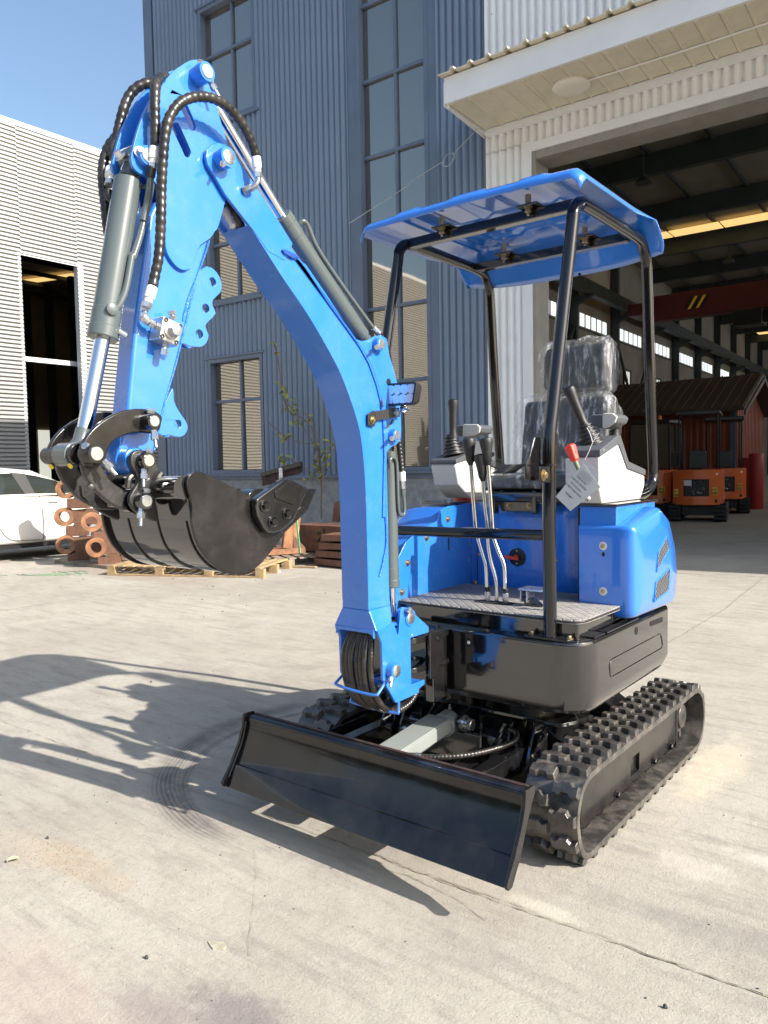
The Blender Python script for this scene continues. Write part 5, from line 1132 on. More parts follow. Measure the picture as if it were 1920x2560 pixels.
def dens(prof, n): # resample a closed outline
    P = [Vector(p) for p in prof]; Ls = [0]
    for i in range(len(P)): Ls.append(Ls[-1]+(P[(i+1) % len(P)]-P[i]).length)
    out = []
    for k in range(n):
        s_ = k/n*Ls[-1]; i = 0
        while Ls[i+1] < s_: i += 1
        out.append(tuple(P[i].lerp(P[(i+1) % len(P)], (s_-Ls[i])/max(Ls[i+1]-Ls[i], 1e-6))))
    return out
film('plastic_cover', dens([(0.345, 1.735), (0.345, 1.95), (0.39, 1.985), (0.46, 1.98), (0.49, 1.90), (0.47, 1.75), (0.40, 1.735)], 40), SC-0.125, SC+0.225, .012, 1.0, hb)
film('plastic_cover', dens([(0.22, 1.33), (0.27, 1.50), (0.315, 1.70), (0.37, 1.735), (0.46, 1.68), (0.44, 1.33)], 44), SC-0.24, SC+0.25, .014, 5.0, bk)
film('plastic_cover', dens([(-0.05, 1.30), (-0.055, 1.352), (0.02, 1.368), (0.30, 1.36), (0.32, 1.30)], 40), SC-0.23, SC+0.215, .010, 9.0, seat)
b = B(); b.loft([[(SC-.13+.05*math.cos(t)+.07*j*.3, .0+.06*math.sin(t)+.02*j, 1.365+.02*j+.006*math.sin(5*t)) for t in [k*.628 for k in range(10)]] for j in range(3)]); b.obj('seat_belt', 'blackmatt', seat, sharp=60)
b = B(); b.prism('x', rnd([(-0.03, 1.235), (-0.05, 1.284), (0.40, 1.284), (0.40, 1.235)], .01), SC-.18, SC+.19); b.obj('seat_pan', 'black', seat, .004)
sb = [(-0.0257,1.2723),(0.1785,1.2736),(0.1665,1.217),(0.1546,1.192),(-0.0017,1.1923),(-0.018,1.2212)]
b = B(); b.prism('y', rnd(sb, .006), -0.002, 0.01)
for p in (sb[0], sb[1]): b.box(p[0]-.008, p[0]+.008, -.04, .0, p[1]-.09, p[1]+.015)
br = b.obj('seat_bracket', 'black', EX, .002)
for (u, v), p in zip(((525,1055),(755,1060),(540,1035),(585,1118),(710,1118)), [(-0.0128,-0.003,1.2624),(0.1707,-0.003,1.2604),(-0.0003,-0.003,1.2769),(0.0358,-0.003,1.2174),(0.1354,-0.003,1.2191)]):
    b = B(); b.bolt(p, (0, -1, 0), .008 if v > 1100 else .006, .01); b.obj('bolt', 'gold' if v > 1100 or u == 540 else 'zinc', br)

# ---- consoles and joysticks
def bellows(p, d, parent, r0=.047, r1=.023, h=.098, n=6):
    prof = [(0, r0+.004)]
    for k in range(n):
        t = k/n; r = r0+(r1-r0)*t; prof += [(h*t+.002, r+.003), (h*(t+.45/n), r+.002), (h*(t+.55/n), r-.006), (h*(t+.95/n), r-.007)]
    prof.append((h, r1)); b = B(); b.lathe(p, d, prof, 28); return b.obj('rubber_boot', 'blackmatt', parent, sharp=60)
def joystick(p, tip, parent, name='joystick'):
    p = Vector(p); tip = Vector(tip); d = (tip-p); L_ = d.length; b = B()
    b.lathe(p, d, [(L_*.22, .024), (L_*.30, .023), (L_*.40, .017), (L_*.50, .0185), (L_*.72, .0195), (L_*.84, .022), (L_*.92, .0250), (L_*.97, .0235), (L_*.995, .016), (L_, .004)], 24)
    j = b.obj(name, 'blackmatt', parent); return j
cw = B(); cw.prism('x', rnd([(-0.185, 1.243), (-0.215, 1.30), (-0.215, 1.425), (-0.02, 1.478), (0.075, 1.378), (0.285, 1.345), (0.285, 1.30), (0.235, 1.243)], .01), 0.405, 0.550); cR = cw.obj('right_console', 'conswhite', EX, .012, 3)
b = B(); b.prism('x', rnd([(-0.218, 1.4255), (-0.212, 1.455), (-0.03, 1.515), (0.0, 1.512), (0.088, 1.408), (0.29, 1.372), (0.288, 1.3455), (0.074, 1.3785), (-0.021, 1.4785)], .008), 0.402, 0.553); b.obj('console_cap', 'consgrey', cR, .008, 3)
for p in [(-0.1509,1.4205),(-0.1796,1.4547),(0.2378,1.3219)]:
    disc((.5505, p[0], p[1]), (1, 0, 0), .004, 'screw', 'cable', cR, .003, 10)
jb = [(0.4742,-0.11,1.4831)][0]; jt = [(0.3949,-0.16,1.7136)][0]
jd = Vector(jt)-Vector(jb); bellows(Vector(jb)-jd.normalized()*.01, jd, cR); joystick(jb, jt, cR)
ar = [(0.4057,0.12,1.5674),(0.4094,0.12,1.6083),(0.4696,0.12,1.6083),(0.5147,0.12,1.6058),(0.5319,0.12,1.5914),(0.5216,0.12,1.5686),(0.494,0.12,1.5497),(0.473,0.12,1.5439)]
b = B(); b.prism('y', rnd([(p[0], p[2]) for p in (ar[0], ar[1], ar[3], ar[4], ar[5], ar[7])], .012), 0.02, 0.15); b.obj('armrest', 'consgrey', cR, .012, 3)
b = B(); b.prism('y', rnd([(ar[2][0], ar[2][2]+.002), (ar[3][0], ar[3][2]+.002), (ar[4][0]+.002, ar[4][2]), (ar[5][0]+.002, ar[5][2]), (ar[6][0], ar[6][2]), (ar[7][0]-.004, ar[7][2])], .008), 0.008, 0.0195); b.obj('armrest_end', 'conswhite', cR, .005, 3)
b = B(); b.lathe((0.47, .14, 1.50), (0, 0, 1), [(0, .03), (.03, .022), (.045, .022)], 14); b.obj('armrest_post', 'blackmatt', cR)
# left
lprof = rnd([(0.035, 1.250), (-0.06, 1.315), (-0.085, 1.40), (-0.075, 1.415), (0.02, 1.43), (0.12, 1.42), (0.36, 1.375), (0.36, 1.33), (0.20, 1.250)], .012)
b = B(); b.prism('x', lprof, -0.335, -0.195); cL = b.obj('left_console', 'conswhite', EX, .014, 3)
b = B(); b.prism('x', rnd([(-0.088, 1.4105), (-0.082, 1.432), (-0.01, 1.452), (0.03, 1.462), (0.08, 1.52), (0.12, 1.52), (0.16, 1.45), (0.36, 1.405), (0.37, 1.376), (0.12, 1.4205), (0.02, 1.4305), (-0.07, 1.4155)], .008), -0.338, -0.192); b.obj('console_cap', 'consgrey', cL, .009, 3)
jb = [(-0.2584,0.0,1.4572)][0]; jt = [(-0.2592,0.0,1.719)][0]; jd = Vector(jt)-Vector(jb)
bellows(Vector(jb)-jd.normalized()*.004, (Vector([(-0.2778,0.0,1.5588)][0])-Vector(jb)), cL); joystick(Vector(jb)+Vector((-.005, 0, .01)), jt, cL)
ar = [(-0.3057,0.16,1.5561),(-0.3024,0.16,1.5989),(-0.2385,0.16,1.5982),(-0.1583,0.16,1.5944),(-0.1444,0.16,1.5815),(-0.15,0.16,1.5558),(-0.1766,0.16,1.5432),(-0.2375,0.16,1.5378)]
b = B(); b.prism('y', rnd([(p[0], p[2]) for p in (ar[0], ar[1], ar[3], ar[4], ar[5], ar[7])], .012), 0.06, 0.18); b.obj('armrest', 'consgrey', cL, .012, 3)
b = B(); b.prism('y', rnd([(ar[2][0], ar[2][2]+.002), (ar[3][0], ar[3][2]+.002), (ar[4][0]+.002, ar[4][2]), (ar[5][0]+.002, ar[5][2]), (ar[6][0], ar[6][2]), (ar[7][0]-.004, ar[7][2])], .008), 0.048, 0.0595); b.obj('armrest_end', 'conswhite', cL, .005, 3)
b = B(); q = [(-0.15,0.1732,1.4543),(-0.15,0.2034,1.435),(-0.15,0.2342,1.4233),(-0.15,0.2972,1.4073)]; b.lathe(q[0], (.3, -1, .2), [(0, .012), (.01, .012)], 14); b.obj('key_switch', 'blackmatt', cL, .002); b = B(); b.obox(q[2], (.03, .012, .02), (1, .3, -.3), (0, 1, 0)); b.tube([q[2], q[3]], .0025, 5, 1); b.obj('ignition_key', 'blackmatt', cL, .002)

# ---- canopy frame and roof
PR = 0.0245
def yz(seq, x): return [(x, y, z) for y, z in seq]
rpost = [(-0.541, 0.779), (-0.546, 1.10), (-0.546, 1.30), (-0.538, 1.50), (-0.515, 1.60), (-0.432, 1.928), (-0.345, 2.27), (-0.325, 2.345), (-0.28, 2.385), (-0.20, 2.395), (0.1, 2.395), (0.33, 2.392), (0.405, 2.375), (0.447, 2.32), (0.465, 2.22), (0.50, 1.80), (0.5436, 1.4135), (0.545, 1.33), (0.50, 1.285), (0.40, 1.258), (0.25, 1.25)]
PXR, PXL = 0.497, -0.32
for nm, x in (('right', PXR), ('left', PXL)):
    b = B(); q = rpost if x > 0 else rpost[:-3]+[(0.545, 1.20), (0.545, 0.77)]
    b.tube(yz(q, x), PR, 16, 5); b.obj('canopy_post', 'blackpipe', EX, sharp=80)
b = B(); b.tube([(-0.32, -0.543, 1.137), (0.1, -0.543, 1.141), (0.497, -0.543, 1.146)], 0.0205, 16, 1); b.obj('front_crossbar', 'blackpipe', EX)
for y in (-0.262, 0.29):
    b = B(); b.box(-0.297, 0.474, y-0.022, y+0.022, 2.368, 2.408); b.obj('canopy_crossbar', 'black', EX, .004)
b = B(); q = [(-0.6002,1.4979),(-0.5566,1.5016),(-0.5548,1.3428),(-0.6688,1.3456),(-0.6642,1.4116),(-0.6376,1.4336)]; b.prism('x', rnd(q, .006), .465, .471); bp_ = b.obj('post_bracket', 'black', EX, .002)
q = [(-0.6816,1.3948),(-0.5965,1.394),(-0.5909,1.338),(-0.6765,1.3403)]; b = B(); b.prism('x', rnd(q, .004), .521, .527); b.obj('bracket_tab', 'blackworn', bp_, .002); p = [(-0.6497,1.3643)][0]; b = B(); b.bolt((.527, p[0], p[1]), (1, 0, 0), .012, .012); b.obj('bolt', 'gold', bp_)
b = B(); b.lathe((.497, -.542, 1.395), (0, 0, 1), [(0, .032), (.008, .032)], 20); b.obj('post_collar', 'blackworn', bp_)
# moulded roof: grid surface with ribs, drooping rear lip
NX, NY = 60, 44; X0_, X1_, Y0_, Y1_ = -0.452, 0.590, -0.462, 0.450
def roofz(x, y):
    u = (x-X0_)/(X1_-X0_); v = (y-Y0_)/(Y1_-Y0_)
    z = 2.474
    ex = min(u, 1-u)*(X1_-X0_)
    z -= (0.045*max(0, 1-ex/0.045)**2)*max(0.25, 1-max(0, (v-.6)/.4)); z -= 0.045*max(0, 1-(y-Y0_)/0.05)**2
    d = max(0, (v-0.84)/0.16); z -= 0.165*d**1.25*(1-.28*min(1, abs(x-.0825)/.5175)**3)
    # three raised pads running front to back and a centre panel
    def pad(c, w_, h_): return h_*max(0, min(1, (w_-abs(x-c))/0.025))
    inn = min(1, max(0, (v-0.02)/0.05))*min(1, max(0, (0.93-v)/0.05))
    z += (pad(-0.20, .07, .014)+pad(0.09, .09, .014)+pad(0.38, .07, .014))*inn
    z += 0.010*max(0, min(1, (0.27-abs(x-.09))/.03))*max(0, min(1, (0.15-abs(y-.02))/.03))
    return z
def roofxy(x, y):
    # round the plan corners
    cx, cy_ = (X0_+X1_)/2, (Y0_+Y1_)/2; hx, hy, r = (X1_-X0_)/2, (Y1_-Y0_)/2, 0.045
    dx, dy = x-cx, y-cy_; ax, ay = abs(dx), abs(dy)
    if ax > hx-r and ay > hy-r:
        qx, qy = ax-(hx-r), ay-(hy-r); m_ = max(qx, qy); L_ = math.hypot(qx, qy)
        if L_ > 0: qx, qy = qx/L_*m_, qy/L_*m_
        ax, ay = hx-r+qx, hy-r+qy
    rear = max(0, (dy/hy-.7)/.3)
    return cx+math.copysign(ax, dx), cy_+math.copysign(ay, dy)+rear*0.02*(1-(dx/hx)**2)
V = []; F = []
for j in range(NY+1):
    for i in range(NX+1):
        x = X0_+(X1_-X0_)*i/NX; y = Y0_+(Y1_-Y0_)*j/NY; X_, Y_ = roofxy(x, y); V.append((X_, Y_, roofz(x, y)-0.012*((X_-.08)/.52)**2))
for j in range(NY):
    for i in range(NX): k = j*(NX+1)+i; F.append((k, k+1, k+NX+2, k+NX+1))
b = B(); b.add(V, F); rfo = b.obj('canopy_roof', 'bluegloss', EX, sharp=60)
so_ = rfo.modifiers.new('thick', 'SOLIDIFY'); so_.thickness = 0.006; so_.offset = -1
for (x, y) in ((-0.105, -0.28), (0.30, -0.28), (-0.11, 0.27), (0.30, 0.27)):
    b = B(); b.box(x-.045, x+.045, y-.045 if y < 0 else y-.055, y+.03, 2.4085, 2.4180); mp_ = b.obj('mount_plate', 'black', EX, .004)
    yy = y-.03 if y < 0 else y-.04; b = B(); b.lathe((x, yy, 2.4182), (0, 0, 1), [(0, .012), (.035, .012)], 12); b.lathe((x, yy, 2.4083), (0, 0, -1), [(0, .016), (.006, .016), (.007, .010), (.012, .013), (.022, .013), (.024, .006), (.034, .006)], 14); b.obj('mount_bolt', 'gold', mp_)
b = B(); q = [(0.184,0.44,2.3036)][0]; b.lathe((q[0], .435, q[2]), (0, -1, 0), [(0, .007), (.002, .007)], 12); b.obj('drain_hole', 'void', rfo)

# ================================================================ BOOM, STICK, BUCKET
def pinboss(p, r, L_, parent, mat, capmat='zinc', rc=None, nm='pin_boss'):
    """boss on the +x side ending at p with a plated pin face"""
    p = Vector(p); rc = rc or r*0.72
    b = B(); b.lathe((p.x-L_, p.y, p.z), (1, 0, 0), [(0, r), (L_-.004, r), (L_-.001, r*.96), (L_-.001, rc*1.05)], 32); o = b.obj(nm, mat, parent, sharp=30)
    b = B(); b.lathe((p.x-.004, p.y, p.z), (1, 0, 0), [(0, rc), (.0045, rc), (.0055, rc*.93)], 28); b.obj('pin', capmat, o)
    return o
def nipple(p, d, parent, L_=0.035):
    b = B(); d = Vector(d).normalized(); b.lathe(p, d, [(0, .0075), (L_*.35, .0075)], 6); b.lathe(Vector(p)+d*L_*.35, d, [(0, .0095), (L_*.35, .0095)], 6); b.lathe(Vector(p)+d*L_*.7, d, [(0, .005), (L_*.55, .0045)], 10)
    return b.obj('keeper_bolt', 'zinc', parent)
HB = 0.060
BX = HB
# outline of the boom side (y,z)
lower = [(-1.5493,2.0989),(-1.5334,2.0841),(-1.4286,1.981),(-1.3269,1.8906),(-1.2524,1.8131),(-1.205,1.7586),(-1.1652,1.7076),(-1.1112,1.6125),(-1.0747,1.5259),(-1.0577,1.4306),(-1.0505,1.3342),(-1.0479,1.2218)]+[(-1.047,1.0847),(-1.0464,0.9373)]
upper = [(-0.9254,0.8992),(-0.9294,0.9862),(-0.9274,1.204),(-0.9303,1.4006)]+[(-0.9383,1.5295),(-0.9463,1.6213),(-0.9678,1.6852),(-1.0071,1.7593),(-1.056,1.8114),(-1.0992,1.8438),(-1.2388,1.9568),(-1.3223,2.0262),(-1.4013,2.089),(-1.4502,2.1313)]
b = B(); b.prism('x', smooth(lower[:12], 3)+lower[12:]+upper, -HB, HB); boom = b.obj('boom', 'blue', EX, .005, 3, sharp=35)
# top fork plates
eye = [(-1.53,2.0822),(-1.6358,2.1603),(-1.6694,2.1983),(-1.6941,2.2244),(-1.6998,2.2425),(-1.696,2.2617),(-1.6769,2.2832),(-1.6548,2.2954),(-1.6305,2.2976),(-1.6084,2.2902),(-1.5549,2.2442),(-1.5038,2.202),(-1.426,2.1313),(-1.375,2.0835),(-1.4089,2.0245),(-1.4801,2.0394)]
for x0, x1 in ((HB-.010, HB+.002), (-HB-.002, -HB+.010)):
    b = B(); b.prism('x', rnd(eye, .008), x0, x1); b.obj('fork_plate', 'blue', boom, .003)
# gusset round the bend carrying both cylinder eyes
gus = [(-1.4252,2.0501),(-1.37,2.0419),(-1.3252,2.0308),(-1.2419,1.9617),(-1.0934,1.8305),(-1.0641,1.8277),(-1.034,1.8337),(-0.9957,1.851),(-0.9558,1.8611),(-0.9242,1.8519),(-0.9163,1.8267),(-0.9096,1.7946),(-0.8858,1.7506),(-0.8682,1.7055),(-0.8502,1.6665),(-0.8487,1.5993),(-0.8471,1.5352),(-0.8515,1.5012),(-0.8744,1.484),(-0.9135,1.4702),(-0.9357,1.4534),(-0.9423,1.2244),(-0.9638,1.2257),(-0.9483,1.4633),(-0.9521,1.5553),(-0.9627,1.6267),(-0.9871,1.69),(-1.0262,1.7572),(-1.0698,1.8032),(-1.1538,1.8793),(-1.2764,1.9735),(-1.3499,2.0346),(-1.4177,2.0406)]
for x0, x1 in ((HB+.0005, HB+.006), (-HB-.006, -HB-.0005)):
    b = B(); b.prism('x', gus, x0, x1); b.obj('gusset_plate', 'blue', boom, .002)
wl_ = [(HB+.004, y, z) for y, z in [(-1.3668,2.0451),(-1.3267,2.019),(-1.2435,1.9466),(-1.1041,1.8365),(-1.0563,1.7983),(-1.0123,1.752),(-0.973,1.678),(-0.9559,1.614),(-0.9477,1.5291),(-0.9472,1.3972),(-0.9479,1.2647)]+[(-0.9429,1.1397),(-0.9686,1.0571),(-0.9854,1.0199)]]
b = B(); b.tube(wl_, .0035, 6, 4); b.obj('weld_seam', 'blueweld', boom, kind='stuff')
q = [(-1.4284,2.052),(-1.422,2.0578),(-1.3666,2.0508),(-1.3547,2.0448),(-1.3832,2.0362),(-1.4186,2.043)]; b = B(); b.prism('x', q, HB+.001, HB+.010); b.obj('stop_tab', pbr('dark_blue_paint', (0.012, 0.06, 0.28), .35), boom, .002)
q = [(-0.9187,1.7134)][0]; disc((HB+.0065, q[0], q[1]-.012), (1, 0, 0), .012, 'plate_hole', 'void', boom, .001)
# foot: flared box and side plates
fz0, fz1 = 0.9175, 0.826
FY = lambda z: -1.0894+(0.9175-z)*0.35
b = B()
ft = [(-1.0458,0.9424),(-1.0468,0.9072)]; ftop = ft[0]; fmid = ft[1]
yb = -0.968
# flare: loft from the boom section to the wide foot
def sec(hw, y0, y1, z): return [(-hw, y0, z), (hw, y0, z), (hw, y1, z), (-hw, y1, z)]
b.loft([sec(HB, lower[-1][0], upper[0][0], lower[-1][1]+.004), sec(HB+.002, fmid[0], upper[0][0]+.003, fmid[1])], cap=True)
b.loft([sec(HB+.002, fmid[0], upper[0][0]+.003, fmid[1]+.0005), sec(.098, -1.052, -.962, .838)], cap=True)
b.obj('foot_flare', 'blue', boom, .004, sharp=30)
foot = [(-1.0469,0.8374),(-1.0261,0.7945),(-1.023,0.6644),(-0.9519,0.5659),(-0.9392,0.5639),(-0.8826,0.5654),(-0.8104,0.5677),(-0.8101,0.5825),(-0.7736,0.5902),(-0.7731,0.6092),(-0.857,0.6099),(-0.8577,0.7806),(-0.7418,0.7808),(-0.7413,0.8026),(-0.8693,0.8936),(-0.8953,0.9003),(-0.9129,0.8926),(-0.9226,0.85),(-0.9305,0.7968),(-0.9544,0.8529)]
for s in (1, -1):
    b = B(); b.prism('x', rnd(foot, .004, 2), min(s*.088, s*.100), max(s*.088, s*.100)); b.obj('foot_plate', 'blue', boom, .0025)
b = B(); cut = [(-.087, .842), (.087, .842), (.087, .812), (.078, .824), (.062, .829), (-.062, .829), (-.078, .824), (-.087, .812)]
b.prism('y', cut, -1.056, -1.046); b.obj('front_plate', 'blue', boom, .002)
sw = B(); sw.prism('x', rnd([(-0.765, .585), (-0.765, .61), (-0.85, .61), (-0.85, .78), (-0.735, .78), (-0.735, .80), (-.87, .83), (-.89, .60)], .004), -.0875, .0875); 
b = B(); b.box(-.086, .086, -.86, -.735, .782, .80); b.box(-.086, .086, -.86, -.765, .587, .604); b.obj('swing_casting', 'blue', EX, .004)
pinboss((HB+.045,)+[(-0.8596,0.8562)][0], .031, .05, boom, 'blue'); nipple((.085,)+[(-0.8417,0.8292)][0], (.3, -.15, -1), boom)
pinboss((.128,)+[(-0.979,0.6906)][0], .030, .036, boom, 'blue'); nipple((.118,)+[(-0.9974,0.6792)][0], (.3, -.55, -.8), boom)
b = B(); b.bolt((.112,)+[(-0.8815,0.885)][0], (.5, 0, 1), .009, .012); b.obj('keeper_bolt', 'zinc', boom)
# swing post of the upper frame
b = B()
for z0, z1 in ((.742, .766), (.632, .654)):
    b.prism('z', rnd([(-.085, -.575), (-.075, -.80), (0, -.87), (.075, -.80), (.10, -.575)], .04), z0, z1)
b.box(.088, .100, -.735, -.668, .60, .775); b.box(.05, .087, -.70, -.60, .50, .760); b.box(-.100, .04, -.60, -.576, .50, .775)
b.obj('swing_post', 'black', EX, .004)
b = B(); b.cyl((0, -.80, .58), (0, -.80, .80), .028, 20); b.obj('swing_pin', 'blackworn', EX)
b = B(); b.prism('x', [(-.60, .50), (-.575, .50), (-.575, .76), (-.66, .76), (-.68, .60)], .04, .052); b.obj('swing_bracket', 'black', EX, .002)
b = B(); b.tube([(0.03,-0.7567,0.6752),(0.03,-0.7144,0.6663),(0.03,-0.681,0.6537),(0.03,-0.6643,0.6388),(0.03,-0.6766,0.6371)], .008, 8); b.obj('swing_hose', 'blackmatt', EX)
# hose bundle in the foot
for i in range(7):
    x = -.070+i*.0205; w_ = 0 if i in (0, 5) else 0.12
    b = B(); dz = .004*(i % 3)
    b.tube([(x*.6, -.99, .87), (x*.8, -1.010-.003*(i % 2), .81), (x, -1.030-dz, .745), (x, -1.032-dz, .68), (x+.002, -1.015-dz, .61), (x*.95+.008, -.975, .552-dz), (x*.8+.015, -.92, .520), (x*.7+.025, -.87, .516), (x*.6+.035, -.81, .535), (x*.5+.03, -.75, .575)], .0105, 10, 6, wrap=w_ or .03, pitch=.012)
    b.obj('boom_hose', 'hose', EX)
b = B(); b.tube([(.099, -1.010, .655), (.099, -1.045, .628), (.088, -1.058, .618), (.0, -1.062, .620), (-.088, -1.055, .626), (-.099, -1.040, .632), (-.099, -1.005, .650)], .0052, 8, 3); b.obj('hose_hoop', 'blue', EX)
b = B(); b.tube([(.099, -.935, .565), (.099, -.938, .532), (.094, -.942, .526), (.0, -.955, .528), (-.094, -.965, .538), (-.099, -.962, .545), (-.099, -.955, .575)], .0052, 8, 3); b.obj('hose_hoop', 'blue', EX)
b = B(); q = [(0.06,-0.9734,0.5053),(0.06,-0.9353,0.5108)]; b.cyl(q[0], q[1], .003, 6); b.obj('split_pin', 'zinc', EX)

# ---- cylinders
def cylinder(nm, barrel0, barrel1, rb, rod0, rod1, rr_, collar=None):
    b = B(); a, c = Vector(barrel0), Vector(barrel1); L_ = (c-a).length
    b.lathe(a, c-a, [(0, rb*.8), (.004, rb), (L_-.075, rb), (L_-.073, rb*1.05), (L_-.030, rb*1.05), (L_-.028, rb*1.09), (L_-.003, rb*1.09), (L_, rb*1.02)], 36)
    o = b.obj(nm, 'grey', EX, sharp=30)
    b = B(); b.cyl(rod0, rod1, rr_, 28); b.obj('piston_rod', 'chrome', o); return o
bt, bb_ = [(0.0,-1.901,2.1423)][0], [(0.0,-1.9913,1.7317)][0]
c1_ = cylinder('bucket_cylinder', bt, bb_, .0345, bb_, [(0.0,-2.0508,1.4987)][0], .0185)
b = B(); q = [(0.0,-2.0504,1.5062),(0.0,-2.0604,1.476)]; b.lathe(q[0], Vector(q[1])-Vector(q[0]), [(0, .0195), (.03, .0205), (.055, .03), (.07, .032)], 24); b.obj('rod_end', 'grey', c1_)
pt = (-.05,)+[(-1.8759,2.1991)][0]
b = B(); b.lathe((-.032, pt[1], pt[2]), (1, 0, 0), [(0, .036), (.064, .036)], 28); b.cyl((0, pt[1], pt[2]), bt, .026, 20); b.obj('cylinder_eye', 'grey', c1_, .003)
t1 = [(0.035,-1.8546,2.1468),(0.036,-1.8623,2.1131),(0.038,-1.8726,2.0787),(0.04,-1.8996,1.994),(0.04,-1.9239,1.9332)]+[(0.04,-1.9257,1.9387),(0.04,-1.9469,1.8539),(0.036,-1.9663,1.8111),(0.03,-1.9801,1.7988)]
b = B(); b.tube(t1, .0085, 10, 5); b.obj('steel_pipe', 'grey', c1_)
b = B(); b.cyl([(0.0,-1.8816,2.1257)][0], [(0.036,-1.8673,2.1274)][0], .005, 8); b.obj('pipe_clip', 'grey', c1_)
q = [(0.03,-1.9829,1.7994)][0]; b = B(); b.lathe((0.025, q[1], q[2]), (1, -.2, 0), [(0, .015), (.018, .015), (.02, .010)], 16); b.obj('pipe_boss', 'grey', c1_)
b = B(); q = [(-0.02,-1.936,2.0856),(-0.03,-1.9407,2.0994),(-0.03,-1.94,2.1149)]; b.tube(q, .009, 10, 3); b.obj('pipe_elbow', 'blackmatt', c1_)
b = B(); q = [(0.03,-1.9678,1.7513),(0.03,-1.9451,1.7414)]; b.cyl(q[0], q[1], .009, 10); b.obj('plug', 'zinc', c1_, .002)
# stick cylinder on top of the boom
s0, s1 = [(0.0,-0.9824,1.8588)][0], [(0.0,-1.3613,2.182)][0]
c2_ = cylinder('stick_cylinder', s0, s1, .031, s1, [(0.0,-1.6144,2.4275)][0], .0165)
pe = [(0.0,-0.9305,1.8486)][0]
b = B(); b.cyl(s0, pe, .020, 16); b.obj('cylinder_eye', 'grey', c2_)
b = B(); b.tube([(0.02,-1.3032,2.1673),(0.03,-1.2953,2.1756),(0.03,-1.274,2.1658)]+[(0.03,-1.2365,2.11),(0.03,-1.1487,2.0342),(0.03,-0.9762,1.9046),(0.03,-0.9536,1.8913)], .0075, 10, 4); b.obj('steel_pipe', 'grey', c2_)
b = B(); q = [(0.03,-0.9536,1.8913),(0.04,-0.9319,1.87)]; b.cyl(q[0], q[1], .012, 6); b.obj('hose_fitting', 'zinc', c2_, .002)
b = B(); b.tube([(0.04,-0.9371,1.8727),(0.03,-0.8929,1.8462),(0.0,-0.8332,1.8157),(-0.02,-0.7865,1.7463)], .010, 10, 5, wrap=.15, pitch=.014); b.obj('cylinder_hose', 'hose', EX)
# boom cylinder behind the mast
m0, m1 = [(0.0,-0.8387,1.4603)][0], [(0.0,-0.8386,0.9563)][0]
c3_ = cylinder('boom_cylinder', m0, m1, .029, m1, [(0.0,-0.8368,0.8479)][0], .0155)
b = B(); b.box(-.012, .012, m0[1]-.03, m0[1]+.02, m0[2]-.01, m0[2]+.09); b.obj('cylinder_eye', 'blackmatt', c3_, .006)
b = B(); b.tube([(0.03,-0.8734,1.3973),(0.035,-0.8791,1.4251),(0.035,-0.8616,1.4372),(0.035,-0.8417,1.4249),(0.035,-0.8368,1.3897),(0.035,-0.832,1.2481),(0.035,-0.8149,1.2241),(0.035,-0.7981,1.2284),(0.035,-0.795,1.2533),(0.035,-0.7991,1.3)], .0065, 10, 4); b.obj('steel_pipe', 'grey', c3_)
b = B(); b.tube([(0.035,-0.825,1.4989),(0.035,-0.8172,1.4602),(0.035,-0.8107,1.4177),(0.035,-0.807,1.3822)], .0105, 12, 5, wrap=.16, pitch=.014); b.obj('cylinder_hose', 'hose', EX)
b = B(); q = [(0.035,-0.8069,1.384),(0.035,-0.8043,1.3501),(0.035,-0.8015,1.3215),(0.035,-0.7992,1.2965)]; b.cyl(q[0], q[1], .0125, 14); hf = b.obj('hose_fitting', 'label', EX); b = B(); b.cyl(q[1], q[2], .011, 6); b.obj('crimp', 'zinc', hf); b = B(); b.cyl(q[2], q[3], .009, 6); b.obj('nut', 'grey', hf)
pinboss((HB+.030,)+[(-0.9827,1.8239)][0], .024, .035, boom, 'blue'); nipple((HB+.024,)+[(-0.9994,1.8155)][0], (.5, -.8, -.3), boom)
pinboss((HB+.030,)+[(-0.9037,1.5145)][0], .023, .035, boom, 'blue'); nipple((HB+.022,)+[(-0.9215,1.506)][0], (.5, -.8, -.2), boom)
# ---- work lamp on the boom
lm = [(0.15,-1.0378,1.68),(0.15,-0.8654,1.6993),(0.15,-0.8896,1.6188),(0.15,-1.0549,1.6058)]
lf = Vector((.12, -1, -.05)).normalized()
cL_ = sum((Vector(p) for p in [(0.0586,-0.92,1.6949),(0.1906,-0.92,1.693),(0.1727,-0.92,1.6145),(0.0445,-0.92,1.6188)]), Vector())/4
q = [Vector(p) for p in [(0.0586,-0.92,1.6949),(0.1906,-0.92,1.693),(0.1727,-0.92,1.6145),(0.0445,-0.92,1.6188)]]
ux = ((q[1]-q[0])+(q[2]-q[3])).normalized(); uz = ((q[0]-q[3])+(q[1]-q[2])).normalized(); wd = ((q[1]-q[0]).length+(q[2]-q[3]).length)/2; hg = ((q[0]-q[3]).length+(q[1]-q[2]).length)/2
def lp_(a, c, y): v = cL_+ux*a+uz*c; return (v.x, v.y+y, v.z)
b = B(); o1 = rnd([(-wd/2, -hg/2), (wd/2, -hg/2), (wd/2, hg/2), (-wd/2, hg/2)], .012); i1 = rnd([(-wd/2+.007, -hg/2+.007), (wd/2-.007, -hg/2+.007), (wd/2-.007, hg/2-.007), (-wd/2+.007, hg/2-.007)], .008)
tri = len(o1); b.loft([[lp_(a*.86, c*.80, .045) for a, c in o1], [lp_(a, c, .018) for a, c in o1], [lp_(a, c, -.002) for a, c in o1], [lp_(a, c, -.002) for a, c in i1], [lp_(a, c, .008) for a, c in i1]]); lamp = b.obj('work_lamp', 'blackmatt', EX, sharp=30)
b = B()
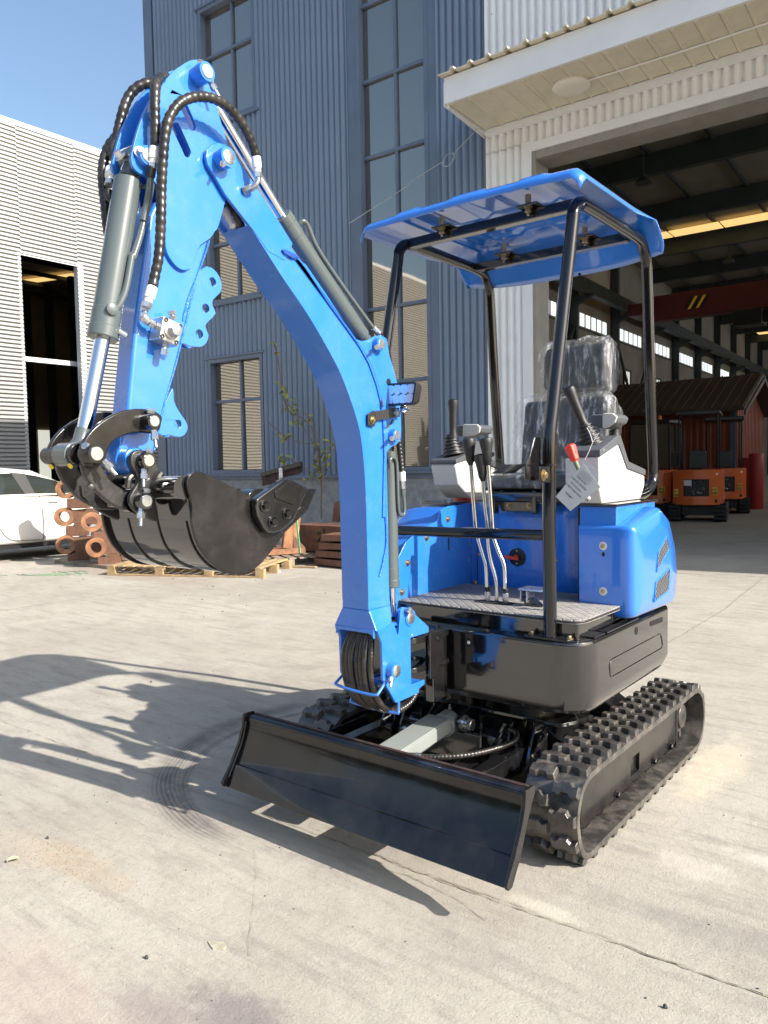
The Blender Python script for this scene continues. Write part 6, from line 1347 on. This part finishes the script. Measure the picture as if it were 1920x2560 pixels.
for i in range(4):
    for j in range(2):
        a, c = (-.375+.25*i)*wd*.92, (-.25+.5*j)*hg*.88; p = Vector(lp_(a, c, .004)); b = B(); b.lathe(p, lf, [(-.001, .004), (.0005, .012), (.004, .0165), (.0045, .0175)], 16); b.obj('led_reflector', 'mirror', lamp)
b = B(); b.loft([[lp_(a, c, .001) for a, c in i1], [lp_(a, c, -.001) for a, c in i1]]); b.obj('lamp_lens', 'lens', lamp)
q = [(0.066,-1.0422,1.5837),(0.066,-1.0118,1.5976),(0.066,-0.9869,1.5797),(0.066,-1.0084,1.5409),(0.066,-1.0433,1.5461)]
b = B(); b.prism('x', rnd([(p[1], p[2]) for p in q], .005), HB+.007, HB+.011)
p0 = Vector([(0.07,-1.0021,1.5789)][0]); p1 = Vector([(0.0819,-0.88,1.5964)][0]); b.bar(p0, p1, .004, .032, (0, 0, 1)); lbk = b.obj('lamp_bracket', 'blackmatt', EX, .001)
p = [(0.072,-1.0202,1.5642)][0]; b = B(); b.bolt(p, (1, 0, 0), .008, .007); b.obj('bolt', 'gold', lbk)
p = [(0.0846,-0.9,1.592)][0]; b = B(); b.bolt(p, (.3, -1, 0), .009, .012); b.bolt([(0.1001,-0.88,1.6083)][0], (.8, -.4, .2), .008, .012); b.bar([(0.09,-0.88,1.5959)][0], [(0.1188,-0.88,1.6084)][0], .03, .004); b.obj('bolt', 'zinc', lbk)
b = B(); b.tube([(0.05,-0.9319,1.7057),(0.06,-0.9564,1.6582),(0.07,-0.96,1.6126)], .004, 6); b.tube([(0.066,-0.9466,1.5396),(0.07,-0.9197,1.5499),(0.08,-0.9161,1.569)], .003, 6); b.obj('lamp_wire', 'blackmatt', lbk)

# ---- stick
HS = .036
sbox = [(-1.9164,1.794),(-1.9199,1.7713),(-1.9365,1.6584),(-1.9509,1.5597),(-1.9647,1.497),(-1.9814,1.4569),(-1.9904,1.4216),(-1.9434,1.3966),(-1.8779,1.4462),(-1.8021,1.6703),(-1.7189,1.9226)]+[(-1.6762,2.0342),(-1.8245,2.1072),(-1.8481,2.0916),(-1.8647,2.056)]
b = B(); b.prism('x', sbox, -HS, HS); stick = b.obj('stick', 'blue', EX, .009, 4, sharp=35)
tri_ = [(-1.718,2.4942),(-1.7369,2.4826),(-1.7619,2.461),(-1.7866,2.4372),(-1.8232,2.3921),(-1.8552,2.3463),(-1.8832,2.2935),(-1.9034,2.244),(-1.9158,2.2036),(-1.9223,2.1773),(-1.916,2.1563),(-1.8966,2.1466),(-1.8674,2.1424),(-1.8454,2.1281),(-1.8402,2.0695),(-1.8294,2.0341),(-1.8284,1.9833),(-1.8197,1.9595),(-1.7989,1.9395),(-1.7752,1.9319),(-1.7523,1.9435),(-1.7322,1.9805),(-1.7142,2.0108),(-1.6813,2.0347),(-1.663,2.059),(-1.649,2.0792),(-1.6139,2.1802),(-1.6006,2.2319),(-1.6071,2.2985),(-1.6274,2.3532),(-1.6425,2.3953),(-1.6443,2.4281),(-1.6515,2.4555),(-1.6522,2.4819),(-1.6602,2.4987),(-1.678,2.5034),(-1.6949,2.5023)]
holes = [[(-1.7773,2.374),(-1.7691,2.3827),(-1.7569,2.3861),(-1.7474,2.3718),(-1.7205,2.3291),(-1.7189,2.3165),(-1.7254,2.3079),(-1.7357,2.3078),(-1.7473,2.3234),(-1.7757,2.365)], [(-1.7942,2.2983),(-1.7879,2.3073),(-1.7779,2.31),(-1.7684,2.3003),(-1.741,2.2573),(-1.7383,2.2435),(-1.7449,2.2328),(-1.7571,2.2314),(-1.7666,2.2463),(-1.7927,2.286)]]
for x0, x1 in ((.0365, .047), (-.047, -.0365)):
    b = B(); b.prism('x', [smooth(tri_, 2, True)]+[smooth(h, 3, True) for h in holes], x0, x1); b.obj('knuckle_plate', 'blue', stick, .002, sharp=40)
b = B(); b.box(-.036, .036, -1.75, -1.62, 2.20, 2.23) if False else None
ws = [(.0385, y, z) for y, z in [(-1.8243,2.0427),(-1.8225,1.9919),(-1.8178,1.964),(-1.7951,1.9394),(-1.7714,1.9315),(-1.7463,1.9448)]]
b = B(); b.tube(ws, .003, 6, 4); b.tube([(.037, y, z) for y, z in [(-1.7167,2.0018),(-1.699,2.0206),(-1.6771,2.0304),(-1.7102,1.9529),(-1.7556,1.8615),(-1.7744,1.7992)]+[(-1.7293,1.9063),(-1.8025,1.6796),(-1.8401,1.5836),(-1.8783,1.4531)]], .0022, 6, 2, wrap=.15, pitch=.012)
b.tube([(.0385, y, z) for y, z in [(-1.7953,1.9848),(-1.7808,1.9976),(-1.7607,1.9953),(-1.7531,1.9804),(-1.7579,1.963),(-1.7785,1.9557)]], .0045, 6, 4); b.obj('weld_seam', 'blueweld', stick, kind='stuff')
# hole plates for the thumb and the lower lug
lad = [(-1.7245,1.9194),(-1.6802,1.9637),(-1.6431,1.9536),(-1.6282,1.9267),(-1.6324,1.9012),(-1.6587,1.8772),(-1.6625,1.8594),(-1.652,1.8388),(-1.6767,1.8156),(-1.6898,1.7982),(-1.6795,1.7761),(-1.6885,1.753),(-1.7105,1.7398),(-1.7465,1.7391),(-1.7698,1.7436),(-1.782,1.7304),(-1.7606,1.8279)]
lh = [circ(p, .0125, 16) for p in [(-1.66,1.925),(-1.6866,1.8484),(-1.7115,1.7751)]]
lug = [(-1.8047,1.6221),(-1.8021,1.5869),(-1.786,1.5592),(-1.7665,1.5361),(-1.7601,1.517),(-1.7709,1.4985),(-1.7916,1.4913),(-1.82,1.4964),(-1.8589,1.5011),(-1.8336,1.5758)]; lgh = [circ([(-1.7931,1.5265)][0], .0115, 16)]
for x in (.016, -.026):
    b = B(); b.prism('x', [smooth(lad, 2, True)]+lh, x, x+.010); b.obj('thumb_plate', 'blue', stick, .002)
    b = B(); b.prism('x', [smooth(lug, 2, True)]+lgh, x, x+.010); b.obj('lower_lug', 'blue', stick, .002)
pinboss((.092,)+[(-1.7103,2.4528)][0], .0255, .045, stick, 'blue'); nipple((.075,)+[(-1.6899,2.4401)][0], (.3, .5, -.9), stick); b = B(); b.bolt((.07,)+[(-1.7159,2.4723)][0], (.4, -.3, 1), .008, .012); b.obj('keeper_bolt', 'zinc', stick)
pinboss((.098,)+[(-1.6498,2.2489)][0], .0275, .038, boom, 'blue'); nipple((.075,)+[(-1.657,2.238)][0], (.8, -.5, -.5), boom)
pinboss((.066,)+[(-1.8856,2.1905)][0], .025, .02, stick, 'blue'); b = B(); b.bolt((.055,)+[(-1.9021,2.1954)][0], (.9, -.4, .2), .009, .012); b.obj('keeper_bolt', 'zinc', stick)
b = B(); b.bolt((-.0,)+[(-1.9205,2.1925)][0], (.1, -.8, .6), .009, .015); b.obj('keeper_bolt', 'zinc', stick)
# valve block on the stick
q = [Vector(p) for p in [(0.085,-1.868,1.7943),(0.085,-1.8108,1.7796),(0.085,-1.8311,1.7215),(0.085,-1.8858,1.7363)]]
cz_ = sum(q, Vector())/4; ua = (q[1]-q[0]).normalized(); uc = (q[0]-q[3]).normalized(); wa = (q[1]-q[0]).length; wc = (q[0]-q[3]).length
b = B(); b.obox(cz_-Vector((.024, 0, 0)), (.048, wa, wc), (1, 0, 0), ua); vb = b.obj('valve_block', 'alu', EX, .003)
for a in (-.37, .37):
    for c in (-.37, .37): p = cz_+ua*a*wa+uc*c*wc; b = B(); b.prism('x', [circ((p.y, p.z), .0058, 12), circ((p.y, p.z), .0035, 6)], p.x-.001, p.x+.003); b.obj('cap_screw', 'blackmatt', vb)
b = B(); b.lathe(cz_, (1, 0, 0), [(0, .021), (.004, .021), (.006, .016), (.012, .016)], 28); b.lathe(cz_+Vector((.012, 0, 0)), (1, 0, 0), [(0, .016), (.014, .016), (.016, .013)], 6); b.obj('valve_cap', 'alu', vb)
def fitting(a, c, r=.010, nm='fitting'):
    b = B(); a, c = Vector(a), Vector(c); d = c-a; L_ = d.length; b.lathe(a, d, [(0, r), (L_*.4, r)], 6); b.lathe(a+d*.42, d, [(0, r*.7), (L_*.12, r*.7)], 14); b.lathe(a+d*.55, d, [(0, r*1.1), (L_*.42, r*1.1), (L_*.45, r*.8)], 6); return b.obj(nm, 'zinc', vb)
q = [(0.065,-1.8272,1.7914),(0.065,-1.8306,1.816),(0.065,-1.8516,1.7337),(0.065,-1.8613,1.6964),(0.065,-1.8691,1.7677),(0.065,-1.9032,1.7765),(0.065,-1.9132,1.7862),(0.065,-1.9095,1.8132),(0.06,-1.9007,1.8174),(0.06,-1.8891,1.8437)]
fitting(q[0], q[1]); fitting(q[2], q[3]); fitting(q[4], q[5]); fitting(q[6], q[7])
b = B(); b.lathe(q[5], Vector(q[6])-Vector(q[5]), [(0, .011), (.012, .012), (.02, .010)], 12); b.obj('elbow', 'zinc', vb)
# ---- hoses at the top
def hose(pts, r=.0125, nm='stick_hose', wrap=.16, pitch=.020):
    b = B(); b.tube(pts, r, 12, 8, wrap=wrap, pitch=pitch); return b.obj(nm, 'hose', EX)
def ferrule(a, c, r=.0135, mat='label'):
    b = B(); a, c = Vector(a), Vector(c); L_ = (c-a).length; b.lathe(a, c-a, [(0, r*.9), (.003, r), (L_*.72, r), (L_*.74, r*.8), (L_, r*.8)], 18); o = b.obj('hose_ferrule', mat, EX, sharp=30)
    b = B(); d = (c-a).normalized(); b.lathe(c, d, [(0, r*.95), (.014, r*.95)], 6); b.obj('hex_nut', 'zinc', o); return o
hose([(0.1,-1.5528,2.2767),(0.105,-1.5726,2.3069),(0.11,-1.6078,2.3414),(0.115,-1.6555,2.3669),(0.12,-1.7106,2.372),(0.12,-1.76,2.3613),(0.12,-1.8003,2.3416),(0.115,-1.8302,2.3157),(0.11,-1.8524,2.279),(0.105,-1.8615,2.241),(0.1,-1.8652,2.1985),(0.095,-1.8673,2.1503),(0.09,-1.8684,2.0991),(0.09,-1.8721,2.0366),(0.085,-1.8722,1.9913),(0.085,-1.8801,1.9339),(0.08,-1.8874,1.8962),(0.08,-1.8961,1.8637)])
q = [(0.1,-1.5542,2.278),(0.1,-1.5496,2.2363)]; ferrule(q[0], q[1])
b = B(); b.tube([(0.1,-1.5484,2.2298),(0.1,-1.548,2.2144),(0.095,-1.5533,2.202),(0.085,-1.5586,2.196)], .0075, 10, 4); b.obj('elbow_pipe', 'zinc', EX)
b = B(); q = [(0.085,-1.5441,2.2041),(0.075,-1.5638,2.1918),(0.062,-1.5711,2.1877)]; b.lathe(q[0], Vector(q[1])-Vector(q[0]), [(0, .011), (.02, .011)], 6); b.lathe(q[1], Vector(q[2])-Vector(q[1]), [(-.012, .009), (0, .012), (.014, .012)], 6); b.obj('boom_port', 'zinc', EX)
q = [(0.08,-1.8969,1.8621),(0.078,-1.9111,1.8215)]; ferrule(q[0], q[1])
hose([(0.02,-1.788,2.432),(0.045,-1.8264,2.4065),(0.065,-1.8553,2.3709),(0.075,-1.8672,2.3269),(0.075,-1.8686,2.2836),(0.075,-1.8689,2.2407),(0.075,-1.8707,2.2141)])
q = [(0.075,-1.8715,2.2123),(0.07,-1.8752,2.1727)]; ferrule(q[0], q[1])
b = B(); q = [(0.07,-1.8784,2.1656),(0.06,-1.8772,2.1407)]; b.cyl(q[0], q[1], .012, 8); b.obj('pipe_union', 'blackmatt', EX, .002)
b = B(); b.tube([(0.058,-1.8758,2.1416),(0.052,-1.8775,2.1054),(0.045,-1.8794,2.0754),(0.042,-1.8902,2.033)], .0095, 10, 4); b.obj('steel_pipe', 'grey', EX)
hose([(-0.02,-1.7702,2.445),(-0.03,-1.7951,2.4324),(-0.045,-1.8239,2.4167),(-0.06,-1.8452,2.3912),(-0.065,-1.8622,2.3515),(-0.07,-1.8717,2.3146),(-0.07,-1.8847,2.269),(-0.07,-1.8969,2.2397),(-0.07,-1.9016,2.2129)])
hose([(-0.08,-1.874,2.2815),(-0.09,-1.8908,2.2565),(-0.09,-1.9067,2.2229),(-0.09,-1.9157,2.1821),(-0.09,-1.9158,2.1375),(-0.085,-1.9154,2.095),(-0.08,-1.9152,2.0461),(-0.07,-1.9175,2.0117)])
q = [(-0.06,-1.9111,2.1823),(-0.05,-1.9215,2.1455)]; ferrule(q[0], q[1])
hose([(-0.01,-1.5686,2.2014),(0.01,-1.5733,2.1604),(0.02,-1.5599,2.1263),(0.01,-1.5282,2.1037),(-0.02,-1.4821,2.0983)], .011)
hose([(-0.02,-1.5302,2.1166),(-0.01,-1.5153,2.1035),(-0.03,-1.4733,2.0948)], .014, wrap=.02)
q = [(-0.02,-1.571,2.1605),(-0.02,-1.5419,2.1211)]; ferrule(q[0], q[1])
hose([(-0.03,-1.5567,2.1913),(-0.03,-1.5643,2.1751),(-0.02,-1.5688,2.1575)], .009, wrap=.02)

# ---- bucket linkage (mirrored pairs of black castings)
ulink = [(-1.8851,1.5231),(-1.8819,1.5364),(-1.8918,1.5481),(-1.9197,1.5559),(-1.9547,1.5566),(-1.9913,1.55),(-2.0201,1.5393),(-2.0484,1.5237),(-2.0718,1.5066),(-2.0903,1.4878),(-2.1021,1.4695),(-2.1091,1.4493),(-2.107,1.4312),(-2.0978,1.417),(-2.0803,1.4128),(-2.0622,1.4167),(-2.048,1.429),(-2.0375,1.458),(-2.0229,1.4748),(-1.9987,1.4877),(-1.9695,1.4958),(-1.9398,1.4976),(-1.9094,1.4962),(-1.891,1.5054)]
llink = [(-2.0974,1.4479),(-2.097,1.4174),(-2.0893,1.3927),(-2.0746,1.3698),(-2.0551,1.3484),(-2.0283,1.3262),(-1.9981,1.3109),(-1.9642,1.3037),(-1.9316,1.3041),(-1.9083,1.3095),(-1.8998,1.3268),(-1.9043,1.3426),(-1.9246,1.3499),(-1.9622,1.3513),(-1.9935,1.361),(-2.019,1.3787),(-2.0345,1.4),(-2.0452,1.419),(-2.0351,1.4398),(-2.0435,1.4585),(-2.0705,1.4644),(-2.0885,1.4602)]
for s in (1, -1):
    b = B(); b.prism('x', smooth(ulink, 2, True), min(s*.066, s*.082), max(s*.066, s*.082)); ul = b.obj('upper_link', 'blackworn', EX, .004)
    b = B(); b.prism('x', smooth(llink, 2, True), min(s*.046, s*.064), max(s*.046, s*.064)); ll = b.obj('lower_link', 'blackcast', EX, .006, 3)
    if s == 1: UL, LL = ul, ll
LK = (.120,)+[(-2.0919,1.4442)][0]; UK = (.115,)+[(-1.9294,1.5249)][0]; BK = (.118,)+[(-1.9512,1.4278)][0]; CK = (.118,)+[(-1.9615,1.3293)][0]
pinboss(LK, .0225, .045, UL, 'blackworn'); pinboss(UK, .0195, .040, UL, 'blackworn')
nipple((.10,)+[(-2.0635,1.4286)][0], (.4, .5, -.8), UL); nipple((.105,)+[(-1.9265,1.5031)][0], (.2, 0, -1), UL)
for uv, d in zip([(-2.1013,1.4588),(-1.9265,1.5465)], ((.5, -.8, .5), (.2, 0, 1))):
    b = B(); b.bolt((.095,)+uv, d, .010, .012, False); b.obj('bolt', 'zinc', UL)
b = B(); b.lathe((-.10, LK[1], LK[2]), (1, 0, 0), [(0, .0215), (.055, .0215), (.058, .027), (.07, .027)], 26); b.obj('link_pin', 'blackworn', EX, .002)
for xx in (.030, -.046): b = B(); b.lathe((xx, LK[1], LK[2]), (1, 0, 0), [(0, .026), (.016, .026)], 26); b.obj('spacer_ring', 'blackworn', EX, .002)
b = B(); b.lathe((-.030, LK[1], LK[2]), (1, 0, 0), [(0, .030), (.060, .030)], 28); b.obj('rod_eye', 'grey', EX, .003)
b = B(); b.lathe((-.11, UK[1], UK[2]), (1, 0, 0), [(0, .018), (.22, .018)], 20); b.obj('link_pin', 'blackworn', EX)
for s in (.043, -.043):
    b = B(); p = Vector((s, LK[1]-.022, LK[2]-.026)); b.lathe(p, (.2, -1, -.7), [(0, .0065), (.003, .007), (.004, .004)], 12); b.obj('brass_plug', 'sticker', EX)
b = B(); p = [(0.055,-2.077,1.3667)][0]; b.lathe((.064, p[1], p[2]), (1, -.3, 0), [(-.004, .009), (.003, .007), (.004, .003)], 9); b.obj('casting_burr', 'blackcast', LL)
b = B(); b.tube([(0.03,-2.0299,1.4171),(0.05,-2.0241,1.4062),(0.05,-2.0127,1.3955),(0.045,-2.0088,1.3848)], .0035, 6, 5); b.obj('grease_line', 'blackmatt', EX)
# nose boss of the stick
b = B(); b.lathe((-.066, BK[1], BK[2]), (1, 0, 0), [(0, .031), (.004, .034), (.128, .034), (.132, .031)], 36); b.prism('x', [(BK[1]-.03, BK[2]+.005), (BK[1]-.02, BK[2]+.11), (BK[1]+.045, BK[2]+.11), (BK[1]+.03, BK[2]-.005)], -.0355, .0355); b.obj('nose_boss', 'blue', stick, .004, sharp=30)

# ---- bucket
bside = [(-1.9042,1.3705),(-1.8994,1.3834),(-1.8894,1.3937),(-1.8719,1.3991),(-1.8528,1.3957),(-1.8168,1.3816),(-1.6867,1.3266),(-1.6656,1.2922),(-1.6315,1.2416),(-1.5782,1.2203),(-1.6064,1.1955),(-1.634,1.1735),(-1.6677,1.1479),(-1.7002,1.1333),(-1.7316,1.1275),(-1.765,1.1306),(-1.7943,1.1397),(-1.8255,1.1584),(-1.8528,1.1839),(-1.8737,1.215),(-1.8855,1.2469),(-1.8918,1.2782),(-1.8903,1.3044),(-1.891,1.3264),(-1.8997,1.3486)]
bs_ = smooth(bside[:7], 3)[:-1]+bside[6:9]+smooth(bside[9:]+[bside[0]], 3)[:-1]
BW_ = .2
b = B(); b.prism('x', bs_, BW_-.010, BW_); bk_ = b.obj('bucket', 'blackworn', EX, .002)
b = B(); b.prism('x', bs_, -BW_, -BW_+.010); b.obj('side_plate', 'blackworn', bk_, .002)
shell = [(-1.8837,1.2918),(-1.881,1.2775),(-1.8736,1.246),(-1.8616,1.2139),(-1.8415,1.1841),(-1.8168,1.1606),(-1.7882,1.1464),(-1.7617,1.1386),(-1.7313,1.1369),(-1.6998,1.1442),(-1.6671,1.1623),(-1.6334,1.1881),(-1.5989,1.2146),(-1.5813,1.2281)]
sh_ = smooth(shell, 3); cxy = (sum(p[0] for p in sh_)/len(sh_), sum(p[1] for p in sh_)/len(sh_))
def inset_(p, k): v = Vector((cxy[0]-p[0], cxy[1]-p[1])); v = v.normalized()*k; return (p[0]+v.x, p[1]+v.y)
b = B(); b.prism('x', sh_+[inset_(p, .008) for p in sh_][::-1], -BW_+.0105, BW_-.0105); b.obj('shell', 'black', bk_, sharp=50)
for x0, x1 in ((-.155, -.085), (-.03, .045), (.095, .165)):
    b = B(); st_ = sh_[2:29]; b.prism('x', [inset_(p, -.006) for p in st_]+[inset_(p, .001) for p in st_][::-1], x0, x1); b.obj('wear_strap', 'black', bk_, .002, sharp=50)
tc_ = [(-1.9095,1.366)][0]
tc_ = (tc_[0]+.004, tc_[1]-.006)
b = B(); b.lathe((-BW_+.011, tc_[0], tc_[1]), (1, 0, 0), [(0, .029), (2*BW_-.022, .029)], 32); b.obj('torque_tube', 'black', bk_)
pl_ = [(-1.8993,1.3602),(-1.8889,1.3599),(-1.8637,1.328),(-1.8631,1.2767),(-1.8845,1.2759),(-1.8933,1.3161)]
b = B(); b.prism('x', pl_, -BW_+.011, BW_-.011); b.obj('back_plate', 'black', bk_, .003)
ear = [(-1.9839,1.42),(-1.9831,1.439),(-1.9754,1.4496),(-1.9617,1.4543),(-1.9444,1.453),(-1.9246,1.4466),(-1.9113,1.4282),(-1.907,1.4085),(-1.8871,1.3874),(-1.8991,1.38),(-1.9139,1.365),(-1.9199,1.3456),(-1.9168,1.3258),(-1.9104,1.2949),(-1.9139,1.2731),(-1.9537,1.2909),(-1.9801,1.3074),(-1.9925,1.3293),(-1.9882,1.3461),(-1.9754,1.3626),(-1.9674,1.3773),(-1.9691,1.3944),(-1.9771,1.4072)]
for s in (1, -1):
    b = B(); b.prism('x', smooth(ear, 2, True), min(s*.078, s*.092), max(s*.078, s*.092)); er = b.obj('ear_plate', 'blackcast', bk_, .004, 3)
    if s == 1: ER = er
b = B(); b.tube([(.10, y, z) for y, z in [(-1.9059,1.3975),(-1.918,1.3825),(-1.9252,1.3632),(-1.9234,1.3458)]], .009, 8, 4); b.tube([(.074, y, z) for y, z in [(-1.9658,1.3934),(-1.9796,1.384),(-1.9841,1.3628)]], .008, 8, 4); b.obj('weld_seam', 'blackcast', bk_, kind='stuff')
pinboss(BK, .0205, .038, ER, 'black'); pinboss(CK, .0205, .040, ER, 'black')
nipple((.10,)+[(-1.9557,1.4068)][0], (.15, -.15, -1), ER); nipple((.10,)+[(-1.9671,1.3112)][0], (.15, -.15, -1), ER)
for uv in [(-1.9391,1.4484),(-1.9494,1.35)]: b = B(); b.bolt((.10,)+uv, (.2, 0, 1), .009, .009, False); b.obj('bolt', 'zinc', ER)
b = B(); b.lathe((-.12, CK[1], CK[2]), (1, 0, 0), [(0, .019), (.195, .019)], 20); b.lathe((.044, CK[1], CK[2]), (1, 0, 0), [(0, .030), (.022, .030)], 28); b.obj('bucket_pin', 'black', bk_)
# side cutter
sc_ = [(-1.7005,1.3237),(-1.6914,1.329),(-1.5913,1.3785),(-1.5803,1.3773),(-1.5692,1.3737),(-1.5012,1.3455),(-1.506,1.3358),(-1.562,1.2593),(-1.5962,1.2396),(-1.6129,1.2319),(-1.6375,1.2269),(-1.6507,1.228),(-1.6638,1.2329),(-1.6738,1.2433),(-1.6983,1.2796),(-1.7018,1.3028)]
b = B(); b.prism('x', smooth(sc_, 1, True), BW_+.0005, BW_+.024); cut_ = b.obj('side_cutter', 'black', bk_, .006, 3)
b = B(); b.prism('x', rnd([(-1.5775,1.3712),(-1.5242,1.3497),(-1.5645,1.3009),(-1.6338,1.3248),(-1.6359,1.3405)], .006), BW_+.0245, BW_+.027); b.obj('cutter_face', 'blackworn', cut_, .002)
b = B(); b.prism('x', rnd([(-1.6394,1.3177),(-1.6072,1.3099),(-1.6095,1.3002),(-1.6401,1.3115)], .004), BW_+.0245, BW_+.026); b.obj('cutter_badge', 'black', cut_, .001)
for p in [(-1.6728,1.3044),(-1.6454,1.2602),(-1.5918,1.2785)]:
    b = B(); b.prism('x', [circ(p, .0165, 24), circ(p, .0135, 24)], BW_+.024, BW_+.029); b.obj('bolt_recess', 'black', cut_, .001)
    b = B(); b.lathe((BW_+.0242, p[0], p[1]), (1, 0, 0), [(0, .0095), (.009, .0095), (.011, .0075)], 6); b.obj('hex_bolt', 'blackworn', cut_)
b = B(); b.prism('x', sc_[:], -BW_-.024, -BW_-.0005); b.obj('side_cutter', 'black', bk_, .006)
# lip and teeth
lip = [(-1.5931,1.2248),(-1.571,1.2191),(-1.476,1.2763),(-1.4845,1.2893),(-1.4992,1.2942),(-1.5814,1.242)]
b = B(); b.prism('x', lip, -BW_+.0105, BW_-.0105); lp2 = b.obj('cutting_lip', 'black', bk_, .003)
for x in (.165, .055, -.055, -.165):
    t_ = [(-1.5531,1.2441),(-1.4667,1.2821),(-1.4187,1.3407),(-1.431,1.3426),(-1.4707,1.3428),(-1.4921,1.329),(-1.5139,1.2949),(-1.5697,1.2554)]
    ta = [(x-.022, y, z) for y, z in t_]; tb_ = [(x+.022, y, z) for y, z in t_]
    b = B(); c2 = [((x-.022 if i not in (2, 3) else x-.012), y, z) for i, (y, z) in enumerate(t_)]; c3 = [((x+.022 if i not in (2, 3) else x+.012), y, z) for i, (y, z) in enumerate(t_)]
    n_ = len(t_); b.add(c2+c3, [tuple(range(n_)), tuple(range(n_, 2*n_))[::-1]]+[(i, (i+1) % n_, (i+1) % n_+n_, i+n_) for i in range(n_)]); b.obj('bucket_tooth', 'black', bk_, .003)

# ---- the paper tag hanging on the right joystick
tagp = [Vector(p) for p in [(0.5457,-0.36,1.4032),(0.6135,-0.36,1.3142),(0.4942,-0.36,1.2236),(0.4345,-0.36,1.2774)]]
tg = thing('paper_tag', 'pale card tag with printed engine text hanging on a string from the right joystick', 'tag', tuple(tagp[0]))
nrm = (tagp[1]-tagp[0]).cross(tagp[3]-tagp[0]).normalized()
if nrm.y > 0: nrm = -nrm
b = B(); b.add([p for p in tagp]+[p-nrm*.0008 for p in tagp], [(0, 1, 2, 3), (7, 6, 5, 4), (0, 4, 5, 1), (1, 5, 6, 2), (2, 6, 7, 3), (3, 7, 4, 0)]); b.obj('card', 'paper', tg)
def text(body, size, origin, ud, vd, mat, parent, name='printed_text'):
    cu = bpy.data.curves.new(name, 'FONT'); cu.body = body; cu.size = size; cu.align_x = 'CENTER'; cu.offset = size*.012; ob = bpy.data.objects.new(name, cu); COL.objects.link(ob)
    dg = bpy.context.evaluated_depsgraph_get(); me = bpy.data.meshes.new_from_object(ob.evaluated_get(dg)); bpy.data.objects.remove(ob); bpy.data.curves.remove(cu)
    off = Vector(parent.location) if parent else Vector((0, 0, 0))
    for v in me.vertices: v.co = Vector(origin)+ud*v.co.x+vd*v.co.y-off
    me.materials.append(M[mat]); o = bpy.data.objects.new(name, me); COL.objects.link(o); o.parent = parent; return o
ud = (tagp[2]-tagp[3]).normalized(); vd = (tagp[3]-tagp[0]); vd = -(vd-ud*vd.dot(ud)).normalized(); ctr = (tagp[2]+tagp[3])/2; H_ = (tagp[0]-tagp[3]).length; W_ = (tagp[2]-tagp[3]).length
for body, h_, s_ in (('2025MY', .22, .0110), ('KUBOTA MOTEUR', .38, .0096), ('MOTEUR DIESEL', .48, .0075), ('KUBOTA ENGINE', .58, .0098), ('DIESEL ENGINE', .68, .0075)):
    text(body, s_, ctr+vd*(H_*h_)+nrm*.0012-ud*.004, ud, vd, 'ink', tg)
for k in range(4):
    a_ = ctr+vd*H_*(.745+k*.05)+nrm*.0012; b = B(); b.bar(a_-ud*.030, a_+ud*.028, .0003, .0014, nrm); b.obj('fine_print', 'ink', tg)
b = B(); fl = [Vector(p) for p in [(0.5259,-0.358,1.4155),(0.5542,-0.358,1.4179),(0.6401,-0.358,1.3404),(0.6249,-0.358,1.3229),(0.5322,-0.358,1.3916)]]; b.add(fl+[p-nrm*.0005 for p in fl], [(0, 1, 2, 3, 4), (9, 8, 7, 6, 5)]); b.obj('clear_sleeve', 'film', tg)
b = B(); b.tube([(0.5433,-0.34,1.4151),(0.5591,-0.34,1.4445),(0.5748,-0.34,1.4795),(0.5995,-0.34,1.5139)], .0014, 5, 3); b.tube([(0.5705,-0.33,1.4798),(0.5612,-0.33,1.5128),(0.5488,-0.33,1.5353)], .0014, 5, 3); b.obj('string', 'label', tg)
